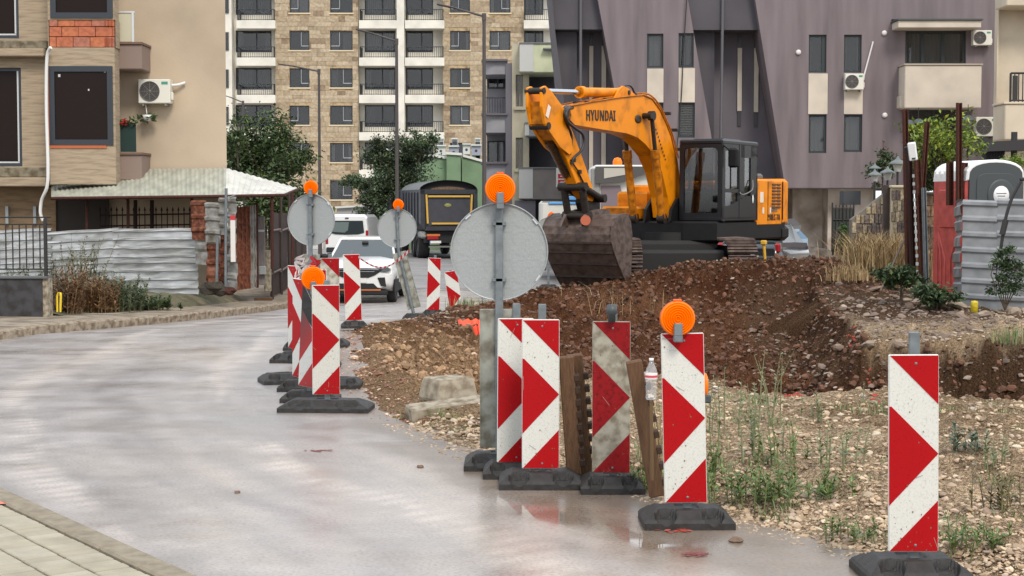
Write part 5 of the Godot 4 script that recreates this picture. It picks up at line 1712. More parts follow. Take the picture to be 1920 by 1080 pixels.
func build_right_yard() -> void:
	var gy := func(px: float, d: float) -> Vector3:
		var x := (px - 960.0) / FOCAL * d
		return Vector3(x, dirt_y(x, d) if d < 44.0 else -0.13, -d)
	# --- portable toilet
	var d := 30.3
	var o: Vector3 = gy.call(1832, d)
	var t := thing("portable_toilet", "red portable toilet with dark grey front panel and white roof", "portable toilet", Vector3(o.x, o.y + 0.02, o.z), deg_to_rad(14))
	t.scale = Vector3(1.04, 1.1, 1.04)
	var red := mat("faded red plastic", sr(204, 92, 84), 0.5, {"tex": "mottle", "size": 0.8})
	var dk := mat("dark grey plastic", sr(62, 66, 68), 0.5)
	var wh := mat("white plastic", sr(226, 226, 224), 0.45)
	var s := Shape.new(); s.box(Vector3(-0.0, 1.02, 0), Vector3(1.16, 2.04, 1.16), 0.03); part("cabin", s, red, t)
	var arch := PackedVector2Array()
	for i in 13:
		var a := PI * i / 12.0
		arch.append(Vector2(cos(a) * 0.58 * (1.0 if absf(cos(a)) < 0.9 else 1.0), 2.02 + pow(sin(a), 0.55) * 0.36))
	s = Shape.new(); s.prism(arch, 0.60, -0.60, Transform3D(), 0.02); part("roof", s, wh, t)
	var fa := PackedVector2Array([Vector2(0.54, 0.1), Vector2(0.54, 2.02)])
	for i in 13:
		var a := PI * i / 12.0
		fa.append(Vector2(cos(a) * 0.53, 2.02 + pow(sin(a), 0.55) * 0.31))
	fa.append(Vector2(-0.54, 0.1))
	s = Shape.new(); s.prism(fa, 0.625, 0.585); part("front_panel", s, dk, t)
	var win := PackedVector2Array()
	for i in 24:
		var a := TAU * i / 24.0
		win.append(Vector2(signf(cos(a)) * pow(absf(cos(a)), 0.4) * 0.4, 1.82 + signf(sin(a)) * pow(absf(sin(a)), 0.4) * 0.33))
	s = Shape.new(); s.prism(win, 0.642, 0.62, Transform3D(), 0.01); part("raised_panel", s, dk, t)
	s = Shape.new(); s.lathe(PackedVector2Array([Vector2(0.27, 0.0), Vector2(0.27, 0.012), Vector2(0.24, 0.018), Vector2(0, 0.018)]), Transform3D(Basis(), Vector3(0.08, 1.78, 0.64)), 28); part("round_boss", s, dk, t)
	s = Shape.new(); s.lathe(PackedVector2Array([Vector2(0.155, 0.018), Vector2(0.155, 0.022), Vector2(0, 0.022)]), Transform3D(Basis(), Vector3(0.08, 1.78, 0.64)), 28); part("white_disc", s, wh, t)
	for i in 2:
		s = Shape.new(); s.box(Vector3(0.08, 1.81 - i * 0.045, 0.664), Vector3(0.2 - i * 0.05, 0.018, 0.003)); part("print_line", s, mat("print grey", sr(120, 120, 124), 0.6), t)
	# moulded ribs on the red side
	for i in 3:
		s = Shape.new()
		for sg in [-1, 1]:
			s.tube(PackedVector3Array([Vector3(-0.585, 0.2, sg * (0.1 + i * 0.14)), Vector3(-0.585, 0.7, sg * (0.1 + i * 0.14)), Vector3(-0.585, 1.15 - i * 0.05, sg * 0.36)]), [0.025], 6)
		part("moulded_rib", s, red, t)
	s = Shape.new(); s.box(Vector3(-0.59, 1.55, 0.0), Vector3(0.03, 0.65, 0.62), 0.012); part("side_panel", s, red, t)
	s = Shape.new(); s.box(Vector3(-0.607, 1.62, 0.36), Vector3(0.006, 0.34, 0.1)); part("sticker", s, wh, t)
	# white fluted end of the roof
	for i in 6:
		s = Shape.new(); s.box(Vector3(-0.555, 2.1, -0.45 + i * 0.18), Vector3(0.07, 0.18, 0.07), 0.03, Basis(Vector3.BACK, 0.25)); part("roof_flute", s, wh, t)
	# --- grey corrugated hoarding
	t = thing("grey_hoarding", "grey corrugated steel hoarding in front of the portable toilet", "fence")
	var gm := mat("grey hoarding steel", sr(158, 160, 162), 0.5, {"tex": "mottle", "size": 0.6, "metal": 0.2, "two": true})
	d = 27.6
	var a := at(1803, 556, d + 0.4); var b := at(1868, 560, d + 0.1); var c := at(2010, 568, d - 0.6)
	a.y -= 0.2; b.y -= 0.2; c.y -= 0.2
	part("steel_sheet", ribbed(a, b, at(1803, 374, d).y - a.y, 0.245, 0.035, false, 0.02, 5), gm, t)
	part("steel_sheet", ribbed(b, c, at(1868, 372, d).y - b.y, 0.245, 0.035, false, 0.02, 6), gm, t)
	var e := at(1786, 556, d + 1.4); e.y -= 0.2
	part("bent_sheet", ribbed(e, a + Vector3(-0.02, 0, 0), at(1790, 378, d + 1).y - e.y, 0.245, 0.035, false, 0.09, 7), gm, t)
	var pl := thing("black_pole", "slanting black pole with a fitting rising above the grey hoarding", "pole")
	hose("pole", [at(1876, 470, 27.0), at(1882, 430, 27.0), at(1888, 400, 27.0), at(1898, 370, 27.0), at(1914, 340, 27.0)], 0.028, mat("black iron", Color()), pl)
	s = Shape.new(); s.rod(at(1879, 440, 26.97), at(1886, 412, 26.97), 0.05, 10); s.box(at(1917, 336, 27.0), Vector3(0.1, 0.06, 0.06), 0.02); part("fitting", s, mat("black iron", Color()), pl)
	# --- rusty steel sections standing as a bundle, with a floodlight
	var rust := mat("rusted steel section", sr(176, 150, 138), 0.85, {"tex": "rust", "size": 2.4})
	var rd := mat("dark rusted steel", sr(110, 92, 84), 0.85, {"tex": "rust", "size": 2.0})
	var k := 0
	for q in [[1694, 205, 1702, 520, 29.0, 0.07, "leftmost rusty steel section of the bundle by the dry grass"], [1700, 270, 1712, 525, 28.8, 0.09, "thick dark steel section in the middle of the bundle"], [1716, 300, 1730, 540, 28.5, 0.1, "rusty section carrying the white floodlight"], [1738, 228, 1722, 420, 28.9, 0.06, "leaning rusty bar right of the floodlight"], [1796, 193, 1796, 400, 29.6, 0.08, "tall rusty post standing beside the toilet's white roof"], [1779, 303, 1779, 385, 29.8, 0.11, "short stout rusty post at the toilet's corner"], [1807, 305, 1804, 385, 29.7, 0.09, "rusty post hard against the toilet's dark front"], [1729, 352, 1736, 540, 28.4, 0.05, "pale grey zinc section on the right of the bundle"]]:
		s = Shape.new()
		var p0 := at(q[2], q[3], q[4]); var p1 := at(q[0], q[1], q[4])
		var yy := (p1 - p0).normalized(); var xx := yy.cross(Vector3.BACK).normalized()
		var bb := Basis(xx, yy, xx.cross(yy)).rotated(Vector3.UP, 0.4)
		var len := p0.distance_to(p1)
		s.box((p0 + p1) * 0.5, Vector3(q[5], len, 0.012), 0.0, bb); s.box((p0 + p1) * 0.5 + bb * Vector3(-q[5] * 0.5, 0, 0.03), Vector3(0.012, len, 0.07), 0.0, bb); s.box((p0 + p1) * 0.5 + bb * Vector3(q[5] * 0.5, 0, 0.03), Vector3(0.012, len, 0.07), 0.0, bb)
		var col := part("steel_section", s, rd if k in [1] else galv_post() if k == 7 else rust, self)
		tag(col, q[6], "steel post", "steel sections standing by the toilet"); k += 1
	s = Shape.new()
	for i in 14: s.box(at(1713 + i * 0.6, 330 + i * 15, 28.45), Vector3(0.05, 0.06, 0.02), 0.005)
	tag(part("perforated_strip", s, galv(), self), "perforated zinc strip down the middle of the steel bundle", "metal strip")
	t = thing("floodlight", "white floodlight clamped on top of the rusty steel bundle", "floodlight", at(1711, 284, 28.3), 0.0)
	t.rotation = Vector3(0.2, -0.35, 0.12)
	s = Shape.new(); s.box(Vector3.ZERO, Vector3(0.14, 0.32, 0.09), 0.015); part("housing", s, wh, t)
	s = Shape.new(); s.box(Vector3(0.01, -0.12, 0.047), Vector3(0.06, 0.03, 0.01)); part("socket", s, mat("dark plastic", sr(66, 72, 74), 0.5), t)
	s = Shape.new(); s.box(Vector3(-0.1, 0.03, -0.05), Vector3(0.08, 0.12, 0.08), 0.01); part("bracket", s, mat("black iron", Color()), t)
	s = Shape.new(); s.rod(at(1651, 545, 29.0), at(1700, 440, 29.2), 0.018, 6)
	tag(part("leaning_stick", s, mat("grey stick", sr(120, 108, 96), 0.9), self), "thin grey stick leaning towards the steel bundle", "stick")
	# --- stone-clad garden walls
	var tones := [sr(180, 168, 142), sr(120, 108, 104), sr(156, 144, 124), sr(98, 90, 90), sr(192, 180, 156)]
	var r := RandomNumberGenerator.new(); r.seed = 6
	t = thing("stone_clad_wall", "garden wall clad in pale and dark stones, top stepping down to the left", "wall")
	d = 40.0
	var tm := []
	for i in 5: tm.append(mat("clad stone %d" % i, tones[i], 0.85, {"tex": "grime", "size": 2.0}))
	s = Shape.new()
	var x0 := at(1597, 400, d).x; var x1 := at(1662, 400, d + 0.6).x; var yb := -0.3
	s.prism(PackedVector2Array([Vector2(x0, yb), Vector2(x1, yb), Vector2(x1, at(0, 352, d).y), Vector2(x0, at(0, 412, d).y)]), -d - 0.02, -d - 0.3); part("core", s, mat("joint mortar", sr(112, 106, 96), 0.9), t)
	var y := yb
	while y < at(0, 352, d).y:
		var x := x0 - r.randf() * 0.1
		while x < x1:
			var w := r.randf_range(0.07, 0.14); var h := r.randf_range(0.18, 0.3)
			var lim := lerpf(at(0, 412, d).y, at(0, 350, d).y, clampf((x - x0) / (x1 - x0), 0, 1))
			if y + h < lim + 0.06 and x > x0 - 0.02:
				s = Shape.new(); s.span(Vector3(x, y, -d - 0.05), Vector3(x + w - 0.012, y + h - 0.012, -d + r.randf_range(0.0, 0.04)), 0.008)
				part("stone", s, tm[r.randi() % 5], t)
			x += w
		y += 0.24
	t = thing("stone_clad_pier", "stone-clad wall with a pale coping between the dark post and the steel bundle", "wall")
	s = Shape.new(); d = 38.5
	x0 = at(1672, 400, d).x; x1 = at(1702, 400, d).x; var yt := at(0, 352, d).y
	s.span(Vector3(x0, -0.3, -d - 0.4), Vector3(x1, yt, -d - 0.03)); s.span(Vector3(x0 - 0.03, yt, -d - 0.45), Vector3(x1 + 0.03, yt + 0.06, -d + 0.05), 0.01); part("core", s, mat("pale mortar", sr(196, 186, 160), 0.9), t)
	for row in 7:
		for i in 4:
			s = Shape.new(); var xx := x0 + i * 0.1 + (0.04 if row % 2 else 0.0); var q := yt - 0.3 - row * 0.26
			s.span(Vector3(xx, q, -d - 0.06), Vector3(xx + 0.085, q + 0.24, -d + r.randf_range(0.0, 0.03)), 0.006); part("stone", s, tm[(row + i * 2 + (r.randi() % 2)) % 5], t)
	t = thing("tan_block_wall", "tan block wall just left of the red toilet", "wall")
	d = 37.0
	x0 = at(1734, 400, d).x; x1 = at(1795, 400, d).x; yt = at(0, 365, d).y
	s = Shape.new(); s.span(Vector3(x0, -0.3, -d - 0.3), Vector3(x1, yt, -d - 0.03)); s.span(Vector3(x0 - 0.02, yt, -d - 0.34), Vector3(x1, yt + 0.06, -d + 0.05), 0.01); part("core", s, mat("joint mortar", Color()), t)
	for row in 8:
		for i in 3:
			s = Shape.new(); var xx := x0 + i * 0.3 - (0.15 if row % 2 else 0.0); var q := yt - 0.25 - row * 0.25
			if xx + 0.28 < x0 + 0.05: continue
			s.span(Vector3(maxf(xx, x0), q, -d - 0.06), Vector3(minf(xx + 0.28, x1), q + 0.235, -d + r.randf_range(0.0, 0.02)), 0.006); part("stone", s, [mat("tan stone 0", sr(172, 140, 112), 0.85, {"tex": "grime", "size": 1.5}), mat("tan stone 1", sr(140, 116, 94), 0.85, {"tex": "grime", "size": 1.5}), mat("tan stone 2", sr(104, 90, 78), 0.85, {"tex": "grime", "size": 1.5})][r.randi() % 3], t)
	s = Shape.new(); s.box(at(1662, 432, 38.8), Vector3(0.16, 2.2, 0.2), 0.01); tag(part("dark_gate_post", s, mat("dark post", Color(0.22, 0.18, 0.17), 0.7), self), "dark square gate post beside the stone-clad pier", "post")
	# --- black iron gate
	t = thing("black_iron_gate", "black iron gate with sheet backing left of the stone-clad wall", "gate")
	d = 43.5
	var bm := mat("black iron", Color())
	var i0 := at(1560, 472, d); var i1 := at(1600, 474, d)
	s = Shape.new(); s.span(i0 + Vector3(0, -0.1, -0.03), Vector3(i1.x, at(0, 392, d).y, i0.z - 0.02)); part("sheet_backing", s, mat("gate backing", sr(58, 60, 56), 0.7), t)
	for i in 7:
		s = Shape.new(); var q := i0.lerp(i1, i / 6.0); s.rod(q, Vector3(q.x, at(0, 384 if i % 3 else 380, d).y, q.z), 0.025 if i % 3 == 0 else 0.014, 5); part("bar", s, bm, t)
	s = Shape.new()
	for yy in [390, 412, 466]: s.tube(PackedVector3Array([at(1560, yy, d), at(1600, yy, d)]), [0.018], 5)
	part("rail", s, bm, t)
	s = Shape.new(); s.span(at(1574, 384, 44.5), at(1614, 358, 43.9)); tag(part("dark_bin", s, mat("bin dark", sr(60, 62, 66), 0.6), self), "dark box-shaped bin behind the iron gate", "bin")
	# --- lanterns on the garden wall
	k = 0
	for q in [[1640, 340, 41.0, 0.9, "left pale lantern of the pair on the garden wall"], [1664, 338, 40.0, 1.0, "right pale lantern of the pair on the garden wall"], [1683, 322, 39.5, 1.1, "highest lantern, close left of the steel bundle"], [1640, 326, 42.0, 0.8, "small dark lantern behind the left pale one"]]:
		t = thing("garden_lantern", q[4], "lantern", at(q[0], q[1], q[2]), 0.0, "lanterns on the garden wall")
		var u := Transform3D(Basis(Vector3.RIGHT, -PI / 2).scaled(Vector3.ONE * q[3]), Vector3.ZERO)
		s = Shape.new(); s.lathe(PackedVector2Array([Vector2(0, 0.0), Vector2(0.07, 0.0), Vector2(0.12, 0.18), Vector2(0, 0.18)]), u, 6, true); part("glass_body", s, mat("milky lantern glass", sr(176, 180, 176), 0.3) if k < 3 else mat("dark plastic", Color()), t)
		s = Shape.new(); s.lathe(PackedVector2Array([Vector2(0.2, 0.17), Vector2(0.19, 0.2), Vector2(0.05, 0.28), Vector2(0.02, 0.34), Vector2(0, 0.35)]), u, 6, true); part("hood", s, mat("lantern grey", sr(104, 110, 108), 0.6), t)
		s = Shape.new(); s.rod(Vector3(0, -1.0, 0), Vector3.ZERO, 0.03, 8); part("stem", s, bm, t)
		k += 1
	# black pavilion at the far right, and the string of lamps below the balcony
	t = thing("black_pavilion", "black slatted pavilion roof with folded dark curtain at the right edge", "pavilion")
	d = 46.0
	var p0 := at(1840, 285, d); var p1 := at(2000, 262, d)
	s = Shape.new(); s.prism(PackedVector2Array([Vector2(p0.x, p0.y), Vector2(p0.x + 0.2, p0.y + 0.28), Vector2(p1.x, p0.y + 0.42), Vector2(p1.x, p0.y + 0.1)]), -d + 0.5, -d - 1.5); part("roof", s, mat("black roof", sr(44, 42, 44), 0.7), t)
	for q in [[1901, 300, 1.6], [1846, 330, 2.2]]:
		s = Shape.new(); s.box(at(q[0], q[1], d), Vector3(0.14, q[2], 0.14)); part("post", s, bm, t)
	s = Shape.new()
	for i in 6: s.rod(at(1850 + i * 5, 300, d), at(1852 + i * 6, 268, d), 0.09, 7)
	part("curtain", s, mat("black cloth", sr(34, 34, 38), 0.9), t)
	k = 0
	for q in [[1704, 234], [1722, 232], [1742, 264], [1815, 226]]:
		t = thing("festoon_lamp", ["first dark festoon lamp shade below the cream balcony", "pale-rimmed festoon lamp shade below the cream balcony", "low festoon lamp shade among the green leaves", "festoon lamp shade right of the tall rusty post"][k], "lamp", at(q[0], q[1], 50.0), 0.0, "lamp shades hanging below the cream balcony")
		s = Shape.new(); s.lathe(PackedVector2Array([Vector2(0.2, 0), Vector2(0.12, 0.12), Vector2(0.03, 0.16), Vector2(0, 0.16)]), Transform3D(Basis(Vector3.RIGHT, -PI / 2), Vector3.ZERO), 14); part("shade", s, mat("dark plastic", Color()), t)
		s = Shape.new(); s.rod(Vector3(0, 0.15, 0), Vector3(0, 0.5, 0), 0.012, 5); part("cord", s, bm, t); k += 1
	# dry rod with a finial against the purple wall
	s = Shape.new(); s.rod(at(1657, 330, 50.0), at(1657, 266, 50.0), 0.03, 6); s.ball(at(1657, 264, 50.0), Vector3(0.05, 0.05, 0.05), 6, 8); s.box(at(1659, 276, 50.0), Vector3(0.1, 0.08, 0.04))
	tag(part("thin_mast", s, mat("brown mast", sr(92, 76, 72), 0.8), self), "thin brown mast standing before the purple wall", "pole")


# ---------------------------------------------------------------- greenery
func leaf_mat() -> Material:
	return mat("green leaf", Color(1, 1, 1), 0.6, {"tint": true, "two": true, "back": Color(0.10, 0.16, 0.03)})


# leaves inside an ellipsoid, gathered into clumps
func leaf_cloud(n: int, half: Vector3, size: float, sd: int, base := Color(0.055, 0.095, 0.03), clumps := 0, spread := 0.35) -> Shape:
	var r := RandomNumberGenerator.new(); r.seed = sd
	var s := Shape.new(); s.tinted = true
	var cs := []
	for i in clumps:
		var v := Vector3(r.randfn(), r.randfn(), r.randfn()).normalized() * pow(r.randf(), 0.4)
		cs.append([v * half, r.randf_range(0.7, 1.35)])
	for i in n:
		var p: Vector3; var k := 1.0
		if clumps:
			var q: Array = cs[r.randi() % clumps]
			p = q[0] + Vector3(r.randfn(), r.randfn() * 0.7, r.randfn()) * spread * half.x * q[1] * 0.5; k = q[1]
		else:
			p = Vector3(r.randfn(), r.randfn(), r.randfn()).normalized() * pow(r.randf(), 0.4) * half
		var b := Basis.from_euler(Vector3(r.randf_range(-1.2, 0.6), r.randf() * TAU, r.randf_range(-0.6, 0.6)))
		var w := size * r.randf_range(0.6, 1.3)
		s.col = base * r.randf_range(0.6, 1.5) * (0.75 + 0.35 * k)
		if r.randf() < 0.08: s.col = Color(base.r * 2.2, base.g * 1.7, base.b)
		var m := b * Vector3(0, -0.18 * w, 0)
		var a0 := p + b * Vector3(0, 0, -w); var a1 := p + b * Vector3(0, 0, w); var l := p + b * Vector3(-w * 0.5, 0, 0) - m; var e := p + b * Vector3(w * 0.5, 0, 0) - m
		s.tri(a0, p + m, l); s.tri(p + m, a1, l); s.tri(a0, e, p + m); s.tri(p + m, e, a1)
	return s


func tree(label: String, foot: Vector3, crown: Vector3, half: Vector3, n: int, size: float, sd: int, base: Color, clumps: int, trunk := 0.16) -> void:
	var t := thing("tree", label, "tree", foot)
	var c := crown - foot
	var r := RandomNumberGenerator.new(); r.seed = sd
	var bark := mat("bark", sr(86, 74, 62), 0.9, {"tex": "grime", "size": 2.0})
	var s := Shape.new()
	s.tube(PackedVector3Array([Vector3(0, -0.1, 0), Vector3(0.05, c.y * 0.3, 0), Vector3(c.x * 0.5, c.y * 0.65, c.z * 0.5), c]), [trunk, trunk * 0.85, trunk * 0.6, trunk * 0.25], 8)
	part("trunk", s, bark, t)
	s = Shape.new()
	for i in 11:
		var a := Vector3(0.05, c.y * 0.35, 0).lerp(c, r.randf_range(0.15, 0.9))
		var e := c + Vector3(r.randfn(), r.randfn() * 0.8, r.randfn()).normalized() * half * 0.85
		s.tube(PackedVector3Array([a, a.lerp(e, 0.5) + Vector3(0, 0.15, 0), e]), [trunk * 0.35, trunk * 0.22, trunk * 0.06], 5)
	part("limb", s, bark, t)
	var lv := leaf_cloud(n, half, size, sd, base, clumps)
	var o := part("crown", lv, leaf_mat(), t)
	o.position = c


func build_trees() -> void:
	var far := at(490, 310, 60.0)
	tree("dark green bushy tree between the beige house and the flats", Vector3(far.x, -0.6, -60.0), far, Vector3(1.75, 1.9, 1.5), 14000, 0.09, 3, Color(0.045, 0.075, 0.024), 60, 0.2)
	# a lighter shoot reaching above its left top
	var t := thing("shrub", "loose leafy shoots above the dark tree beside the house corner", "shrub", at(446, 262, 58.0))
	part("leaves", leaf_cloud(420, Vector3(0.34, 0.75, 0.3), 0.09, 14, Color(0.06, 0.09, 0.035), 12), leaf_mat(), t)
	var s := Shape.new(); s.rod(Vector3(0, -1.0, 0), Vector3(-0.05, 0.7, 0), 0.03, 6, 0.01); part("stem", s, mat("bark", Color()), t)
	far = at(745, 322, 79.0)
	tree("drooping dark tree in front of the flats, behind the bent sign", Vector3(far.x - 0.2, -0.6, -79.0), far, Vector3(1.7, 1.95, 1.3), 10500, 0.085, 21, Color(0.042, 0.062, 0.028), 42, 0.18)
	var k := 0
	for q in [[795, 262, 78.0, 0.8, 0.5, "feathery light branch of leaves above the tipper lorry's cover"], [672, 340, 78.5, 0.9, 0.32, "feathery branch reaching left in front of the flats' lowest window"], [705, 375, 78.0, 0.9, 0.9, "low dark bush left of the tipper lorry"]]:
		t = thing("bush", q[5], "bush", at(q[0], q[1], q[2]))
		part("leaves", leaf_cloud(700 if k < 2 else 1500, Vector3(q[3], q[4], 0.6), 0.1, 40 + k, Color(0.06, 0.095, 0.045) if k < 2 else Color(0.04, 0.06, 0.026), 14), leaf_mat(), t)
		s = Shape.new(); s.tube(PackedVector3Array([Vector3(0.4 if k == 1 else -0.3, -1.2, 0), Vector3(0, -0.2, 0), Vector3(0.1, 0.2, 0)]), [0.05, 0.03, 0.01], 6); part("stem", s, mat("bark", Color()), t)
		k += 1
	# hedge behind the pale canopy's right end
	t = thing("hedge", "dark hedge under and behind the pale canopy's right end", "hedge", at(505, 400, 52.0))
	part("leaves", leaf_cloud(4200, Vector3(1.5, 1.1, 0.7), 0.09, 55, Color(0.045, 0.07, 0.022), 40), leaf_mat(), t)
	s = Shape.new(); s.rod(Vector3(0, -2.2, 0), Vector3(0, 0.3, 0), 0.08, 6, 0.03); part("stem", s, mat("bark", Color()), t)
	# right side
	far = at(1768, 268, 36.5)
	tree("bright yellow-green young tree behind the rusty posts", Vector3(far.x, -0.1, -36.5), far, Vector3(0.75, 0.75, 0.6), 1900, 0.062, 71, Color(0.15, 0.21, 0.032), 26, 0.06)
	k = 0
	for q in [[1752, 322, 37.0, 0.5, 0.45, 1500, Color(0.04, 0.075, 0.022), "dark green shrub below the bright young tree"], [1655, 318, 43.0, 0.42, 0.5, 900, Color(0.035, 0.06, 0.02), "climbing dark shrub behind the garden lanterns"], [1908, 300, 40.0, 0.35, 0.25, 260, Color(0.13, 0.2, 0.03), "bright leaves at the right edge above the hoarding"], [1815, 265, 37.0, 0.5, 0.4, 420, Color(0.13, 0.19, 0.03), "sparse bright twigs right of the tall rusty post"], [1585, 446, 43.0, 0.25, 0.3, 420, Color(0.04, 0.08, 0.02), "small green bush inside the black iron gate"], [1690, 520, 28.2, 0.42, 0.2, 900, Color(0.035, 0.06, 0.022), "dark weeds at the foot of the steel bundle"], [1757, 552, 27.4, 0.4, 0.16, 800, Color(0.035, 0.06, 0.022), "dark weeds at the foot of the red toilet"]]:
		t = thing("bush", q[7], "bush", at(q[0], q[1], q[2]))
		part("leaves", leaf_cloud(q[5], Vector3(q[3], q[4], q[3] * 0.7), 0.055, 80 + k, q[6], 18), leaf_mat(), t)
		s = Shape.new(); s.rod(Vector3(0, -q[4] - 0.25, 0), Vector3(0, q[4] * 0.3, 0), 0.03, 6, 0.01); part("stem", s, mat("bark", Color()), t); k += 1
	t = thing("climber", "dark creeper growing up the grey hoarding at the right edge", "creeper", at(1885, 515, 26.9))
	part("leaves", leaf_cloud(1500, Vector3(0.3, 0.52, 0.12), 0.035, 95, Color(0.035, 0.065, 0.024), 26), leaf_mat(), t)
	s = Shape.new()
	for i in 7: s.tube(PackedVector3Array([Vector3(0.0, -0.6, 0), Vector3(-0.25 + i * 0.09, 0.0, 0.03), Vector3(-0.2 + i * 0.06, 0.5 - absf(i - 3) * 0.1, 0.02)]), [0.01, 0.008, 0.004], 5)
	part("stem", s, mat("bark", Color()), t)


# upright weed: several stems with small leaves
func weed(called: String, label: String, cat: String, foot: Vector3, h: float, spread: float, stems: int, leaf: float, col: Color, sd: int, group := "", leaves := 26) -> void:
	var r := RandomNumberGenerator.new(); r.seed = sd
	var t := thing(called, label, cat, foot, 0.0, group)
	var st := Shape.new(); var lf := Shape.new(); lf.tinted = true; st.tinted = true
	for i in stems:
		var b := Vector3(r.randfn() * spread * 0.5, 0, r.randfn() * spread * 0.35)
		var hh := h * r.randf_range(0.5, 1.0)
		var lean := Vector3(r.randfn() * 0.16, 0, r.randfn() * 0.12) * hh
		var mid := b + lean * 0.35 + Vector3(0, hh * 0.55, 0); var top := b + lean + Vector3(0, hh, 0)
		st.col = col.lerp(Color(0.22, 0.17, 0.09), 0.35)
		st.tube(PackedVector3Array([b - Vector3(0, 0.05, 0), mid, top]), [0.004 + h * 0.003, 0.003 + h * 0.002, 0.0015], 4, false)
		for j in leaves:
			var f := r.randf_range(0.08, 1.0)
			var p := b.lerp(mid, f * 2.0) if f < 0.5 else mid.lerp(top, (f - 0.5) * 2.0)
			var a := r.randf() * TAU
			var dir := Vector3(cos(a), r.randf_range(0.1, 0.9), sin(a)).normalized()
			var sd2 := dir.cross(Vector3.UP).normalized()
			var l := leaf * r.randf_range(0.5, 1.3) * (1.15 - 0.6 * f)
			lf.col = col * r.randf_range(0.65, 1.45)
			lf.tri(p, p + dir * l * 0.5 + sd2 * l * 0.17, p + dir * l); lf.tri(p, p + dir * l, p + dir * l * 0.5 - sd2 * l * 0.17)
	part("stem", st, mat("weed stem", Color(1, 1, 1), 0.8, {"tint": true}), t)
	part("leaves", lf, leaf_mat(), t)


func blades(n: int, spread: Vector2, h: float, cols: Array, sd: int, width := 0.006, droop := 0.5) -> Shape:
	var r := RandomNumberGenerator.new(); r.seed = sd
	var s := Shape.new(); s.tinted = true
	for i in n:
		var b := Vector3(r.randfn() * spread.x * 0.5, -0.04, r.randfn() * spread.y * 0.5)
		var hh := h * r.randf_range(0.4, 1.1)
		var a := r.randf() * TAU
		var out := Vector3(cos(a), 0, sin(a)) * hh * r.randf() * droop
		s.col = cols[r.randi() % cols.size()] * r.randf_range(0.75, 1.25)
		var w := Vector3(-sin(a), 0, cos(a)) * width * r.randf_range(0.6, 1.4)
		var m := b + out * 0.35 + Vector3(0, hh * 0.6, 0); var e := b + out + Vector3(0, hh * (1.0 - 0.25 * droop), 0)
		s.quad(b - w, b + w, m + w * 0.7, m - w * 0.7); s.tri(m - w * 0.7, m + w * 0.7, e)
	return s


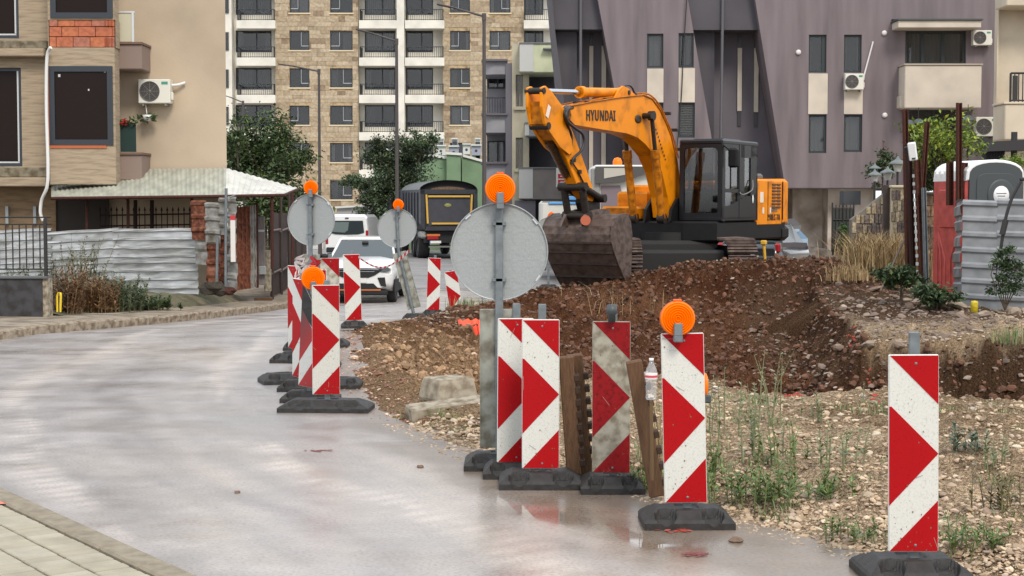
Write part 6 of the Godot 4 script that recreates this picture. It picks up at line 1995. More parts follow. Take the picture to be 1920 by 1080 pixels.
func build_weeds() -> void:
	var gm := leaf_mat()
	var straw := [Color(0.36, 0.25, 0.12), Color(0.29, 0.19, 0.085), Color(0.42, 0.31, 0.16), Color(0.2, 0.145, 0.07)]
	var f := func(px: float, py: float) -> Vector3:
		# point of the soil seen at this pixel
		var d := 7.5
		while d < 44.0:
			var p := at(px, py, d)
			if p.y <= dirt_y(p.x, d) and p.x > edge_x(d) - 0.6: return Vector3(p.x, dirt_y(p.x, d), -d)
			d += 0.03
		return at(px, py, 30)
	var k := 0
	var sage := Color(0.2, 0.235, 0.12); var green := Color(0.115, 0.175, 0.045)
	for q in [[1365, 820, 0.55, 0.16, 9, 0.05, sage, "tall grey-green weed just right of the lamp board"], [1440, 800, 0.62, 0.2, 10, 0.045, sage, "tallest spindly weed in front of the pit"], [1405, 860, 0.5, 0.22, 12, 0.05, sage, "loose weed between the lamp board and the gravel"], [1470, 880, 0.36, 0.24, 14, 0.05, green, "broad green weed on the gravel bank's middle"], [1400, 945, 0.26, 0.3, 26, 0.055, green, "bright green clump beside the lamp board's rubber foot"], [1455, 940, 0.24, 0.3, 22, 0.055, green, "bright green clump right of the rubber foot"], [1545, 935, 0.2, 0.28, 18, 0.05, green, "low green weed halfway to the nearest board"], [1575, 870, 0.28, 0.26, 14, 0.045, sage, "sage weed on the gravel left of the nearest board"], [1805, 850, 0.2, 0.14, 14, 0.06, Color(0.11, 0.15, 0.1), "blue-green thistle right of the nearest board"], [1890, 960, 0.3, 0.22, 14, 0.05, Color(0.13, 0.11, 0.045), "brownish weed at the right edge, low down"], [1820, 1035, 0.16, 0.26, 22, 0.045, green, "green clump behind the nearest board's rubber foot"], [1905, 870, 0.22, 0.2, 10, 0.045, sage, "sage weed at the picture's right edge"], [1600, 1010, 0.13, 0.16, 16, 0.04, green, "small green weed left of the nearest board's foot"], [1345, 905, 0.3, 0.18, 14, 0.05, green, "green weed hard against the lamp board"], [1215, 920, 0.2, 0.16, 16, 0.05, green, "green weed at the foot of the steep notched plank"], [1690, 760, 0.3, 0.1, 3, 0.03, sage, "single thin stem at the pit's near rim"], [1610, 760, 0.32, 0.05, 2, 0.03, sage, "lone pale stalk before the pit's cut face"], [1530, 790, 0.26, 0.14, 8, 0.04, sage, "thin weed at the rim above the gravel"]]:
		weed("weed", q[7], "weed", f.call(q[0], q[1]), q[2], q[3], int(q[4] * 0.75), q[5] * 1.15, q[6], 400 + k, "weeds growing on the gravel bank", 24); k += 1
	# dry twig tangle by the bottle and above the dirty board
	var t := thing("dry_weed", "dry straw-coloured weed beside the plastic bottle", "weed", f.call(1225, 905))
	part("stalk", blades(70, Vector2(0.1, 0.1), 0.75, straw, 61, 0.0035, 0.3), mat("straw", Color(1, 1, 1), 0.8, {"tint": true, "two": true}), t)
	t = thing("dry_weed", "dry looping twigs above the excavator bucket's foot", "weed", f.call(1150, 585))
	part("stalk", blades(46, Vector2(0.7, 0.5), 0.75, straw, 62, 0.006, 0.9), mat("straw", Color(1, 1, 1), 0.8, {"tint": true, "two": true}), t)
	# dry grass mass by the garden wall
	for q in [[1652, 520, 0.75, 1.3, 2300, "tall dry grass in front of the stone-clad wall", 33.2], [1590, 545, 0.5, 0.4, 420, "flattened dry grass spilling over the pit's far corner", 31.6], [1640, 530, 0.6, 0.5, 500, "dry grass round the red and white stake", 34.6]]:
		var x: float = (q[0] - 960.0) / FOCAL * q[6]
		t = thing("dry_grass", q[5], "dry grass", Vector3(x, dirt_y(x, q[6]), -q[6]))
		part("blade", blades(q[4], Vector2(q[2], 0.8), q[3], straw, 700 + k, 0.007, 0.7), mat("straw", Color(1, 1, 1), 0.8, {"tint": true, "two": true}), t).set_meta("kind", "stuff"); k += 1
	# grass tufts on the soil by the distant half-buried board
	for q in [[880, 575, "small green tuft beside the half-buried board"], [1905, 640, "green tuft on the block of soil at the right edge"]]:
		t = thing("grass_tuft", q[2], "grass", f.call(q[0], q[1]))
		part("blade", blades(160, Vector2(0.35, 0.3), 0.28, [green, sage, straw[0]], 800 + k, 0.006, 0.6), mat("straw", Color(1, 1, 1), 0.8, {"tint": true, "two": true}), t).set_meta("kind", "stuff"); k += 1
	# weeds before the silver fence, left
	var rust := Color(0.21, 0.115, 0.055)
	for q in [[128, 560, 27.2, 0.75, 0.3, 14, rust, "rust-brown dock weed behind the yellow marker"], [150, 540, 28.5, 1.15, 0.3, 10, Color(0.13, 0.13, 0.06), "tall spindly weed in front of the silver fence"], [172, 558, 27.8, 0.55, 0.35, 22, Color(0.23, 0.13, 0.06), "foxy-brown grass clump between the yellow marker and green weeds"], [205, 555, 28.4, 0.6, 0.4, 24, Color(0.085, 0.11, 0.05), "grey-green weed clump in front of the silver fence's middle"], [235, 552, 29.0, 0.5, 0.35, 20, Color(0.08, 0.11, 0.045), "green weed clump nearer the silver fence's right end"], [270, 554, 29.6, 0.22, 0.5, 22, Color(0.075, 0.11, 0.04), "low weeds along the foot of the silver fence"], [60, 512, 29.5, 0.7, 0.4, 16, Color(0.09, 0.105, 0.05), "weeds seen through the black bar railing"], [20, 515, 29.5, 0.55, 0.4, 14, Color(0.1, 0.11, 0.05), "weeds behind the railing at the left edge"], [110, 470, 31.0, 0.9, 0.25, 8, Color(0.1, 0.11, 0.06), "thin weed rising above the railing's post"]]:
		var p := at(q[0], q[1], q[2])
		p.y = road_y(q[2]) + 0.15
		weed("yard_weed", q[7], "weed", p, q[3] * 1.2, q[4] * 1.15, q[5] * 3, 0.1, q[6], 900 + k, "weeds before the silver fence", 60); k += 1
	# thin low growth over the gravel bank: nobody could count it
	var r := RandomNumberGenerator.new(); r.seed = 55
	var mm := MultiMesh.new()
	mm.transform_format = MultiMesh.TRANSFORM_3D
	var bl := blades(26, Vector2(0.12, 0.12), 0.12, [green, sage, Color(0.2, 0.19, 0.09)], 17, 0.004, 0.7)
	mm.mesh = bl.mesh(); mm.mesh.surface_set_material(0, mat("straw", Color(1, 1, 1), 0.8, {"tint": true, "two": true}))
	var tr: Array[Transform3D] = []
	var gn := FastNoiseLite.new(); gn.frequency = 0.9; gn.seed = 2
	for i in 1200:
		var d := r.randf_range(8.5, 15.5)
		var x := edge_x(d) + 0.25 + r.randf() * 5.5
		if x > 0.36 * d + 0.3 or pit(x, d) > 0.05: continue
		if gn.get_noise_2d(x, d) < 0.12 + r.randf() * 0.2: continue
		var sc := r.randf_range(0.5, 1.2)
		tr.append(Transform3D(Basis(Vector3.UP, r.randf() * TAU).scaled(Vector3(sc, sc, sc)), Vector3(x, dirt_y(x, d), -d)))
	mm.instance_count = tr.size()
	for i in tr.size(): mm.set_instance_transform(i, tr[i])
	var o := MultiMeshInstance3D.new()
	o.name = numbered("low_grass"); o.multimesh = mm
	add_child(o, true)
	tag(o, "thin low grass sprouting across the gravel bank", "grass"); o.set_meta("kind", "stuff")


# ---------------------------------------------------------------- vehicles
func wheel(parent: Node, where: Vector3, r: float, w: float, rim: Material, side := 1.0) -> void:
	# axis along x, outer face towards side
	var b := Transform3D(Basis(Vector3.UP, PI / 2 * side), where)
	var s := Shape.new()
	s.lathe(PackedVector2Array([Vector2(r * 0.6, -w * 0.5), Vector2(r * 0.93, -w * 0.5), Vector2(r, -w * 0.38), Vector2(r, w * 0.38), Vector2(r * 0.93, w * 0.5), Vector2(r * 0.62, w * 0.5), Vector2(r * 0.6, w * 0.42)]), b, 28)
	var ty := part("tyre", s, mat("tyre rubber", sr(44, 43, 43), 0.8), parent)
	s = Shape.new()
	s.lathe(PackedVector2Array([Vector2(r * 0.62, w * 0.4), Vector2(r * 0.55, w * 0.3), Vector2(r * 0.2, w * 0.34), Vector2(r * 0.15, w * 0.42), Vector2(0, w * 0.42)]), b, 20)
	part("rim", s, rim, ty)


# body from stations along z: each [z, [[half width, y], ...]] going from the sill up to the middle of the top
func body(stations: Array) -> Shape:
	var s := Shape.new()
	var rings := []
	for st in stations:
		var ring := PackedVector3Array()
		for q in st[1]: ring.append(Vector3(q[0], q[1], st[0]))
		for i in range(st[1].size() - 1, -1, -1): ring.append(Vector3(-st[1][i][0], st[1][i][1], st[0]))
		rings.append(ring)
	s.loft(rings, true, true, true)
	return s


func number_plate(parent: Node, where: Vector3, w: float, text: String, back := false) -> void:
	var s := Shape.new()
	s.box(where, Vector3(w, 0.11, 0.012), 0.003)
	var p := part("number_plate", s, mat("plate white", sr(222, 222, 218), 0.5), parent)
	s = Shape.new(); s.box(where + Vector3(-w * 0.46, 0, 0.007), Vector3(w * 0.08, 0.108, 0.004)); part("blue_band", s, mat("plate blue", sr(36, 74, 160), 0.5), p)
	if text:
		lettering(text, 0.1, where + Vector3(0.02, 0, 0.008), Basis(), mat("plate ink", sr(40, 40, 42), 0.6), p)


func build_vehicles() -> void:
	var white := mat("white car paint", sr(226, 227, 226), 0.3, {"coat": 0.8})
	var blk := mat("car black plastic", sr(26, 26, 28), 0.6)
	var gl := mat("car glass", sr(70, 78, 80), 0.05, {"spec": 0.6})
	var chrome := mat("chrome rod", sr(190, 192, 196), 0.15, {"metal": 1.0})
	var alloy := mat("alloy", sr(120, 122, 126), 0.35, {"metal": 0.7})
	# --- white crossover facing the camera (front at +z)
	var p := Vector3(-3.72, road_y(40.0), -41.0)
	var t := thing("white_car", "white crossover car facing the camera behind the left barrier boards", "car", p, deg_to_rad(-2.0))
	var lo := 0.30
	var s := body_car(lo)
	part("body", s, white, t)
	# greenhouse
	s = Shape.new()
	var gr := []
	for q in [[0.86, 0.80, 1.05, 0.79, 1.08], [0.15, 0.74, 1.08, 0.64, 1.50], [-0.3, 0.74, 1.08, 0.62, 1.55], [-1.3, 0.76, 1.08, 0.6, 1.53], [-1.95, 0.74, 1.06, 0.66, 1.1]]:
		gr.append(PackedVector3Array([Vector3(q[1], q[2], q[0]), Vector3(q[3], q[4], q[0]), Vector3(-q[3], q[4], q[0]), Vector3(-q[1], q[2], q[0])]))
	gr.reverse()
	s.loft(gr)
	part("windows", s, gl, t)
	s = Shape.new()
	var rf := []
	for q in [[0.12, 0.655, 1.51, 1.54], [-0.2, 0.65, 1.55, 1.585], [-0.9, 0.635, 1.56, 1.6], [-1.5, 0.62, 1.52, 1.56], [-1.7, 0.6, 1.48, 1.5]]:
		rf.append(PackedVector3Array([Vector3(q[1], q[2], q[0]), Vector3(q[1] * 0.9, q[3], q[0]), Vector3(-q[1] * 0.9, q[3], q[0]), Vector3(-q[1], q[2], q[0])]))
	rf.reverse()
	s.loft(rf)
	part("roof", s, white, t)
	for sx in [-1, 1]:
		s = Shape.new(); s.tube(PackedVector3Array([Vector3(sx * 0.81, 1.05, 0.88), Vector3(sx * 0.665, 1.5, 0.16), Vector3(sx * 0.64, 1.56, -0.2)]), [0.035], 6); part("pillar", s, white, t)
		s = Shape.new(); s.box(Vector3(sx * 1.0, 1.1, 0.62), Vector3(0.2, 0.15, 0.12), 0.05); part("door_mirror", s, blk, t)
		# headlight with its hooked light strip
		s = Shape.new(); s.prism(PackedVector2Array([Vector2(sx * 0.38, 0.86), Vector2(sx * 0.78, 0.9), Vector2(sx * 0.83, 0.82), Vector2(sx * 0.7, 0.77), Vector2(sx * 0.44, 0.79)]), 2.1, 1.85); part("headlight", s, mat("headlight dark", sr(74, 78, 82), 0.1, {"coat": 1.0}), t)
		s = Shape.new(); s.tube(PackedVector3Array([Vector3(sx * 0.74, 0.905, 2.06), Vector3(sx * 0.845, 0.86, 1.98), Vector3(sx * 0.84, 0.72, 1.99), Vector3(sx * 0.72, 0.71, 2.06)]), [0.016], 5); part("light_strip", s, mat("light strip", sr(236, 238, 236), 0.3), t)
		# fog pocket
		s = Shape.new(); s.prism(PackedVector2Array([Vector2(sx * 0.52, 0.64), Vector2(sx * 0.7, 0.65), Vector2(sx * 0.73, 0.42), Vector2(sx * 0.6, 0.44)]), 2.1, 1.9); part("fog_pocket", s, blk, t)
		s = Shape.new(); s.box(Vector3(sx * 0.885, 0.42, 1.3), Vector3(0.06, 0.34, 0.95), 0.04); s.box(Vector3(sx * 0.885, 0.36, -0.1), Vector3(0.06, 0.2, 1.9), 0.03); part("side_cladding", s, blk, t)
		wheel(t, Vector3(sx * 0.79, 0.35, 1.3), 0.35, 0.22, alloy, sx); wheel(t, Vector3(sx * 0.79, 0.35, -1.32), 0.35, 0.22, alloy, sx)
	s = Shape.new(); s.prism(PackedVector2Array([Vector2(-0.66, 0.84), Vector2(-0.44, 0.87), Vector2(0.44, 0.87), Vector2(0.66, 0.84), Vector2(0.46, 0.7), Vector2(0.3, 0.64), Vector2(-0.3, 0.64), Vector2(-0.46, 0.7)]), 2.1, 1.85); part("grille", s, blk, t)
	s = Shape.new(); s.box(Vector3(0, 0.845, 2.1), Vector3(1.1, 0.014, 0.02)); s.box(Vector3(0, 0.79, 2.1), Vector3(0.9, 0.012, 0.02)); part("grille_bar", s, chrome, t)
	s = Shape.new(); s.prism(PackedVector2Array([Vector2(0, 0.08), Vector2(0.05, 0), Vector2(0, -0.08), Vector2(-0.05, 0)]), 2.125, 2.09, Transform3D(Basis(), Vector3(0, 0.81, 0))); part("diamond_emblem", s, chrome, t)
	s = Shape.new(); s.prism(PackedVector2Array([Vector2(-0.42, 0.5), Vector2(0.42, 0.5), Vector2(0.56, 0.36), Vector2(-0.56, 0.36)]), 2.1, 1.9); part("lower_grille", s, blk, t)
	s = Shape.new(); s.box(Vector3(0, 0.335, 2.06), Vector3(1.2, 0.045, 0.12), 0.015); part("orange_trim", s, mat("orange trim", sr(176, 104, 60), 0.5), t)
	s = Shape.new(); s.box(Vector3(0, 0.27, 1.95), Vector3(1.5, 0.12, 0.3), 0.03); part("bumper_skirt", s, blk, t)
	number_plate(t, Vector3(0, 0.57, 2.11), 0.5, "CB")
	s = Shape.new(); s.box(Vector3(0, 1.44, 0.3), Vector3(0.16, 0.08, 0.1), 0.02, Basis(Vector3.RIGHT, -0.5)); part("sensor_pod", s, blk, t)
	# --- white van seen from behind
	p = Vector3(-7.05, -0.6, -72.0)
	t = thing("white_van", "white van parked with its rear window towards the camera", "van", p, deg_to_rad(-3.0))
	var vr := []
	for q in [[-2.4, 0.95, 1.0, 1.1], [-1.6, 0.97, 1.3, 1.72], [-0.7, 0.97, 1.3, 1.97], [2.2, 0.97, 1.3, 1.99], [2.42, 0.95, 1.25, 1.9]]:
		vr.append(PackedVector3Array([Vector3(q[1] * 0.97, 0.3, q[0]), Vector3(q[1], 1.0, q[0]), Vector3(q[1] * 0.9, q[3] - 0.12, q[0]), Vector3(q[1] * 0.78, q[3], q[0]), Vector3(-q[1] * 0.78, q[3], q[0]), Vector3(-q[1] * 0.9, q[3] - 0.12, q[0]), Vector3(-q[1], 1.0, q[0]), Vector3(-q[1] * 0.97, 0.3, q[0])]))
	s = Shape.new(); s.loft(vr); part("body", s, white, t)
	s = Shape.new(); s.prism(PackedVector2Array([Vector2(-0.7, 1.72), Vector2(0.7, 1.72), Vector2(0.76, 1.2), Vector2(0.5, 1.13), Vector2(0, 1.11), Vector2(-0.5, 1.13), Vector2(-0.76, 1.2)]), 2.46, 2.3, Transform3D(), 0.01); part("rear_window", s, mat("van glass", sr(50, 58, 60), 0.05), t)
	s = Shape.new(); s.prism(PackedVector2Array([Vector2(-0.66, 1.66), Vector2(0.1, 1.66), Vector2(0.05, 1.3), Vector2(-0.1, 1.2), Vector2(-0.7, 1.24)]), 2.47, 2.45); part("window_sticker", s, mat("pale film", sr(104, 116, 114), 0.2), t)
	s = Shape.new(); s.box(Vector3(0, 1.83, 2.44), Vector3(0.16, 0.05, 0.04), 0.01); part("brake_light", s, mat("lamp dark", sr(70, 40, 40), 0.4), t)
	for sx in [-1, 1]:
		s = Shape.new(); s.box(Vector3(sx * 0.88, 1.0, 2.42), Vector3(0.12, 0.6, 0.05), 0.02); part("tail_light", s, mat("tail red", sr(150, 30, 34), 0.3), t)
		wheel(t, Vector3(sx * 0.86, 0.34, 1.5), 0.34, 0.22, alloy, sx); wheel(t, Vector3(sx * 0.86, 0.34, -1.6), 0.34, 0.22, alloy, sx)
	s = Shape.new(); s.box(Vector3(0, 0.45, 2.45), Vector3(1.8, 0.22, 0.12), 0.03); part("bumper", s, blk, t)
	# open side door panel left of it
	s = Shape.new(); s.box(Vector3(-1.35, 1.2, 2.2), Vector3(0.55, 1.5, 0.06), 0.03); part("side_door", s, mat("door grey white", sr(196, 194, 190), 0.5), t)
	s = Shape.new(); s.box(Vector3(-1.35, 1.45, 2.24), Vector3(0.4, 0.7, 0.02), 0.01); part("door_window", s, mat("door window grey", sr(150, 150, 148), 0.3), t)
	# grey flat-roofed kiosk behind the van
	t = thing("grey_kiosk", "small grey flat-roofed kiosk behind the white van", "kiosk", at(675, 440, 88.0))
	s = Shape.new(); s.box(Vector3(0, 0, 0), Vector3(2.3, 3.0, 2.0)); part("wall", s, mat("kiosk grey", sr(168, 166, 164), 0.8), t)
	s = Shape.new(); s.box(Vector3(0.1, 1.56, 0), Vector3(2.7, 0.1, 2.4), 0.02, Basis(Vector3.BACK, 0.06)); part("roof", s, mat("kiosk roof", sr(204, 202, 198), 0.7), t)
	# --- tipper lorry seen from behind
	p = Vector3(at(838, 480, 69.0).x, -0.58, -71.0)
	t = thing("tipper_lorry", "dark grey tipper lorry with yellow-edged tailgate and domed cover", "lorry", p, deg_to_rad(12.0))
	var tg := mat("lorry grey", sr(54, 56, 62), 0.5, {"tex": "soft", "size": 0.8})
	var ye := mat("lorry yellow edge", sr(206, 164, 72), 0.6)
	s = Shape.new()
	s.prism(PackedVector2Array([Vector2(-1.28, 1.55), Vector2(-1.02, 1.25), Vector2(1.02, 1.25), Vector2(1.28, 1.55), Vector2(1.28, 3.05), Vector2(-1.28, 3.05)]), 0.0, -5.6); part("tipper_body", s, tg, t)
	s = Shape.new()
	for q in [[-1.28, -1.1], [1.1, 1.28]]:
		s.prism(PackedVector2Array([Vector2(q[0], 1.5), Vector2(q[1], 1.3), Vector2(q[1], 3.05), Vector2(q[0], 3.05)]), 0.14, 0.0)
	s.span(Vector3(-1.28, 2.86, 0.0), Vector3(1.28, 3.06, 0.14)); s.span(Vector3(-1.05, 1.25, 0.0), Vector3(1.05, 1.44, 0.14)); part("tailgate_frame", s, tg, t)
	s = Shape.new(); s.span(Vector3(-1.02, 1.46, 0.02), Vector3(1.02, 2.82, 0.07)); part("tailgate", s, mat("tailgate grey", sr(66, 67, 74), 0.5, {"tex": "soft", "size": 1.0}), t)
	for q in [[[-1.06, 2.84], [-0.98, 2.84], [-0.92, 1.56], [-1.0, 1.56]], [[1.06, 2.84], [0.98, 2.84], [0.92, 1.56], [1.0, 1.56]], [[-0.94, 2.8], [0.94, 2.8], [0.94, 2.72], [-0.94, 2.72]], [[-0.78, 1.6], [0.78, 1.6], [0.78, 1.52], [-0.78, 1.52]]]:
		s = Shape.new(); var pp := PackedVector2Array()
		for e in q: pp.append(Vector2(e[0], e[1]))
		s.prism(pp, 0.16, 0.07); part("yellow_edge", s, ye, t)
	s = Shape.new(); s.lathe(PackedVector2Array([Vector2(0.16, 0), Vector2(0.15, 0.02), Vector2(0, 0.02)]), Transform3D(Basis().scaled(Vector3(1, 0.5, 1)), Vector3(-0.05, 2.37, 0.07)), 20); part("oval_badge", s, mat("badge yellow", sr(140, 140, 80), 0.5), t)
	# domed tarpaulin and the load's front arch
	s = Shape.new()
	var rings := []
	for zz in [0.0, -5.6]:
		var rg := PackedVector3Array()
		for i in 13:
			var a := PI * i / 12.0
			rg.append(Vector3(cos(a) * 1.3, 3.06 + sin(a) * 0.42, zz))
		rings.append(rg)
	rings.reverse()
	s.loft(rings, false, false, true); part("tarpaulin", s, mat("tarpaulin", sr(112, 114, 114), 0.6, {"tex": "mottle", "size": 0.8, "two": true}), t)
	s = Shape.new()
	var arch := PackedVector2Array([Vector2(1.22, 3.06)])
	for i in range(1, 12):
		var a := PI * i / 12.0
		arch.append(Vector2(cos(a) * 1.24, 3.06 + sin(a) * 0.39))
	arch.append(Vector2(-1.22, 3.06))
	s.prism(arch, -0.25, -0.4); part("cover_end", s, mat("tarpaulin dark", sr(40, 40, 42), 0.8), t)
	s = Shape.new(); s.ball(Vector3(0, 3.04, -0.15), Vector3(0.85, 0.16, 0.3), 6, 14); part("load", s, mat("load brown", sr(104, 84, 64), 0.9, {"tex": "grime", "size": 2.0}), t)
	# chassis, wheels, lights
	s = Shape.new(); s.span(Vector3(-1.05, 0.7, -6.5), Vector3(1.05, 1.22, -0.1)); s.span(Vector3(-0.85, 0.52, -0.2), Vector3(1.1, 0.6, 0.1)); part("chassis", s, blk, t)
	s = Shape.new(); s.span(Vector3(-0.9, 0.5, -0.02), Vector3(1.0, 0.56, 0.12)); part("underrun_bar", s, mat("bar grey", sr(120, 118, 114), 0.5), t)
	for sx in [-1, 1]:
		for zz in [-1.2, -2.6]: wheel(t, Vector3(sx * 0.98, 0.52, zz), 0.52, 0.5, mat("lorry rim", sr(120, 120, 120), 0.6), sx)
		wheel(t, Vector3(sx * 1.0, 0.52, -7.0), 0.52, 0.34, mat("lorry rim", Color()), sx)
		s = Shape.new(); s.box(Vector3(sx * 0.72, 0.92, 0.05), Vector3(0.5, 0.16, 0.08), 0.02); part("tail_light", s, mat("tail red", Color()), t)
		s = Shape.new(); s.box(Vector3(sx * 0.7, 1.05, 0.06), Vector3(0.6, 0.09, 0.03), 0.0); part("orange_stripe", s, mat("stripe orange", sr(196, 110, 50), 0.5), t)
		s = Shape.new(); s.box(Vector3(sx * 1.1, 1.05, -0.5), Vector3(0.3, 0.3, 0.9), 0.08); part("mudguard", s, mat("mudguard pale", sr(150, 150, 146), 0.6), t)
	number_plate(t, Vector3(-0.62, 0.74, 0.1), 0.52, "", true)
	# cab beyond the body on the left
	s = Shape.new(); s.box(Vector3(0, 1.9, -7.3), Vector3(2.5, 2.5, 2.0), 0.12); part("cab", s, tg, t)
	s = Shape.new(); s.box(Vector3(-1.6, 2.3, -7.4), Vector3(0.3, 0.8, 0.18), 0.08); part("cab_mirror", s, blk, t)
	s = Shape.new()
	for i in 6: s.box(Vector3(-1.31, 2.2, -0.6 - i * 0.9), Vector3(0.08, 1.5, 0.1), 0.02)
	part("side_rib", s, tg, t)
	# --- dark hatchback at the right, its rear towards the camera
	p = at(1474, 522, 40.5); p.z = -42.3; p.y = -0.14
	t = thing("dark_hatchback", "dark grey hatchback parked behind the excavator's tail", "car", Vector3(at(1452, 500, 42.0).x, -0.12, -43.2), deg_to_rad(-24))
	var gp := mat("dark car paint", sr(40, 43, 48), 0.3, {"coat": 0.8})
	var cr := []
	for q in [[-1.9, 0.7, 0.4, 0.75, 0.62], [-1.2, 0.84, 0.28, 0.92, 0.7], [0.0, 0.86, 0.28, 0.96, 0.78], [1.6, 0.85, 0.3, 0.98, 0.78], [1.85, 0.8, 0.36, 0.94, 0.72], [1.92, 0.74, 0.42, 0.84, 0.68]]:
		cr.append(PackedVector3Array([Vector3(q[1], q[2], q[0]), Vector3(q[1] + 0.02, q[3] * 0.7, q[0]), Vector3(q[1] * 0.94, q[3], q[0]), Vector3(-q[1] * 0.94, q[3], q[0]), Vector3(-q[1] - 0.02, q[3] * 0.7, q[0]), Vector3(-q[1], q[2], q[0])]))
	s = Shape.new(); s.loft(cr, true, true, true); part("body", s, gp, t)
	s = Shape.new(); cr = []
	for q in [[-0.9, 0.76, 0.95, 0.74, 0.98], [-0.2, 0.74, 0.96, 0.6, 1.42], [1.2, 0.74, 0.97, 0.6, 1.44], [1.78, 0.72, 0.96, 0.64, 1.02]]:
		cr.append(PackedVector3Array([Vector3(q[1], q[2], q[0]), Vector3(q[3], q[4], q[0]), Vector3(-q[3], q[4], q[0]), Vector3(-q[1], q[2], q[0])]))
	s.loft(cr); part("windows", s, mat("car glass pale", sr(60, 68, 70), 0.08), t)
	s = Shape.new(); s.box(Vector3(0, 1.45, 0.5), Vector3(1.2, 0.04, 1.5), 0.015); part("roof", s, gp, t)
	s = Shape.new(); s.box(Vector3(0, 0.55, 1.93), Vector3(1.6, 0.2, 0.12), 0.05); part("bumper", s, mat("bumper dark", sr(48, 50, 54), 0.6), t)
	for sx in [-1, 1]:
		s = Shape.new(); s.box(Vector3(sx * 0.76, 0.85, 1.83), Vector3(0.16, 0.26, 0.16), 0.05); part("tail_light", s, mat("tail red", Color()), t)
		wheel(t, Vector3(sx * 0.76, 0.3, 1.25), 0.3, 0.2, alloy, sx); wheel(t, Vector3(sx * 0.76, 0.3, -1.3), 0.3, 0.2, alloy, sx)
	number_plate(t, Vector3(-0.05, 0.62, 2.0), 0.5, "")
	t = thing("blue_car", "light blue car peeping out behind the dark hatchback", "car", Vector3(at(1458, 500, 46.0).x, -0.12, -47.0), deg_to_rad(-20))
	s = Shape.new(); s.box(Vector3(0, 0.75, 0), Vector3(1.6, 0.9, 3.4), 0.25); part("body", s, mat("blue paint", sr(110, 158, 190), 0.35, {"coat": 0.8}), t)
	s = Shape.new(); s.box(Vector3(0, 1.3, -0.1), Vector3(1.4, 0.5, 1.8), 0.2); part("windows", s, gl, t)
	for sx in [-1, 1]:
		wheel(t, Vector3(sx * 0.72, 0.3, 1.1), 0.3, 0.2, alloy, sx); wheel(t, Vector3(sx * 0.72, 0.3, -1.1), 0.3, 0.2, alloy, sx)
	# --- white lorry cab behind the excavator's boom
	t = thing("white_lorry", "white lorry with dark sun visor and orange beacon behind the boom", "lorry", Vector3(at(1185, 400, 46.0).x, -0.1, -48.0))
	s = Shape.new(); s.box(Vector3(0.05, 1.9, 0), Vector3(2.3, 2.4, 2.6), 0.1); part("cab", s, mat("lorry white", sr(206, 204, 196), 0.45), t)
	s = Shape.new()
	s.prism(PackedVector2Array([Vector2(-1.02, 3.05), Vector2(1.2, 3.05), Vector2(1.2, 2.9), Vector2(0.45, 2.86), Vector2(-0.2, 2.6), Vector2(-1.02, 2.56)]), 1.5, 1.28); part("sun_visor", s, mat("visor dark", sr(74, 72, 70), 0.5), t)
	s = Shape.new(); s.prism(PackedVector2Array([Vector2(-0.78, 3.0), Vector2(0.05, 3.0), Vector2(-0.1, 2.82), Vector2(-0.78, 2.7)]), 1.52, 1.4); part("visor_patch", s, mat("visor patch", sr(176, 172, 160), 0.5), t)
	s = Shape.new(); s.prism(PackedVector2Array([Vector2(-0.85, 2.5), Vector2(-0.3, 2.5), Vector2(0.02, 1.2), Vector2(-0.85, 1.2)]), 1.34, 1.2); part("windscreen", s, mat("mauve glass", sr(122, 112, 118), 0.15), t)
	s = Shape.new(); s.box(Vector3(-1.02, 2.05, 1.33), Vector3(0.26, 1.9, 0.12), 0.03); part("corner_post", s, mat("corner grey", sr(140, 138, 134), 0.5), t)
	s = Shape.new(); s.box(Vector3(-1.22, 2.25, 1.38), Vector3(0.16, 0.42, 0.06), 0.02); part("blue_plate", s, mat("plate deep blue", sr(40, 62, 110), 0.5), t)
	s = Shape.new(); s.lathe(PackedVector2Array([Vector2(0.14, 0), Vector2(0.14, 0.12), Vector2(0.1, 0.22), Vector2(0, 0.25)]), Transform3D(Basis(Vector3.RIGHT, -PI / 2), Vector3(-0.35, 3.08, 0.9)), 14); part("beacon", s, mat("amber lens", Color()), t)
	s = Shape.new(); s.box(Vector3(0, 0.6, -2.5), Vector3(2.2, 0.4, 7.0)); part("chassis", s, blk, t)
	for sx in [-1, 1]:
		wheel(t, Vector3(sx * 0.95, 0.5, 0.6), 0.5, 0.32, mat("lorry rim", Color()), sx); wheel(t, Vector3(sx * 0.95, 0.5, -4.0), 0.5, 0.32, mat("lorry rim", Color()), sx)
	s = Shape.new(); s.box(Vector3(0, 1.7, -4.0), Vector3(2.4, 1.4, 4.4), 0.05); part("load_body", s, mat("corner grey", Color()), t)
	# --- white and blue van-like panel left of the bucket
	t = thing("blue_striped_van", "white van with blue roof stripes and barcode-like print left of the arm", "van", Vector3(at(1052, 420, 52.0).x, -0.3, -53.0))
	s = Shape.new(); s.box(Vector3(0, 1.3, 0), Vector3(1.36, 1.9, 3.6), 0.08); part("body", s, mat("lorry white", Color()), t)
	for q in [[0.12, 2.18, 1.1, 0.08], [0.36, 2.34, 0.7, 0.12]]:
		s = Shape.new(); s.box(Vector3(q[0], q[1], 1.7), Vector3(q[2], q[3], 0.3), 0.02); part("blue_stripe", s, mat("stripe blue", sr(88, 150, 204), 0.5), t)
	s = Shape.new(); s.box(Vector3(0, 2.27, 1.78), Vector3(1.3, 0.05, 0.06)); part("dark_gap", s, blk, t)
	for i in 4:
		s = Shape.new(); s.box(Vector3(-0.02 + i * 0.07, 1.62, 1.806), Vector3(0.03, 0.36, 0.01)); part("dark_bar", s, mat("visor dark", Color()), t)
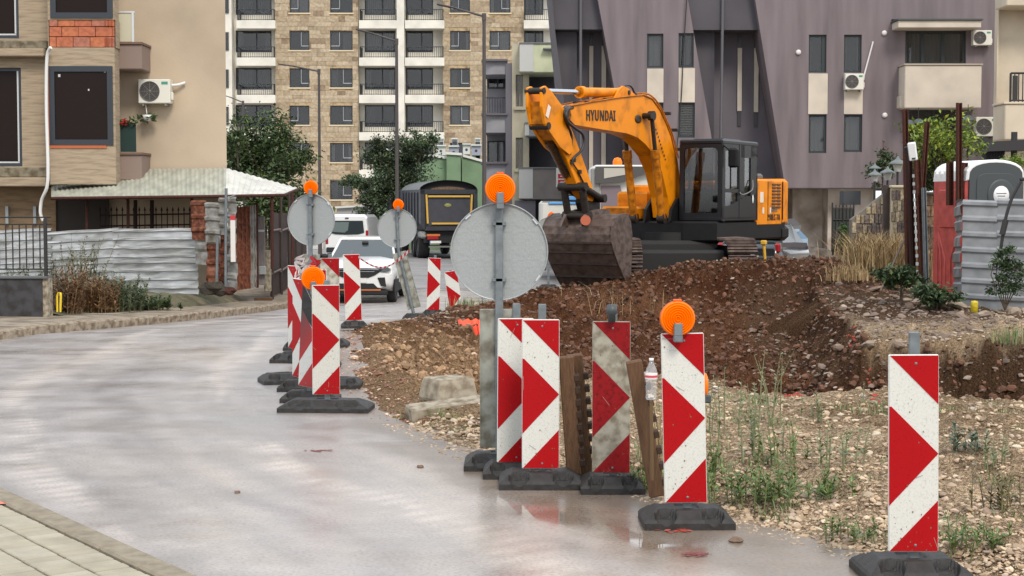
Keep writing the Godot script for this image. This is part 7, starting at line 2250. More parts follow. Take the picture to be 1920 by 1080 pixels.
	for sx in [-1, 1]:
		wheel(t, Vector3(sx * 0.6, 0.34, 1.2), 0.34, 0.2, alloy, sx); wheel(t, Vector3(sx * 0.6, 0.34, -1.2), 0.34, 0.2, alloy, sx)
	s = Shape.new(); s.box(Vector3(0.62, 1.75, 1.82), Vector3(0.22, 0.5, 0.05), 0.02); part("red_print", s, mat("notice red", Color()), t)
	# street lamps
	var pm := mat("lamp post brown grey", sr(72, 66, 64), 0.6)
	for q in [[908, 27, 820, 8, 48.0, "nearest street lamp, its arm reaching left over the flats"], [745, 74, 668, 55, 55.0, "street lamp rising out of the drooping tree"], [600, 131, 522, 120, 66.0, "street lamp behind the left round sign"], [458, 190, 418, 178, 86.0, "farthest street lamp, beside the beige house's corner"]]:
		var x: float = (q[0] - 960.0) / FOCAL * q[4]
		t = thing("street_lamp", q[5], "street lamp", Vector3(x, -0.6, -q[4]), 0.0, "street lamps along the road")
		var top := at(q[0], q[1], q[4]) - t.position
		top.x = 0.0
		s = Shape.new(); s.tube(PackedVector3Array([Vector3.ZERO, Vector3(0, 1.2, 0), Vector3(0, 1.21, 0), top]), [0.085, 0.085, 0.07, 0.05], 12); part("pole", s, pm, t)
		var tip := at(q[2], q[3], q[4] + 0.1) - t.position
		s = Shape.new(); s.tube(PackedVector3Array([top + Vector3(0, -0.06, 0), top.lerp(tip, 0.62)]), [0.035, 0.028], 8); s.rod(top - Vector3(0, 0.18, 0), top + Vector3(0, 0.03, 0), 0.065, 12); part("arm", s, pm, t)
		s = Shape.new()
		var dir := (tip - top).normalized()
		s.box(top.lerp(tip, 0.8), Vector3(top.distance_to(tip) * 0.42, 0.05, 0.2), 0.02, Basis(dir * -1.0, dir.cross(Vector3.FORWARD).normalized() * 1.0, Vector3.BACK).orthonormalized()); part("lamp_head", s, pm, t)
		s = Shape.new(); s.box(Vector3(0, 0.02, 0), Vector3(0.4, 0.04, 0.4), 0.01); part("foot_plate", s, pm, t)


func body_car(lo: float) -> Shape:
	return body([
		[-2.08, [[0.66, 0.42], [0.72, 0.55], [0.73, 0.85], [0.66, 1.0], [0.4, 1.02]]],
		[-1.9, [[0.80, 0.36], [0.85, 0.5], [0.86, 0.85], [0.8, 1.05], [0.45, 1.07]]],
		[-1.2, [[0.86, lo], [0.89, 0.5], [0.9, 0.88], [0.85, 1.07], [0.5, 1.08]]],
		[0.0, [[0.86, lo], [0.89, 0.5], [0.9, 0.88], [0.86, 1.06], [0.5, 1.08]]],
		[0.75, [[0.86, lo], [0.9, 0.5], [0.905, 0.85], [0.84, 1.06], [0.45, 1.12]]],
		[1.2, [[0.86, lo], [0.9, 0.5], [0.905, 0.78], [0.82, 1.03], [0.42, 1.08]]],
		[1.75, [[0.84, lo], [0.88, 0.5], [0.89, 0.74], [0.80, 0.96], [0.4, 1.0]]],
		[2.0, [[0.76, 0.36], [0.82, 0.5], [0.84, 0.72], [0.77, 0.9], [0.35, 0.94]]],
		[2.08, [[0.62, 0.4], [0.7, 0.52], [0.72, 0.7], [0.64, 0.84], [0.3, 0.88]]]])


# ---------------------------------------------------------------- excavator
# local axes: x forward along the boom, y up, z to the machine's right; the origin is below the boom's foot
const EXO := Vector3(3.33, 0.0, -35.0)

func ex(px: float, py: float, z := 0.0) -> Vector3:
	var y := (540.0 - py) / FOCAL
	var k := (px - 960.0) / FOCAL / (y * sin(tilt) + cos(tilt))
	var u := (3.33 - 0.866 * z - k * (35.0 + 0.5 * z)) / (0.5 - 0.866 * k)
	var d := 35.0 - 0.866 * u + 0.5 * z
	return Vector3(u, at(px, py, d).y, z)


func outline(pts: Array, z: float) -> PackedVector2Array:
	var o := PackedVector2Array()
	for p in pts:
		var q := ex(p[0], p[1], z)
		o.append(Vector2(q.x, q.y))
	return o


func hose(called: String, pts: Array, r: float, m: Material, parent: Node) -> void:
	var c := Curve3D.new()
	for i in pts.size():
		var t: Vector3 = (pts[mini(i + 1, pts.size() - 1)] - pts[maxi(i - 1, 0)]) / 6.0
		c.add_point(pts[i], -t, t)
	c.bake_interval = 0.06
	var s := Shape.new()
	s.tube(c.get_baked_points(), [r], 6)
	part(called, s, m, parent)


func lettering(text: String, size: float, where: Vector3, b: Basis, m: Material, parent: Node, bold := true) -> void:
	var tm := TextMesh.new()
	var f := SystemFont.new()
	f.font_names = PackedStringArray(["Droid Sans"])
	f.font_weight = 700 if bold else 400
	tm.font = f
	tm.text = text
	tm.font_size = 64
	tm.pixel_size = size / 64.0
	tm.depth = 0.006
	tm.curve_step = 2.0
	tm.material = m
	var o := MeshInstance3D.new()
	o.name = "lettering"
	o.mesh = tm
	o.transform = Transform3D(b, where)
	parent.add_child(o, true)


func build_excavator() -> void:
	var t := thing("excavator", "orange tracked excavator with dark cab standing on the soil heap", "excavator", EXO, deg_to_rad(-120.0))
	var orange := mat("worn orange paint", Color(0.93, 0.555, 0.04), 0.45, {"tex": "scuffs", "size": 0.3, "spec": 0.3})
	var dirty := mat("oily orange paint", sr(200, 122, 22), 0.55, {"tex": "grime", "size": 0.9, "spec": 0.3})
	var black := mat("machine black", sr(24, 24, 26), 0.5, {"tex": "mottle", "size": 1.0, "spec": 0.35})
	var dark := mat("cab grey paint", sr(27, 28, 31), 0.35, {"tex": "soft", "size": 0.8, "spec": 0.4})
	var grease := mat("greasy dark steel", sr(46, 38, 32), 0.55, {"tex": "grime", "size": 2.0, "metal": 0.2})
	var chrome := mat("chrome rod", sr(190, 192, 196), 0.15, {"metal": 1.0})
	var hosem := mat("hose rubber", sr(38, 38, 40), 0.45)
	var steel := mat("earth-worn bucket steel", sr(104, 88, 82), 0.65, {"tex": "grime", "size": 1.0, "metal": 0.15, "bump": "bump", "deep": 0.4})
	# --- undercarriage, nearly facing the camera
	var inv := t.transform.affine_inverse()
	var uy := dirt_y(3.8, 34.5)
	var gx := 3.42
	var uc := Transform3D(Basis(Vector3.UP, deg_to_rad(4.0)), Vector3(gx, 0.24, -35.0))
	for sd in [-1, 1]:
		var tr := inv * uc * Transform3D(Basis(), Vector3(sd * 1.2, 0, 0))
		var s := Shape.new()
		s.box(Vector3(0, 0.45, 0), Vector3(0.36, 0.52, 3.5), 0.05)
		for e in [-1, 1]: s.rod(Vector3(-0.17, 0.45, e * 1.7), Vector3(0.17, 0.45, e * 1.7), 0.38, 20)
		for i in 6: s.rod(Vector3(-0.14, 0.16, -1.25 + i * 0.5), Vector3(0.14, 0.16, -1.25 + i * 0.5), 0.12, 12)
		var tf := part("track_frame", s, black, t); tf.transform = tr
		# shoes all round the loop
		var path := []
		var half := 1.7; var r := 0.42
		var total := 4.0 * half + TAU * r
		var nsh := 46
		for i in nsh:
			var l := total * i / nsh
			var pos: Vector2; var ang: float
			if l < 2 * half: pos = Vector2(-half + l, 0.45 - r); ang = 0.0
			elif l < 2 * half + PI * r:
				ang = (l - 2 * half) / r; pos = Vector2(half + sin(ang) * r, 0.45 - cos(ang) * r)
			elif l < 4 * half + PI * r: pos = Vector2(half - (l - 2 * half - PI * r), 0.45 + r); ang = PI
			else:
				ang = PI + (l - 4 * half - PI * r) / r; pos = Vector2(-half + sin(ang) * r, 0.45 - cos(ang) * r)
			path.append([pos, ang])
		var sh := Shape.new()
		sh.box(Vector3.ZERO, Vector3(0.62, 0.035, 0.175), 0.006)
		for g in [-0.07, 0.0, 0.07]: sh.box(Vector3(0, -0.032, g), Vector3(0.62, 0.04, 0.018), 0.004)
		var shm := sh.mesh()
		for q in path:
			var o := part("track_shoe", null, steel, tf, shm)
			o.transform = Transform3D(Basis(Vector3.RIGHT, -q[1]), Vector3(0, q[0].y, q[0].x))
	var s := Shape.new()
	s.box(Vector3(0, 0.66, 0), Vector3(1.9, 0.38, 1.5), 0.08)
	s.box(Vector3(0, 0.36, 0.2), Vector3(1.96, 0.6, 2.6), 0.06)
	s.rod(Vector3(0, 0.8, 0), Vector3(0, 1.02, 0), 0.62, 28)
	part("car_body", s, mat("undercarriage black", sr(24, 23, 22), 0.7), t).transform = inv * uc
	# --- slewing platform
	s = Shape.new()
	s.prism(PackedVector2Array([Vector2(0.25, -1.32), Vector2(0.35, -0.5), Vector2(0.35, 0.6), Vector2(0.2, 1.32), Vector2(-3.9, 1.32), Vector2(-4.45, 0.9), Vector2(-4.65, 0.0), Vector2(-4.45, -0.9), Vector2(-3.9, -1.32)]), 1.5, 1.06, Transform3D(Basis(Vector3.RIGHT, Vector3.FORWARD, Vector3.UP), Vector3.ZERO), 0.04)
	part("platform", s, black, t)
	# counterweight and rear body
	s = Shape.new()
	s.prism(PackedVector2Array([Vector2(-3.70, -1.33), Vector2(-4.15, -1.3), Vector2(-4.60, -0.95), Vector2(-4.85, 0.0), Vector2(-4.60, 0.95), Vector2(-4.15, 1.3), Vector2(-3.70, 1.33)]), 2.46, 1.36, Transform3D(Basis(Vector3.RIGHT, Vector3.FORWARD, Vector3.UP), Vector3.ZERO), 0.08)
	part("counterweight", s, orange, t)
	s = Shape.new()
	s.prism(PackedVector2Array([Vector2(-3.70, -1.34), Vector2(-4.20, -1.31), Vector2(-4.65, -0.96), Vector2(-4.90, 0.0), Vector2(-4.65, 0.96), Vector2(-4.20, 1.31), Vector2(-3.70, 1.34)]), 1.38, 1.0, Transform3D(Basis(Vector3.RIGHT, Vector3.FORWARD, Vector3.UP), Vector3.ZERO), 0.1)
	part("counterweight_skirt", s, black, t)
	s = Shape.new()
	s.span(Vector3(-3.68, 1.36, -1.335), Vector3(-2.08, 2.44, -0.3), 0.05)
	s.span(Vector3(-3.68, 1.5, -0.28), Vector3(-0.9, 2.3, 1.3), 0.05)
	part("engine_housing", s, orange, t)
	s = Shape.new()
	s.span(Vector3(-3.6, 2.42, -0.9), Vector3(-2.1, 2.58, 0.9), 0.05)
	part("engine_hood", s, mat("hood grey", sr(90, 88, 86), 0.5), t)
	s = Shape.new()
	s.span(Vector3(-2.3, 2.55, 0.45), Vector3(-2.2, 2.85, 0.55), 0.01)
	part("exhaust", s, grease, t)
	# louvres of the left side door, its edge, its stickers and lettering
	for gx2 in [-3.12, -3.42]:
		for i in 8:
			s = Shape.new()
			s.box(Vector3(gx2, 2.32 - i * 0.075, -1.345), Vector3(0.24, 0.04, 0.02), 0.004, Basis(Vector3.RIGHT, 0.4))
			part("louvre", s, mat("louvre dark", sr(72, 40, 14), 0.6), t)
	s = Shape.new(); s.box(Vector3(-3.69, 1.95, -1.345), Vector3(0.015, 0.9, 0.02))
	s.box(Vector3(-2.75, 1.95, -1.34), Vector3(0.012, 0.86, 0.012))
	part("door_gap", s, black, t)
	var ink := mat("lettering black", sr(42, 30, 24), 0.6)
	var leftb := Basis(Vector3(-1, 0, 0), Vector3.UP, Vector3(0, 0, -1))
	lettering("210LC-7A", 0.19, Vector3(-3.12, 1.56, -1.342), leftb  , ink, t)
	lettering("Robex", 0.15, Vector3(-3.15, 1.74, -1.342), leftb, mat("lettering grey", sr(120, 110, 100), 0.5), t, false)
	s = Shape.new()
	s.box(Vector3(-2.35, 2.02, -1.342), Vector3(0.2, 0.24, 0.01), 0.002); s.box(Vector3(-2.45, 1.72, -1.342), Vector3(0.1, 0.14, 0.01), 0.002)
	s.box(Vector3(-2.9, 1.72, -1.342), Vector3(0.08, 0.14, 0.01), 0.002)
	part("sticker", s, mat("sticker white", sr(226, 214, 200), 0.5, {"tex": "chips", "size": 4.0}), t)
	# --- cab
	var z0 := -1.36; var z1 := -0.36; var y0 := 1.5; var y1 := 3.24; var xf := 0.02; var xb := -2.05
	s = Shape.new()
	s.span(Vector3(xb, y0, z0), Vector3(xf + 0.02, y0 + 0.1, z1), 0.02)
	s.span(Vector3(xb - 0.02, y1 - 0.1, z0 - 0.01), Vector3(xf + 0.02, y1 + 0.02, z1 + 0.01), 0.035)
	s.box(Vector3(-0.9, y1 + 0.03, -0.86), Vector3(1.0, 0.04, 0.7), 0.015)
	# pillars
	for q in [[xf - 0.05, z0 + 0.05], [xf - 0.05, z1 - 0.05], [xb + 0.06, z0 + 0.05], [xb + 0.06, z1 - 0.05], [-0.98, z0 + 0.04]]:
		s.box(Vector3(q[0], (y0 + y1) * 0.5, q[1]), Vector3(0.11, y1 - y0 - 0.1, 0.1), 0.02)
	# lower door skin, rear lower panel, right side wall below the window
	s.prism(PackedVector2Array([Vector2(xf, y0 + 0.05), Vector2(xb, y0 + 0.05), Vector2(xb, 2.1), Vector2(-1.0, 1.98), Vector2(-0.55, 1.85), Vector2(xf, 1.8)]), z0 + 0.05, z0)
	s.span(Vector3(xb, y0, z1 - 0.04), Vector3(xf, 2.2, z1))
	s.span(Vector3(xb, y0, z0), Vector3(xb + 0.05, 2.35, z1))
	# heavy frame round the door's lights
	s.span(Vector3(-1.25, 2.0, z0), Vector3(-1.0, y1 - 0.05, z0 + 0.04))
	s.span(Vector3(-1.95, y1 - 0.35, z0), Vector3(-1.0, y1 - 0.05, z0 + 0.04))
	s.span(Vector3(-2.03, 2.0, z0), Vector3(-1.62, y1 - 0.05, z0 + 0.04))
	s.span(Vector3(-1.0, 2.12, z0 + 0.005), Vector3(xf, 2.2, z0 + 0.04))
	s.span(Vector3(-0.96, y1 - 0.22, z0), Vector3(xf, y1 - 0.05, z0 + 0.04))
	s.span(Vector3(-0.96, 1.78, z0 + 0.003), Vector3(-0.86, 2.14, z0 + 0.04))
	s.span(Vector3(-0.16, 1.5, z0 + 0.003), Vector3(-0.04, 3.1, z0 + 0.04))
	part("cab_frame", s, dark, t)
	s = Shape.new()
	# front window: rounded gasket
	var op := PackedVector2Array()
	var w0 := -1.26; var w1 := -0.47; var h0 := 1.68; var h1 := 3.08
	for q in [[w1 - 0.12, h1 - 0.12, 0.0], [w0 + 0.12, h1 - 0.12, 90.0], [w0 + 0.04, h0 + 0.04, 180.0], [w1 - 0.04, h0 + 0.04, 270.0]]:
		for k in 5:
			var a := deg_to_rad(q[2] + k * 22.5)
			var rr := 0.12 if q[2] < 100 else 0.04
			op.append(Vector2(q[0] + cos(a) * rr, q[1] + sin(a) * rr))
	# ring between the opening and the frame, as strips
	var n := op.size()
	for i in n:
		var a := op[i]; var b := op[(i + 1) % n]
		var pa := Vector2(clampf((a.x + 0.865) * 1.3 - 0.865, z0 + 0.01, z1 - 0.01), clampf((a.y - 2.38) * 1.22 - 0.0 + 2.38, y0 + 0.08, y1 - 0.08))
		var pb := Vector2(clampf((b.x + 0.865) * 1.3 - 0.865, z0 + 0.01, z1 - 0.01), clampf((b.y - 2.38) * 1.22 + 2.38, y0 + 0.08, y1 - 0.08))
		var v := func(p: Vector2, x: float) -> Vector3: return Vector3(x, p.y, p.x)
		s.quad(v.call(a, xf + 0.015), v.call(pa, xf + 0.015), v.call(pb, xf + 0.015), v.call(b, xf + 0.015))
		s.quad(v.call(b, xf + 0.015), v.call(b, xf - 0.03), v.call(a, xf - 0.03), v.call(a, xf + 0.015))
	part("windscreen_frame", s, dark, t)
	s = Shape.new(); s.box(Vector3(xf - 0.02, 2.38, -0.865), Vector3(0.006, 1.4, 0.8))
	part("windscreen", s, glass("cab glass", 0.42, Color(0.012, 0.014, 0.014)), t)
	s = Shape.new(); s.box(Vector3(-0.55, 2.62, z0 + 0.025), Vector3(0.8, 0.86, 0.006)); s.box(Vector3(-1.43, 2.45, z0 + 0.025), Vector3(0.36, 0.9, 0.006)); s.box(Vector3(-0.5, 1.95, z0 + 0.025), Vector3(0.72, 0.34, 0.006))
	part("side_glass", s, glass("cab glass"), t)
	s = Shape.new(); s.box(Vector3(-1.0, 2.7, z1 - 0.02), Vector3(1.6, 0.9, 0.006)); s.box(Vector3(xb + 0.03, 2.75, -0.86), Vector3(0.006, 0.75, 0.8))
	part("far_glass", s, glass("cab glass"), t)
	s = Shape.new(); s.box(Vector3(-0.5, 2.62, z0 + 0.02), Vector3(0.025, 0.86, 0.02)); s.box(Vector3(-1.05, 2.6, z1 - 0.03), Vector3(0.07, 1.0, 0.04)); s.box(Vector3(-0.45, 2.6, z1 - 0.03), Vector3(0.05, 1.0, 0.04))
	part("window_bar", s, dark, t)
	# inside: seat, console, levers, a hung beige coat
	s = Shape.new()
	s.box(Vector3(-1.2, 1.95, -0.86), Vector3(0.5, 0.14, 0.5), 0.05); s.box(Vector3(-1.45, 2.35, -0.86), Vector3(0.14, 0.75, 0.5), 0.06, Basis(Vector3.BACK, 0.12)); s.box(Vector3(-1.52, 2.82, -0.86), Vector3(0.1, 0.2, 0.26), 0.04)
	part("seat", s, mat("seat cloth", sr(40, 40, 42), 0.9), t)
	s = Shape.new()
	s.box(Vector3(-1.15, 1.95, -0.5), Vector3(0.7, 0.36, 0.16), 0.03); s.box(Vector3(-1.15, 1.95, -1.2), Vector3(0.6, 0.36, 0.14), 0.03); s.box(Vector3(-1.2, 1.72, -0.86), Vector3(0.6, 0.4, 0.6), 0.03)
	s.box(Vector3(-0.2, 1.9, -0.52), Vector3(0.2, 0.5, 0.1), 0.02)
	part("console", s, mat("console plastic", sr(70, 68, 64), 0.6), t)
	s = Shape.new()
	for q in [[-0.7, -0.62], [-0.7, -1.12], [-0.45, -0.8], [-0.45, -0.95]]:
		s.rod(Vector3(q[0], 1.6, q[1]), Vector3(q[0] + 0.06, 2.18, q[1]), 0.014, 6); s.ball(Vector3(q[0] + 0.065, 2.2, q[1]), Vector3(0.03, 0.045, 0.03), 6, 8)
	part("lever", s, black, t)
	# mirror, handrail, wiper, floodlight box
	s = Shape.new()
	s.box(Vector3(-0.18, 2.86, z0 - 0.17), Vector3(0.12, 0.42, 0.22), 0.04)
	s.rod(Vector3(-0.06, 3.12, z0), Vector3(-0.15, 3.0, z0 - 0.12), 0.015, 6)
	part("mirror", s, black, t)
	hose("handrail", [Vector3(-0.93, 2.12, z0 - 0.02), Vector3(-0.93, 2.08, z0 - 0.06), Vector3(-1.2, 2.1, z0 - 0.07), Vector3(-1.55, 2.2, z0 - 0.07), Vector3(-1.66, 2.4, z0 - 0.03)], 0.014, mat("rail grey", sr(120, 120, 118), 0.5), t)
	s = Shape.new(); s.box(Vector3(0.05, 1.42, -1.2), Vector3(0.02, 0.12, 0.11), 0.004)
	part("plate", s, mat("sticker white", Color()), t)
	s = Shape.new(); s.ball(Vector3(-1.74, 1.98, -1.37), Vector3(0.04, 0.1, 0.01), 6, 12)
	part("side_reflector", s, mat("reflector white", sr(222, 230, 226), 0.3), t)
	# --- right front: tool box and fuel tank
	s = Shape.new()
	s.span(Vector3(-1.2, 1.5, 0.48), Vector3(-0.25, 2.15, 1.3), 0.06)
	part("fuel_tank", s, orange, t)
	s = Shape.new()
	s.span(Vector3(-0.22, 1.5, 0.5), Vector3(0.42, 1.82, 1.34), 0.05)
	part("tool_box", s, orange, t)
	s = Shape.new(); s.span(Vector3(0.425, 1.53, 0.56), Vector3(0.435, 1.78, 1.2), 0.0)
	part("tool_box_lid", s, dirty, t)
	# yellow grab pole by the right-hand track
	s = Shape.new()
	var ya := inv * at(1436, 512, 34.0); var yb := inv * at(1432, 455, 34.0)
	s.rod(ya, yb, 0.035, 8); s.box(yb, Vector3(0.12, 0.1, 0.12), 0.02); s.box(ya, Vector3(0.2, 0.06, 0.14), 0.02)
	part("yellow_strut", s, mat("strut yellow", sr(206, 160, 50), 0.5), t)
	# --- boom
	var bo := outline([[1069, 200], [1110, 192], [1160, 184], [1206, 179], [1222, 186], [1236, 205], [1247, 228], [1258, 256], [1268, 300], [1274, 345], [1274, 408], [1256, 408], [1252, 370], [1241, 322], [1228, 292], [1210, 270], [1196, 258], [1176, 250], [1120, 241], [1078, 234], [1066, 222]], -0.2)
	s = Shape.new(); s.prism(bo, 0.2, -0.2, Transform3D(), 0.012)
	part("boom", s, orange, t)
	s = Shape.new()
	var rib := outline([[1069, 200], [1110, 192], [1160, 184], [1206, 179], [1222, 186], [1236, 205], [1247, 228], [1258, 256], [1268, 300], [1274, 345]], -0.2)
	for i in rib.size() - 1:
		for z in [-0.21, 0.21]:
			var a := Vector3(rib[i].x, rib[i].y + 0.012, z); var b := Vector3(rib[i + 1].x, rib[i + 1].y + 0.012, z)
			s.rod(a, b, 0.018, 6)
	part("boom_edge", s, dirty, t)
	var tx := (ex(1153, 217.5, -0.208) - ex(1101, 216.5, -0.208)).normalized()
	lettering("HYUNDAI", 0.29, ex(1127, 217, -0.208), Basis(tx, Vector3(0, 0, -1).cross(tx), Vector3(0, 0, -1)), ink, t)
	# worn mark at the bend
	s = Shape.new()
	var pin := ex(1196, 223, -0.2)
	s.ball(pin + Vector3(0, 0, -0.01), Vector3(0.16, 0.09, 0.02), 6, 14)
	part("work_lamp", s, mat("lamp recess", sr(54, 40, 26), 0.5), t)
	# short worn script down the boom's lower half
	for i in 9:
		s = Shape.new()
		var q := ex(1230 + i * 2.2, 243 + i * 7.0, -0.207)
		s.box(q, Vector3(0.05, 0.055 if i % 2 else 0.035, 0.004), 0.0, Basis(Vector3.BACK, 0.5 + i * 0.7))
		part("worn_script", s, ink, t)
	# boom cylinders either side
	for z in [-0.33, 0.33]:
		var top := ex(1222, 217, -0.33); top.z = z
		var foot := ex(1256, 405, -0.33); foot.z = z
		foot.x += 0.42; foot.y -= 0.05
		var mid := top.lerp(foot, 0.40)
		s = Shape.new(); s.rod(top, mid, 0.045, 12)
		part("boom_cylinder_rod", s, grease, t)
		s = Shape.new(); s.rod(mid, foot, 0.085, 14); s.rod(mid - (mid - top).normalized() * -0.02, mid + (top - mid).normalized() * 0.16, 0.1, 14)
		part("boom_cylinder_barrel", s, dirty, t)
		s = Shape.new(); s.rod(top - Vector3(0, 0, 0.06), top + Vector3(0, 0, 0.06), 0.1, 16); s.rod(foot - Vector3(0, 0, 0.08), foot + Vector3(0, 0, 0.08), 0.11, 16)
		part("cylinder_eye", s, grease, t)
	s = Shape.new(); s.rod(ex(1222, 217, -0.4), ex(1222, 217, -0.4) + Vector3(0, 0, 0.8), 0.06, 16)
	part("boom_pin", s, grease, t)
	# boom foot brackets
	s = Shape.new()
	for z in [-0.3, 0.3]:
		s.prism(PackedVector2Array([Vector2(-0.75, 1.5), Vector2(0.4, 1.5), Vector2(0.34, 1.75), Vector2(0.02, 2.0), Vector2(-0.3, 1.98)]), z + 0.03, z - 0.03)
	part("boom_bracket", s, black, t)
	# arm cylinder on top of the boom
	var a0 := ex(1026, 171, 0.0); var a1 := ex(1086, 173, 0.0); var a2 := ex(1166, 174, 0.0)
	s = Shape.new(); s.rod(a0, a1, 0.05, 12)
	part("arm_cylinder_rod", s, chrome, t)
	s = Shape.new(); s.rod(a1, a2, 0.095, 16); s.rod(a1, a1.lerp(a2, 0.08), 0.12, 16); s.rod(a1.lerp(a2, 0.92), a2, 0.11, 16)
	part("arm_cylinder_barrel", s, orange, t)
	s = Shape.new()
	for z in [-0.14, 0.14]:
		s.prism(outline([[1150, 186], [1160, 168], [1167, 161], [1177, 166], [1192, 180]], z), z + 0.02, z - 0.02)
	part("cylinder_lug", s, orange, t)
	s = Shape.new(); s.rod(a2 - Vector3(0, 0, 0.18), a2 + Vector3(0, 0, 0.18), 0.05, 12)
	part("lug_pin", s, grease, t)
	hose("hose", [ex(1166, 170, -0.1), ex(1172, 161, -0.1), ex(1180, 160, -0.08), ex(1186, 166, -0.06), ex(1191, 179, -0.05)], 0.022, hosem, t)
	# pipes along the boom's back
	for z in [-0.08, 0.0, 0.08]:
		hose("boom_pipe", [ex(1062, 200, z), ex(1110, 188, z), ex(1160, 180, z), ex(1206, 175, z), ex(1225, 183, z), ex(1240, 204, z), ex(1250, 226, z), ex(1262, 256, z), ex(1272, 296, z)], 0.02, dirty if z else hosem, t)
	s = Shape.new()
	for q in [[1090, 193], [1125, 187], [1180, 178], [1244, 213], [1258, 244], [1268, 280]]:
		s.box(ex(q[0], q[1], 0.0), Vector3(0.09, 0.07, 0.34), 0.01)
	part("pipe_clamp", s, grease, t)
	# --- arm
	for z in [-0.15, 0.15]:
		s = Shape.new()
		var lug := outline([[1014, 164], [1021, 161], [1033, 172], [1048, 193], [1062, 213], [1058, 232], [1070, 262], [1072, 282], [1066, 291], [1048, 276], [1030, 250], [1020, 232], [1014, 200]], -0.15)
		s.prism(lug, z + 0.03, z - 0.03, Transform3D(), 0.008)
		part("arm_plate", s, orange, t)
	s = Shape.new()
	s.prism(outline([[1052, 205], [1066, 222], [1080, 254], [1096, 298], [1112, 344], [1119, 368], [1114, 378], [1104, 376], [1084, 345], [1066, 300], [1050, 268], [1040, 240]], -0.15), 0.12, -0.12, Transform3D(), 0.012)
	part("arm", s, orange, t)
	s = Shape.new(); s.prism(outline([[1018, 190], [1034, 200], [1052, 230], [1056, 270], [1040, 262], [1020, 232]], -0.15), 0.12, -0.12)
	part("arm_web", s, dirty, t)
	s = Shape.new(); s.box(ex(1028, 209, -0.19), Vector3(0.11, 0.24, 0.006), 0.0, Basis(Vector3.BACK, 0.45))
	part("sticker", s, mat("sticker white", Color()), t)
	var el := ex(1066, 216, -0.2)
	s = Shape.new(); s.rod(el, el + Vector3(0, 0, 0.4), 0.11, 18); s.rod(ex(1021, 170, -0.2), ex(1021, 170, -0.2) + Vector3(0, 0, 0.4), 0.06, 14); s.rod(ex(1030, 236, -0.2), ex(1030, 236, -0.2) + Vector3(0, 0, 0.4), 0.07, 14)
	part("arm_pin", s, grease, t)
	hose("hose", [ex(1074, 202, -0.18), ex(1064, 205, -0.24), ex(1061, 216, -0.27), ex(1064, 228, -0.26), ex(1078, 240, -0.24), ex(1091, 250, -0.24), ex(1095, 265, -0.24), ex(1089, 283, -0.22), ex(1076, 296, -0.18), ex(1072, 308, -0.15)], 0.03, hosem, t)
	hose("hose", [ex(1080, 200, -0.1), ex(1062, 202, -0.16), ex(1058, 214, -0.2), ex(1063, 232, -0.2), ex(1071, 252, -0.17), ex(1071, 275, -0.15), ex(1068, 290, -0.13)], 0.026, hosem, t)
	hose("hose", [ex(1076, 198, 0.05), ex(1060, 200, -0.05), ex(1055, 212, -0.1), ex(1060, 226, -0.15), ex(1064, 240, -0.13)], 0.026, hosem, t)
	# pipes and clips on the arm's side
	s = Shape.new(); s.tube(PackedVector3Array([ex(1084, 322, -0.15), ex(1100, 356, -0.15)]), [0.02], 6); s.tube(PackedVector3Array([ex(1070, 300, -0.15), ex(1086, 324, -0.15)]), [0.016], 6)
	for q in [[1087, 322], [1101, 352], [1076, 300]]: s.box(ex(q[0], q[1], -0.15), Vector3(0.1, 0.08, 0.05), 0.01)
	part("arm_pipe", s, grease, t)
	# bucket cylinder in front of the arm
	var c0 := ex(1024, 250, 0.06); var c1 := ex(1072, 346, 0.06)
	s = Shape.new(); s.rod(c0, c0.lerp(c1, 0.8), 0.1, 14); s.rod(c0.lerp(c1, 0.12), c0.lerp(c1, 0.2), 0.13, 14)
	part("bucket_cylinder", s, mat("oily cylinder", sr(92, 66, 40), 0.4, {"tex": "grime", "size": 3.0}), t)
	s = Shape.new(); s.rod(c0.lerp(c1, 0.8), c1, 0.075, 12); s.box(c1, Vector3(0.2, 0.2, 0.3), 0.05)
	part("bucket_cylinder_end", s, dirty, t)
	s = Shape.new()
	s.tube(PackedVector3Array([c0 + Vector3(0.1, 0.05, -0.1), c0.lerp(c1, 0.5) + Vector3(0.1, 0, -0.1), c0.lerp(c1, 0.95) + Vector3(0.06, 0, -0.1)]), [0.022], 6)
	part("cylinder_pipe", s, grease, t)
	# linkage
	s = Shape.new()
	var l0 := ex(1074, 350, 0.0); var l1 := ex(1097, 372, 0.0); var l2 := ex(1082, 404, 0.0); var l3 := ex(1110, 372, 0.0)
	for z in [-0.2, 0.2]:
		var zz := Vector3(0, 0, z)
		s.tube(PackedVector3Array([l0 + zz, l3 + zz]), [0.07], 8)
		s.tube(PackedVector3Array([l0 + zz, l2 + zz]), [0.075], 8)
	for q in [l0, l2, l3]: s.rod(q - Vector3(0, 0, 0.3), q + Vector3(0, 0, 0.3), 0.085, 14)
	s.prism(outline([[1094, 350], [1116, 372], [1116, 402], [1096, 408], [1088, 380]], 0.0), 0.11, -0.11)
	part("bucket_link", s, grease, t)
	s = Shape.new(); s.rod(ex(1098, 413, -0.33), ex(1098, 413, -0.26), 0.1, 16)
	part("red_pin_cap", s, mat("red oxide", sr(176, 92, 62), 0.6), t)
	# --- bucket: curved shell between two side plates
	var near := -0.75; var wide := 1.5
	var prof := outline([[1174, 401], [1162, 402], [1152, 410], [1146, 424], [1144, 440], [1145, 456], [1150, 474], [1158, 496], [1168, 520], [1177, 538]], near)
	var shell := PackedVector2Array()
	for p in prof: shell.append(p)
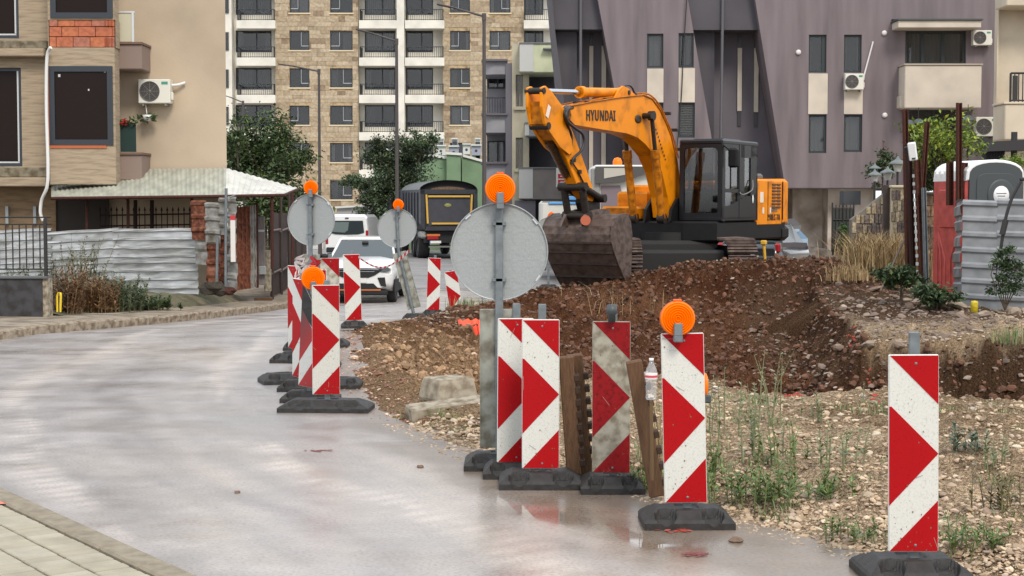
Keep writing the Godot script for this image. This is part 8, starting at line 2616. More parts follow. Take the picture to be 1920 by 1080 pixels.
	for i in range(prof.size() - 1, -1, -1):
		var d := (prof[mini(i + 1, prof.size() - 1)] - prof[maxi(i - 1, 0)]).normalized()
		var nn := Vector2(-d.y, d.x)
		if nn.x > 0: nn = -nn
		shell.append(prof[i] + Vector2(-0.035, -0.012 if i < 3 else 0.0))
	s = Shape.new(); s.prism(shell, near + wide, near)
	part("bucket_shell", s, steel, t)
	var side := outline([[1174, 400], [1162, 401], [1152, 409], [1146, 424], [1144, 440], [1145, 456], [1150, 474], [1158, 496], [1168, 520], [1177, 538], [1181, 520], [1183, 480], [1184, 440], [1181, 414]], near)
	for z in [near, near + wide]:
		s = Shape.new(); s.prism(side, z + 0.025, z - 0.025, Transform3D(), 0.006)
		part("bucket_side", s, steel, t)
	# wear strips across the underside
	for i in range(5, 10):
		s = Shape.new()
		var q := prof[i]
		s.box(Vector3(q.x + 0.012, q.y, near + wide * 0.5), Vector3(0.03, 0.05, wide - 0.02), 0.006)
		part("wear_strip", s, mat("wet soil-caked steel", sr(58, 43, 35), 0.75, {"tex": "grime", "size": 2.0, "bump": "bump", "deep": 0.6}), t)
	s = Shape.new()
	for i in 5:
		var z := near + 0.12 + i * (wide - 0.24) / 4.0
		s.box(Vector3(prof[9].x - 0.05, prof[9].y - 0.08, z), Vector3(0.08, 0.24, 0.09), 0.02, Basis(Vector3.BACK, 0.35))
	part("bucket_tooth", s, steel, t)
	# hinge ears on the bucket
	s = Shape.new()
	for z in [-0.22, 0.22]:
		s.prism(outline([[1068, 425], [1080, 398], [1100, 392], [1122, 392], [1124, 420]], 0.0), z + 0.03, z - 0.03)
	part("bucket_ear", s, steel, t)


# ---------------------------------------------------------------- barrier boards, lamps, signs
var base_mesh := {}

func rubber_base(long: float, deep: float, high: float) -> Mesh:
	var key := "%.2f %.2f" % [long, deep]
	if base_mesh.has(key): return base_mesh[key]
	var nx := 44; var nz := 28
	var s := Shape.new()
	var g := []
	for j in nz + 1:
		var row := []
		for i in nx + 1:
			var x := (float(i) / nx - 0.5) * long; var z := (float(j) / nz - 0.5) * deep
			var ex := long * 0.5 - absf(x); var ez := deep * 0.5 - absf(z)
			var y := high * clampf(0.42 + minf(ex / (0.16 * long), ez / (0.2 * deep)) * 0.6, 0.0, 1.0)
			if ex < 0.001 or ez < 0.001: y = high * 0.36
			for sx in [-1, 1]:
				for sz in [-1, 1]:
					var q := Vector2((x - sx * long * 0.26) / (0.11 * long), (z - sz * deep * 0.36) / (0.13 * deep))
					y -= high * 0.5 * clampf(2.2 - 1.6 * q.length_squared(), 0.0, 1.0)
			if absf(x) < long * 0.12 and absf(z) < deep * 0.17: y -= high * 0.1
			row.append(Vector3(x, y, z))
		g.append(row)
	for j in nz:
		for i in nx:
			s.quad(g[j + 1][i], g[j + 1][i + 1], g[j][i + 1], g[j][i])
	for i in nx:
		for j in [0, nz]:
			var a: Vector3 = g[j][i]; var b: Vector3 = g[j][i + 1]
			if j == 0: s.quad(Vector3(b.x, 0, b.z), Vector3(a.x, 0, a.z), a, b)
			else: s.quad(Vector3(a.x, 0, a.z), Vector3(b.x, 0, b.z), b, a)
	for j in nz:
		for i in [0, nx]:
			var a: Vector3 = g[j][i]; var b: Vector3 = g[j + 1][i]
			if i == 0: s.quad(Vector3(a.x, 0, a.z), Vector3(b.x, 0, b.z), b, a)
			else: s.quad(Vector3(b.x, 0, b.z), Vector3(a.x, 0, a.z), a, b)
	base_mesh[key] = s.mesh()
	return base_mesh[key]


func rubber() -> Material:
	return mat("worn black rubber", sr(46, 44, 43), 0.6, {"tex": "grime", "size": 2.6, "bump": "bumpfine", "deep": 0.25})


func galv() -> Material:
	return mat("galvanised steel", sr(160, 164, 163), 0.5, {"tex": "spangle", "size": 5.0, "metal": 0.25, "bump": "dents", "deep": 0.12})


func galv_post() -> Material:
	return mat("grey steel post", sr(128, 135, 138), 0.5, {"tex": "mottle", "size": 2.0, "metal": 0.35})


# o: yaw (deg), lean (deg sideways), back (deg), soot, dirty, stub (m), base [long, deep, yaw], drop: post height under the plate
func board(label: String, where: Vector3, o := {}) -> Node3D:
	var t := thing("barrier_board", label, "barrier board", where, deg_to_rad(o.get("yaw", 0.0)), "red and white barrier boards round the dug ground")
	var bz: Array = o.get("base", [0.53, 0.4, 0.0])
	if bz[0] > 0.0:
		var bm := part("rubber_base", null, rubber(), t, rubber_base(bz[0], bz[1]  , 0.105))
		bm.rotation.y = deg_to_rad(bz[2] - o.get("yaw", 0.0))
		bm.position.z = -0.06
	var drop: float = o.get("drop", 0.15)
	var w := 0.125
	var pl := Transform3D(Basis.from_euler(Vector3(deg_to_rad(o.get("back", 0.0)), 0, deg_to_rad(o.get("lean", 0.0)))), Vector3.ZERO)
	var ps := Shape.new()
	ps.box(Vector3(0.01, drop * 0.5 + 0.5 + o.get("stub", 0.1) * 0.5, -0.035), Vector3(0.052, drop + 1.0 + o.get("stub", 0.1), 0.035), 0.004)
	part("post", ps, galv_post(), t).transform = pl
	var tint: float = o.get("dirty", 0.0)
	var s := Shape.new()
	s.box(Vector3(0, drop + 0.5, 0), Vector3(0.25, 1.0, 0.022), 0.006)
	var white := mat("white reflective sheet %d" % int(tint * 10), sr(210, 209, 201).lerp(sr(150, 145, 130), tint), 0.45, {"tex": "chips" if tint < 0.3 else "grime", "size": 3.2 if tint < 0.3 else 1.7})
	part("plate", s, white, t).transform = pl
	var red := mat("red reflective sheet %d" % int(tint * 10), sr(168, 6, 14).lerp(sr(126, 22, 26), tint), 0.5, {"tex": "chips" if tint < 0.3 else "scuffs", "size": 3.6, "spec": 0.3})
	var polys := [[[0.02, 0.995], [0.995, 0.995], [0.995, 0.75]], [[0.005, 0.738], [0.05, 0.738], [1.0, 0.5], [0.005, 0.235]], [[0.02, 0.005], [0.995, 0.262], [0.995, 0.005]]]
	if o.get("flip", false):
		for p in polys:
			for q in p: q[0] = 1.0 - q[0]
	for p in polys:
		var poly := PackedVector2Array()
		for q in p: poly.append(Vector2((q[0] - 0.5) * 0.246, drop + q[1]))
		var z := Shape.new()
		z.prism(poly, 0.0135, 0.0105)
		var rm: Material = red
		if o.get("soot", false):
			z.tinted = true
			for i in z.v.size():
				z.c[i] = Color(0.045, 0.042, 0.042).lerp(Color(0.38, 0.012, 0.015), smoothstep(drop + 0.74, drop + 0.5, z.v[i].y))
			rm = mat("sooted red sheet", Color(1, 1, 1), 0.6, {"tint": true})
		part("red_stripe", z, rm, t).transform = pl
	if o.get("soot", false):
		var z := Shape.new()
		z.prism(PackedVector2Array([Vector2(-0.122, drop + 0.72), Vector2(0.122, drop + 0.53), Vector2(0.122, drop + 0.74), Vector2(-0.122, drop + 0.99)]), 0.0128, 0.0105)
		part("soot_stain", z, mat("soot", sr(52, 50, 50), 0.8, {"tex": "grime", "size": 3.0}), t).transform = pl
	# mud flecks thrown up on the lower half, and a few scratches
	var fr := RandomNumberGenerator.new(); fr.seed = label.hash()
	for k in 2:
		var fl := Shape.new()
		for i in (22 if k == 0 else 2):
			var c := Vector3(fr.randf_range(-0.115, 0.115), drop + (pow(fr.randf(), 2.2) if k == 0 else fr.randf()) * 0.97 + 0.01, 0.0142)
			var rr := fr.randf_range(0.0012, 0.004) if k == 0 else 0.0
			if k == 0:
				for j in 6:
					var f := TAU * j / 6.0; var g := TAU * (j + 1) / 6.0
					fl.tri(c, c + Vector3(cos(f) * rr, sin(f) * rr * 1.5, 0), c + Vector3(cos(g) * rr, sin(g) * rr * 1.5, 0))
			else:
				var dv := Vector3(fr.randfn(), fr.randfn(), 0).normalized() * fr.randf_range(0.015, 0.05); var nv := Vector3(-dv.y, dv.x, 0).normalized() * 0.0012
				fl.quad(c - dv - nv, c + dv - nv, c + dv + nv, c - dv + nv)
		var fp := part("mud_fleck" if k == 0 else "scratch", fl, mat("dried mud", sr(116, 92, 70), 0.9) if k == 0 else mat("scratch grey", sr(136, 128, 120), 0.7), t)
		fp.transform = pl; fp.set_meta("kind", "stuff")
	# two rivets
	var rv := Shape.new()
	for y in [0.035, 0.955]:
		rv.ball(Vector3(0.01, drop + y, 0.013), Vector3(0.008, 0.008, 0.005), 4, 8)
	part("rivet", rv, galv_post(), t).transform = pl
	return t


func warning_lamp(label: String, centre: Vector3, size := 0.2, yaw := 0.0) -> Node3D:
	var t := thing("warning_lamp", label, "warning lamp", centre, deg_to_rad(yaw), "amber warning lamps on the barrier boards and sign posts")
	var amber := mat("amber lens", Color(1.0, 0.40, 0.01), 0.16)
	var r := size * 0.5
	for sd in [1, -1]:
		var s := Shape.new()
		var pr := PackedVector2Array([Vector2(r, 0.012), Vector2(r, 0.026), Vector2(r * 0.93, 0.034)])
		var rings := 7
		for i in rings:
			var q := r * 0.93 * (1.0 - (i + 0.5) / rings); var q2 := r * 0.93 * (1.0 - (i + 1.0) / rings)
			var dome := 0.034 + 0.016 * (1.0 - pow(q / r, 2))
			pr.append(Vector2(q, dome - 0.008))
			pr.append(Vector2(maxf(q2, 0.0), dome + 0.004))
		var tr := Transform3D(Basis(Vector3.UP, 0.0 if sd > 0 else PI), Vector3.ZERO)
		s.lathe(pr, tr, 40, true)
		part("lens", s, amber, t)
	var rim := Shape.new()
	rim.lathe(PackedVector2Array([Vector2(r * 0.96, -0.016), Vector2(r * 1.03, -0.012), Vector2(r * 1.03, 0.012), Vector2(r * 0.96, 0.016)]), Transform3D(), 40)
	part("rim", rim, mat("amber rim", Color(0.85, 0.33, 0.0), 0.35), t)
	var cap := Shape.new()
	cap.box(Vector3(0, r * 1.04, 0), Vector3(0.05, 0.016, 0.04), 0.004)
	part("cap", cap, mat("amber rim", Color(), 0.3), t)
	var br := Shape.new()
	br.box(Vector3(0, -r * 0.62, 0.055), Vector3(0.05, r * 0.75, 0.03), 0.005)
	br.box(Vector3(0, -r * 1.15, 0.04), Vector3(0.052, r * 0.4, 0.06), 0.005)
	part("bracket", br, galv_post(), t)
	return t


# the back of a round sign on a post, with the striped board facing away below it
func round_sign(label: String, foot: Vector3, post_top: float, disc_y: float, yaw: float, o := {}) -> Node3D:
	var t := thing("round_sign", label, "traffic sign", foot, deg_to_rad(yaw), "round traffic signs seen from behind")
	var bend: float = o.get("bend", 0.0)
	var ps := Shape.new()
	if bend == 0.0:
		ps.box(Vector3(0, post_top * 0.5 + 0.03, 0.0), Vector3(0.056, post_top - 0.06, 0.04), 0.005)
	else:
		ps.tube(PackedVector3Array([Vector3(0, 0.02, 0), Vector3(-bend, disc_y - 0.37, 0), Vector3(-bend - 0.03, post_top, 0)]), [0.028], 8)
	part("post", ps, galv_post(), t)
	var r := 0.35
	var ds := Shape.new()
	var tr := Transform3D(Basis(), Vector3(-bend - (0.02 if bend else 0.0), disc_y, -0.035))
	ds.lathe(PackedVector2Array([Vector2(0.0, -0.006), Vector2(r - 0.006, -0.006), Vector2(r, -0.002), Vector2(r, 0.012), Vector2(r - 0.004, 0.015), Vector2(r - 0.01, 0.012), Vector2(r - 0.012, 0.0), Vector2(0, 0.0)]), tr, 56, true)
	part("disc", ds, galv(), t)
	var gr := Shape.new()
	for i in 3:
		var a: float = [0.7, 2.3, -0.6][i]
		gr.box(tr.origin + Vector3(cos(a) * (r - 0.016), sin(a) * (r - 0.016), 0.012), Vector3(0.012, 0.05, 0.004), 0.001, Basis(Vector3.BACK, a))
	part("rim_dent", gr, mat("bare bright steel", sr(205, 208, 208), 0.35, {"metal": 0.5}), t)
	var cl := Shape.new()
	for y in [-0.2, 0.2]:
		cl.box(tr.origin + Vector3(0.0, y, 0.03), Vector3(0.1, 0.028, 0.05), 0.004)
	part("clamp", cl, galv_post(), t)
	if o.get("plate", true):
		var bs := Shape.new()
		var ly: float = o.get("plate_y", 0.66)
		var lean: float = o.get("lean", 0.0)
		bs.box(Vector3.ZERO, Vector3(0.24, o.get("plate_high", 1.0), 0.02), 0.006)
		for x in [-0.117, 0.117]:
			bs.box(Vector3(x, 0, 0.016), Vector3(0.006, o.get("plate_high", 1.0), 0.012), 0.001)
		var p := part("striped_plate_back", bs, mat("weathered zinc plate", sr(164, 166, 158), 0.6, {"tex": "grime", "size": 1.1, "metal": 0.2}), t)
		p.transform = Transform3D(Basis(Vector3.BACK, deg_to_rad(lean)), Vector3(o.get("plate_x", 0.0), ly, -0.04))
	var bz: Array = o.get("base", [0.53, 0.4])
	var bm := part("rubber_base", null, rubber(), t, rubber_base(bz[0], bz[1]  , 0.105))
	bm.position = Vector3(0, 0, -0.02)
	return t


func build_boards() -> void:
	var f := func(px: float, d: float) -> Vector3:
		var x := (px - 960.0) / FOCAL * d
		return Vector3(x, road_y(d) + (maxf(0.0, dirt_y(x, d) - road_y(d)) if x > edge_x(d) + 0.1 else 0.005), -d)
	var p: Vector3 = f.call(1720, 8.0)
	p.y = 0.005
	board("nearest and largest red and white board, bare post stub on top, lower right", p, {"yaw": -3, "lean": 0.6, "drop": 0.135, "stub": 0.11, "base": [0.53, 0.42, 2.0]})
	p = f.call(1290, 9.32); p.y = 0.005
	board("red and white board with an amber lamp on top, beside the leaning notched plank", p, {"dirty": 0.06, "yaw": -4, "lean": 1.6, "drop": 0.135, "stub": 0.1, "base": [0.53, 0.4, 1.0]})
	warning_lamp("amber lamp on the board that stands alone right of the notched planks", at(1270, 597, 9.3), 0.2, 0)
	p = f.call(1147, 10.45); p.y = 0.005
	board("dirtiest, grey-stained red and white board with a broken lamp stub on top", p, {"yaw": -6, "lean": 0.0, "drop": 0.12, "stub": 0.05, "dirty": 0.75, "base": [0.42, 0.4, 0.0]})
	var st := thing("lamp_stub", "broken dark lamp holder on top of the dirty grey-stained board", "lamp holder", at(1147, 590, 10.4))
	var s := Shape.new()
	s.lathe(PackedVector2Array([Vector2(0, -0.05), Vector2(0.024, -0.05), Vector2(0.024, 0.0), Vector2(0.04, 0.01), Vector2(0.03, 0.065), Vector2(0.0, 0.068)]), Transform3D(Basis(Vector3.RIGHT, -PI / 2), Vector3.ZERO), 12)
	part("socket", s, mat("dark plastic", sr(66, 72, 74), 0.5), st)
	p = f.call(1014, 10.62); p.y = 0.005
	board("clean front board of the pair beside the large round sign", p, {"yaw": -1, "lean": 0.0, "drop": 0.12, "stub": 0.1, "base": [0.56, 0.42, 0.0]})
	p = f.call(965, 11.0); p.y = 0.005
	board("board half hidden behind its clean twin, torn white film on it", p, {"yaw": 8, "drop": 0.10, "stub": 0.1, "lean": -0.4, "base": [0.42, 0.36, 0.0]})
	# left group
	p = f.call(610, 14.5); p.y = 0.005
	board("foremost scratched board of the left cluster, on a long rubber base", p, {"yaw": 6, "drop": 0.15, "stub": 0.04, "dirty": 0.22, "base": [0.83, 0.42, -4.0]})
	p = f.call(571, 15.2); p.y = 0.005
	board("soot-blackened board turned sideways behind the foremost left board", p, {"yaw": -48, "drop": 0.14, "stub": 0.03, "soot": true, "lean": -1.0, "back": -3.0, "base": [0.55, 0.36, 0.0]})
	warning_lamp("amber lamp low down in the left cluster, between two boards", at(587, 522, 14.7), 0.215, 10)
	p = f.call(558, 16.1); p.y = 0.005
	board("board showing its grey-white edge, second behind the soot-blackened one", p, {"yaw": -55, "drop": 0.13, "stub": 0.06, "lean": -1.5, "base": [0.5, 0.36, 0.0]})
	p = f.call(550, 19.2); p.y = 0.005
	board("rearmost narrow board at the left edge of the left cluster", p, {"yaw": -52, "drop": 0.14, "stub": 0.06, "base": [0.5, 0.4, 0.0]})
	p = f.call(592, 18.3); p.y = 0.005
	board("board behind the low amber lamp, tape wound about its top", p, {"yaw": -10, "drop": 0.13, "stub": 0.05, "base": [0.5, 0.4, 0.0]})
	p = f.call(618, 21.0); p.y = 0.005
	board("dusty board under the left round sign, in front of the white car's plate", p, {"yaw": 14, "drop": 0.17, "stub": 0.05, "dirty": 0.35, "base": [0.5, 0.4, 0.0]})
	p = f.call(663, 24.2); p.y = 0.0
	board("board standing in front of the white car's bonnet", p, {"yaw": 2, "drop": 0.12, "lean": 2.0, "stub": 0.05, "base": [0.4, 0.3, 8.0]})
	p = f.call(811, 30.6)
	board("small distant board right of the leaning zinc plate, on the open road", p, {"yaw": 0, "lean": -2.0, "drop": 0.1, "stub": 0.05, "base": [0.4, 0.3, 0.0]})
	p = f.call(861, 30.7)
	p.y -= 0.24
	board("distant board half buried in soil behind the large round sign's rim", p, {"yaw": 4, "lean": 9.0, "drop": 0.1, "stub": 0.02, "base": [0.4, 0.3, 0.0]})
	# signs
	p = f.call(936, 11.4); p.y = 0.005
	round_sign("largest and nearest round sign, its galvanised back towards the road", p, 2.0, 1.545, 0.0, {"base": [0.5, 0.42], "plate_x": -0.02, "plate_y": 0.635, "seed": 3})
	warning_lamp("largest amber lamp, on top of the nearest round sign", at(938, 354, 11.36), 0.212, 0)
	p = f.call(582, 21.6); p.y = 0.005
	round_sign("round sign with scratched grey back standing in the left cluster", p, 2.2, 1.665, -18.0, {"plate_y": 0.7, "seed": 8, "base": [0.5, 0.4]})
	warning_lamp("amber lamp on the left cluster's round sign", at(583, 352, 21.55), 0.19, 0)
	p = f.call(777, 28.6)
	round_sign("smaller dented round sign on a bent post, in front of the tipper lorry", p, 2.16, 1.63, 0.0, {"bend": 0.29, "plate_x": -0.14, "plate_y": 0.7, "plate_high": 1.04, "lean": 15.0, "seed": 5, "base": [0.42, 0.4]})
	warning_lamp("amber lamp on the bent round sign, before the tipper lorry", at(747, 384, 28.55), 0.19, 0)
	p = Vector3(0.98, -0.4, -43.0)
	round_sign("round sign mostly hidden behind the excavator's bucket", p, 1.95, 1.55, 0.0, {"plate": false, "base": [0.5, 0.4]})
	warning_lamp("amber lamp just left of the excavator's bucket, far off", at(1034, 405, 42.9), 0.2, 0)
	# spare rubber feet lying about in the left cluster
	var k := 0
	for q in [[531, 727, 16.8, 0.5, 20, "flat rubber foot jutting onto the road, left of the cluster"], [538, 668, 19.0, 0.34, -10, "small rubber foot at the far end of the left cluster"], [555, 640, 20.6, 0.34, 5, "rubber foot lying against the narrow rear board"], [640, 722, 16.4, 0.4, 0, "rubber foot on the soil side of the left cluster"]]:
		var w: Vector3 = f.call(q[0], q[2])
		w.y = road_y(q[2]) + 0.006
		var o := part("rubber_foot", null, rubber(), self, rubber_base(q[3], 0.36, 0.1))
		o.position = w; o.rotation.y = deg_to_rad(q[4])
		tag(o, q[5], "rubber foot", "loose rubber feet")
	# barrier tape
	var tape := thing("barrier_tape", "thin red and white tape sagging from the boards to the bent sign", "tape")
	var pts := PackedVector3Array()
	var a := at(672, 482, 24.1); var b := at(768, 469, 28.4)
	for i in 25:
		var t := i / 24.0
		var q := a.lerp(b, t); q.y -= 0.26 * sin(PI * t) * (1.0 - 0.3 * t)
		pts.append(q)
	for i in 24:
		var z := Shape.new()
		var e := pts[i]; var g := pts[i + 1]
		var h := Vector3(0, 0.014 if i < 17 else 0.03, 0.004 * sin(i * 1.7))
		z.quad(e - h, g - h, g + h, e + h); z.quad(e + h, g + h, g - h, e - h)
		part("red_band" if i % 2 else "white_band", z, mat("tape red", sr(205, 60, 70), 0.4) if i % 2 else mat("tape white", sr(232, 224, 220), 0.4), tape)
	var wrap := thing("tape_tangle", "crumpled red and white tape knotted round the left sign's post", "tape")
	for i in 16:
		var z := Shape.new()
		var c := at(568 + rng.randf_range(-12, 30), 505 + rng.randf_range(-26, 22), 18.0 + rng.randf() * 0.4)
		var path := PackedVector3Array()
		for j in 5: path.append(c + Vector3(rng.randf_range(-0.09, 0.09), rng.randf_range(-0.07, 0.07), rng.randf_range(-0.05, 0.05)))
		for j in 4:
			var h := Vector3(0.012, 0.014, 0.01)
			z.quad(path[j] - h, path[j + 1] - h, path[j + 1] + h, path[j] + h); z.quad(path[j] + h, path[j + 1] + h, path[j + 1] - h, path[j] - h)
		part("strip", z, mat("tape red", Color()) if i % 3 == 0 else mat("tape white", Color()), wrap)


func build_debris() -> void:
	# notched planks leaning behind the boards
	var wood := mat("muddy notched timber", sr(108, 78, 54), 0.85, {"tex": "boards", "size": Vector3(6, 0.8, 6), "bump": "bump", "deep": 0.5})
	for q in [[1049, 668, 1076, 890, 10.75, "notched brown plank leaning between the clean board and the dirty one", 8], [1066, 664, 1098, 890, 10.85, "second notched plank leaning close behind its neighbour", 8], [1176, 676, 1232, 930, 10.1, "notched plank leaning steeply in front of the plastic bottle", 7]]:
		var top := at(q[0] + 12, q[1], q[4] - 0.1); var foot := at(q[2], q[3], q[4] + 0.02)
		var len := top.distance_to(foot)
		var yy := (top - foot).normalized()
		var xx := yy.cross(Vector3.BACK).normalized()
		var t := thing("notched_plank", q[5], "plank", foot)
		t.basis = Basis(xx, yy, xx.cross(yy))
		var s := Shape.new()
		s.box(Vector3(0, len * 0.5, 0), Vector3(0.1, len, 0.05), 0.008)
		part("board", s, wood, t)
		for i in q[6]:
			var z := Shape.new()
			z.box(Vector3(0.062, len * (0.1 + 0.82 * i / q[6]), 0.0), Vector3(0.034, 0.045, 0.055), 0.004)
			part("tooth", z, mat("dark plank tooth", sr(66, 48, 36), 0.85), t)
	# plastic bottle
	var bt := thing("plastic_bottle", "clear plastic bottle with a red printed band, between plank and board", "bottle", at(1221, 750, 9.9))
	bt.scale = Vector3.ONE * 0.9
	var s := Shape.new()
	var up := Transform3D(Basis(Vector3.RIGHT, -PI / 2), Vector3.ZERO)
	s.lathe(PackedVector2Array([Vector2(0, 0), Vector2(0.036, 0.003), Vector2(0.04, 0.02), Vector2(0.037, 0.05), Vector2(0.04, 0.08), Vector2(0.038, 0.12), Vector2(0.041, 0.14), Vector2(0.041, 0.19), Vector2(0.035, 0.22), Vector2(0.016, 0.255), Vector2(0.014, 0.27), Vector2(0, 0.271)]), up, 18)
	part("bottle_body", s, mat("bottle plastic", sr(225, 228, 230), 0.1, {"alpha": 0.2}), bt)
	s = Shape.new()
	s.lathe(PackedVector2Array([Vector2(0.0415, 0.145), Vector2(0.0425, 0.148), Vector2(0.0425, 0.188), Vector2(0.0415, 0.19)]), up, 18)
	part("printed_band", s, mat("band white", sr(228, 220, 218), 0.5), bt)
	s = Shape.new()
	s.lathe(PackedVector2Array([Vector2(0.0425, 0.158), Vector2(0.0432, 0.16), Vector2(0.0432, 0.172), Vector2(0.0425, 0.174)]), up, 18)
	part("red_print", s, mat("band red", sr(205, 70, 84), 0.5), bt)
	s = Shape.new()
	s.lathe(PackedVector2Array([Vector2(0, 0.27), Vector2(0.016, 0.27), Vector2(0.016, 0.29), Vector2(0, 0.291)]), up, 14)
	part("cap", s, mat("white cap", sr(232, 232, 230), 0.4), bt)
	var stem := Shape.new()
	stem.rod(at(1223, 900, 9.95), at(1221, 752, 9.9), 0.012, 6)
	tag(part("prop_stick", stem, mat("dry stick", sr(120, 96, 66), 0.9), self), "thin stick holding up the plastic bottle", "stick")
	# fallen amber lamp behind the lamp board
	var fl := thing("fallen_lamp", "amber lamp housing hanging behind the lamp board's right edge", "warning lamp", at(1322, 722, 9.9))
	s = Shape.new(); s.ball(Vector3.ZERO, Vector3(0.022, 0.075, 0.05), 8, 12)
	part("lens", s, mat("amber lens", Color()), fl)
	s = Shape.new(); s.box(Vector3(0.01, -0.085, 0), Vector3(0.05, 0.05, 0.06), 0.008)
	part("holder", s, mat("dark plastic", Color()), fl)
	# concrete blocks
	var cm := mat("old concrete block", sr(178, 168, 150), 0.9, {"tex": "grime", "size": 1.6, "bump": "bump", "deep": 0.8})
	var g := at(838, 775, 14.15)
	s = Shape.new()
	var tap := []
	for q in [[0.0, 0.205, 0.16], [0.02, 0.21, 0.165], [0.16, 0.185, 0.145], [0.19, 0.175, 0.135], [0.2, 0.16, 0.12]]:
		tap.append(PackedVector3Array([Vector3(-q[1], q[0], -q[2]), Vector3(-q[1], q[0], q[2]), Vector3(q[1], q[0], q[2]), Vector3(q[1], q[0], -q[2])]))
	s.loft(tap)
	var bl := part("concrete_block", s, cm, self)
	bl.position = Vector3(at(840, 760, 14.25).x, 0.14, -14.3); bl.rotation.y = 0.6
	tag(bl, "tapered concrete foot resting on the long kerb block", "concrete block")
	s = Shape.new()
	s.box(Vector3.ZERO, Vector3(0.66, 0.19, 0.24), 0.012)
	bl = part("kerb_block", s, cm, self)
	bl.position = Vector3(at(835, 778, 13.95).x, 0.06, -13.95); bl.rotation = Vector3(0.1, 0.32, 0.09)
	tag(bl, "long broken kerb block lying at the edge of the pit", "concrete block")
	s = Shape.new(); s.box(Vector3.ZERO, Vector3(0.34, 0.16, 0.26), 0.01)
	bl = part("concrete_block", s, cm, self)
	bl.position = Vector3(at(905, 765, 14.3).x, 0.05, -14.35); bl.rotation = Vector3(0.0, -0.3, -0.25)
	tag(bl, "broken concrete lump half hidden behind the zinc plate", "concrete block")
	# orange plastic mesh
	var om := mat("orange safety mesh", sr(226, 84, 50), 0.6)
	for q in [[[858, 600], [902, 598], [903, 608], [860, 609], 15.9, "strip of orange safety mesh left of the zinc plate"], [[884, 612], [903, 608], [904, 626], [890, 628], 15.8, "torn red mesh scrap below the orange strip"], [[1236, 560], [1243, 556], [1244, 562], [1238, 566], 22.0, ""]]:
		if q[5] == "": continue
		s = Shape.new()
		var a := at(q[0][0], q[0][1], q[4]); var b := at(q[1][0], q[1][1], q[4]); var c := at(q[2][0], q[2][1], q[4] - 0.05); var d := at(q[3][0], q[3][1], q[4] - 0.05)
		var n := 9
		for i in n:
			var u0 := i / float(n); var u1 := (i + 1) / float(n)
			var w := Vector3(0, 0.012 * sin(i * 2.1), 0.03 * sin(i * 1.3)); var w2 := Vector3(0, 0.012 * sin((i + 1) * 2.1), 0.03 * sin((i + 1) * 1.3))
			s.quad(d.lerp(c, u0) + w, d.lerp(c, u1) + w2, a.lerp(b, u1) + w2, a.lerp(b, u0) + w)
			s.quad(a.lerp(b, u0) + w, a.lerp(b, u1) + w2, d.lerp(c, u1) + w2, d.lerp(c, u0) + w)
		tag(part("safety_mesh", s, om, self), q[5], "safety mesh")
	# loose plank and rubble on the far pavement
	s = Shape.new(); s.box(Vector3.ZERO, Vector3(0.42, 0.07, 0.1), 0.01)
	bl = part("timber_offcut", s, wood, self); bl.position = at(494, 558, 36.5) ; bl.position.y = road_y(36.5) + 0.17; bl.rotation.y = 0.15
	tag(bl, "short timber offcut lying on the far pavement's kerb", "timber")
	# small red-and-white stake and the hydrant by the dry grass
	var sk := thing("marker_stake", "small red and white banded stake in the dry grass", "stake", at(1605, 528, 37.5))
	for i in 3:
		s = Shape.new(); s.box(Vector3(0, 0.06 + i * 0.13, 0), Vector3(0.1, 0.13, 0.03), 0.004)
		part("red_band" if i != 1 else "white_band", s, mat("stake red", sr(205, 60, 50), 0.5) if i != 1 else mat("stake white", sr(230, 226, 220), 0.5), sk)
	var hy := thing("fire_hydrant", "squat red hydrant on the paving beyond the spoil heap", "hydrant", at(1548, 516, 41.0))
	s = Shape.new()
	s.lathe(PackedVector2Array([Vector2(0, 0), Vector2(0.13, 0), Vector2(0.13, 0.04), Vector2(0.1, 0.05), Vector2(0.1, 0.26), Vector2(0.13, 0.28), Vector2(0.1, 0.36), Vector2(0.03, 0.42), Vector2(0.03, 0.45), Vector2(0, 0.45)]), up, 16)
	part("body", s, mat("hydrant red", sr(176, 44, 46), 0.45), hy)
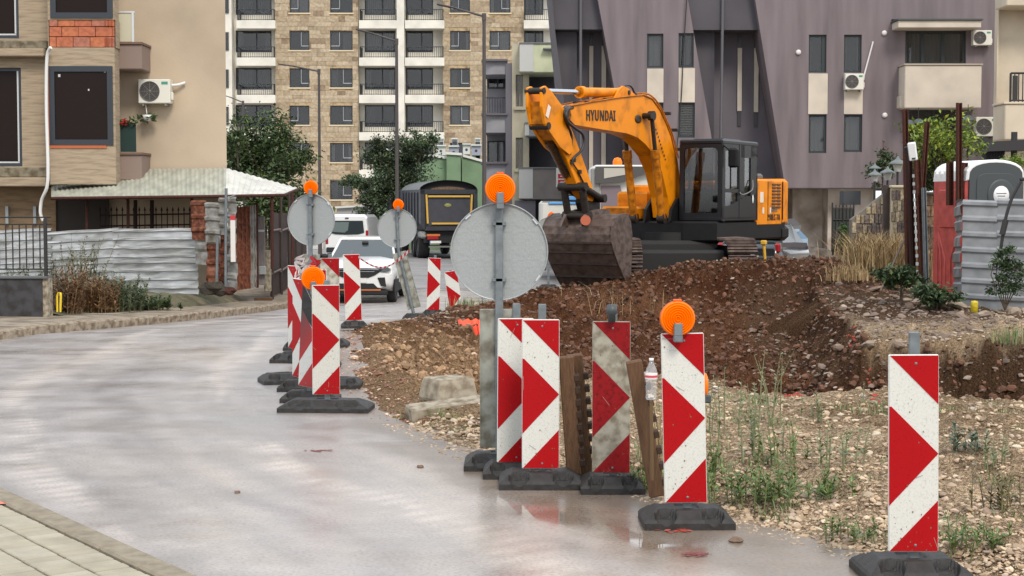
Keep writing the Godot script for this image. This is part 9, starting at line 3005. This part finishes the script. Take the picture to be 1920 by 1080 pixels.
	s = Shape.new(); s.rod(Vector3(0, 0.2, 0.05), Vector3(0, 0.2, 0.19), 0.08, 12)
	part("outlet_cap", s, mat("hydrant cap", sr(150, 140, 130), 0.4, {"metal": 0.6}), hy)
	# yellow capped pipe by the fence
	var yp := thing("yellow_pipe_cap", "short yellow capped pipe in front of the grey corrugated fence", "pipe", Vector3(at(1827, 575, 26.5).x, dirt_y(at(1827, 575, 26.5).x, 26.5) - 0.03, -26.5))
	s = Shape.new()
	s.lathe(PackedVector2Array([Vector2(0, 0), Vector2(0.06, 0), Vector2(0.06, 0.23), Vector2(0.055, 0.26), Vector2(0.0, 0.27)]), up, 14)
	part("cap", s, mat("yellow plastic", sr(212, 186, 40), 0.5, {"tex": "mottle", "size": 3.0}), yp)
	# yellow post by the dark wall
	var yb := thing("yellow_marker", "bent yellow gas marker post beside the dark wall", "marker post", at(110, 585, 26.2))
	s = Shape.new()
	var yo := Color()
	s.tube(PackedVector3Array([Vector3(-0.02, 0, 0), Vector3(-0.02, 0.26, 0), Vector3(0.0, 0.31, 0.01), Vector3(0.04, 0.31, 0.02), Vector3(0.045, 0.26, 0.02), Vector3(0.025, 0.0, 0)]), [0.02], 8)
	part("hoop", s, mat("marker yellow", sr(224, 192, 48), 0.5), yb)
	s = Shape.new(); s.rod(Vector3(0.012, 0.0, 0.01), Vector3(0.012, 0.27, 0.01), 0.014, 6)
	part("core", s, mat("marker dark", sr(60, 56, 40), 0.7), yb)
	# small stones on the asphalt
	for q in [[789, 878, 0.03, "single pale stone lying on the road before the large sign"], [445, 926, 0.022, "tiny dark clod alone on the open road"], [1380, 1018, 0.04, "brown clod on the road right of the lamp board"], [568, 662, 0.03, ""]]:
		if q[3] == "": continue
		var w := on_road(q[0], q[1])
		var o := part("road_stone", null, mat("road stone", sr(112, 92, 76), 0.9), self, rock_mesh(int(q[0])))
		o.position = w + Vector3(0, q[2] * 0.35, 0); o.scale = Vector3.ONE * q[2]
		tag(o, q[3], "stone")
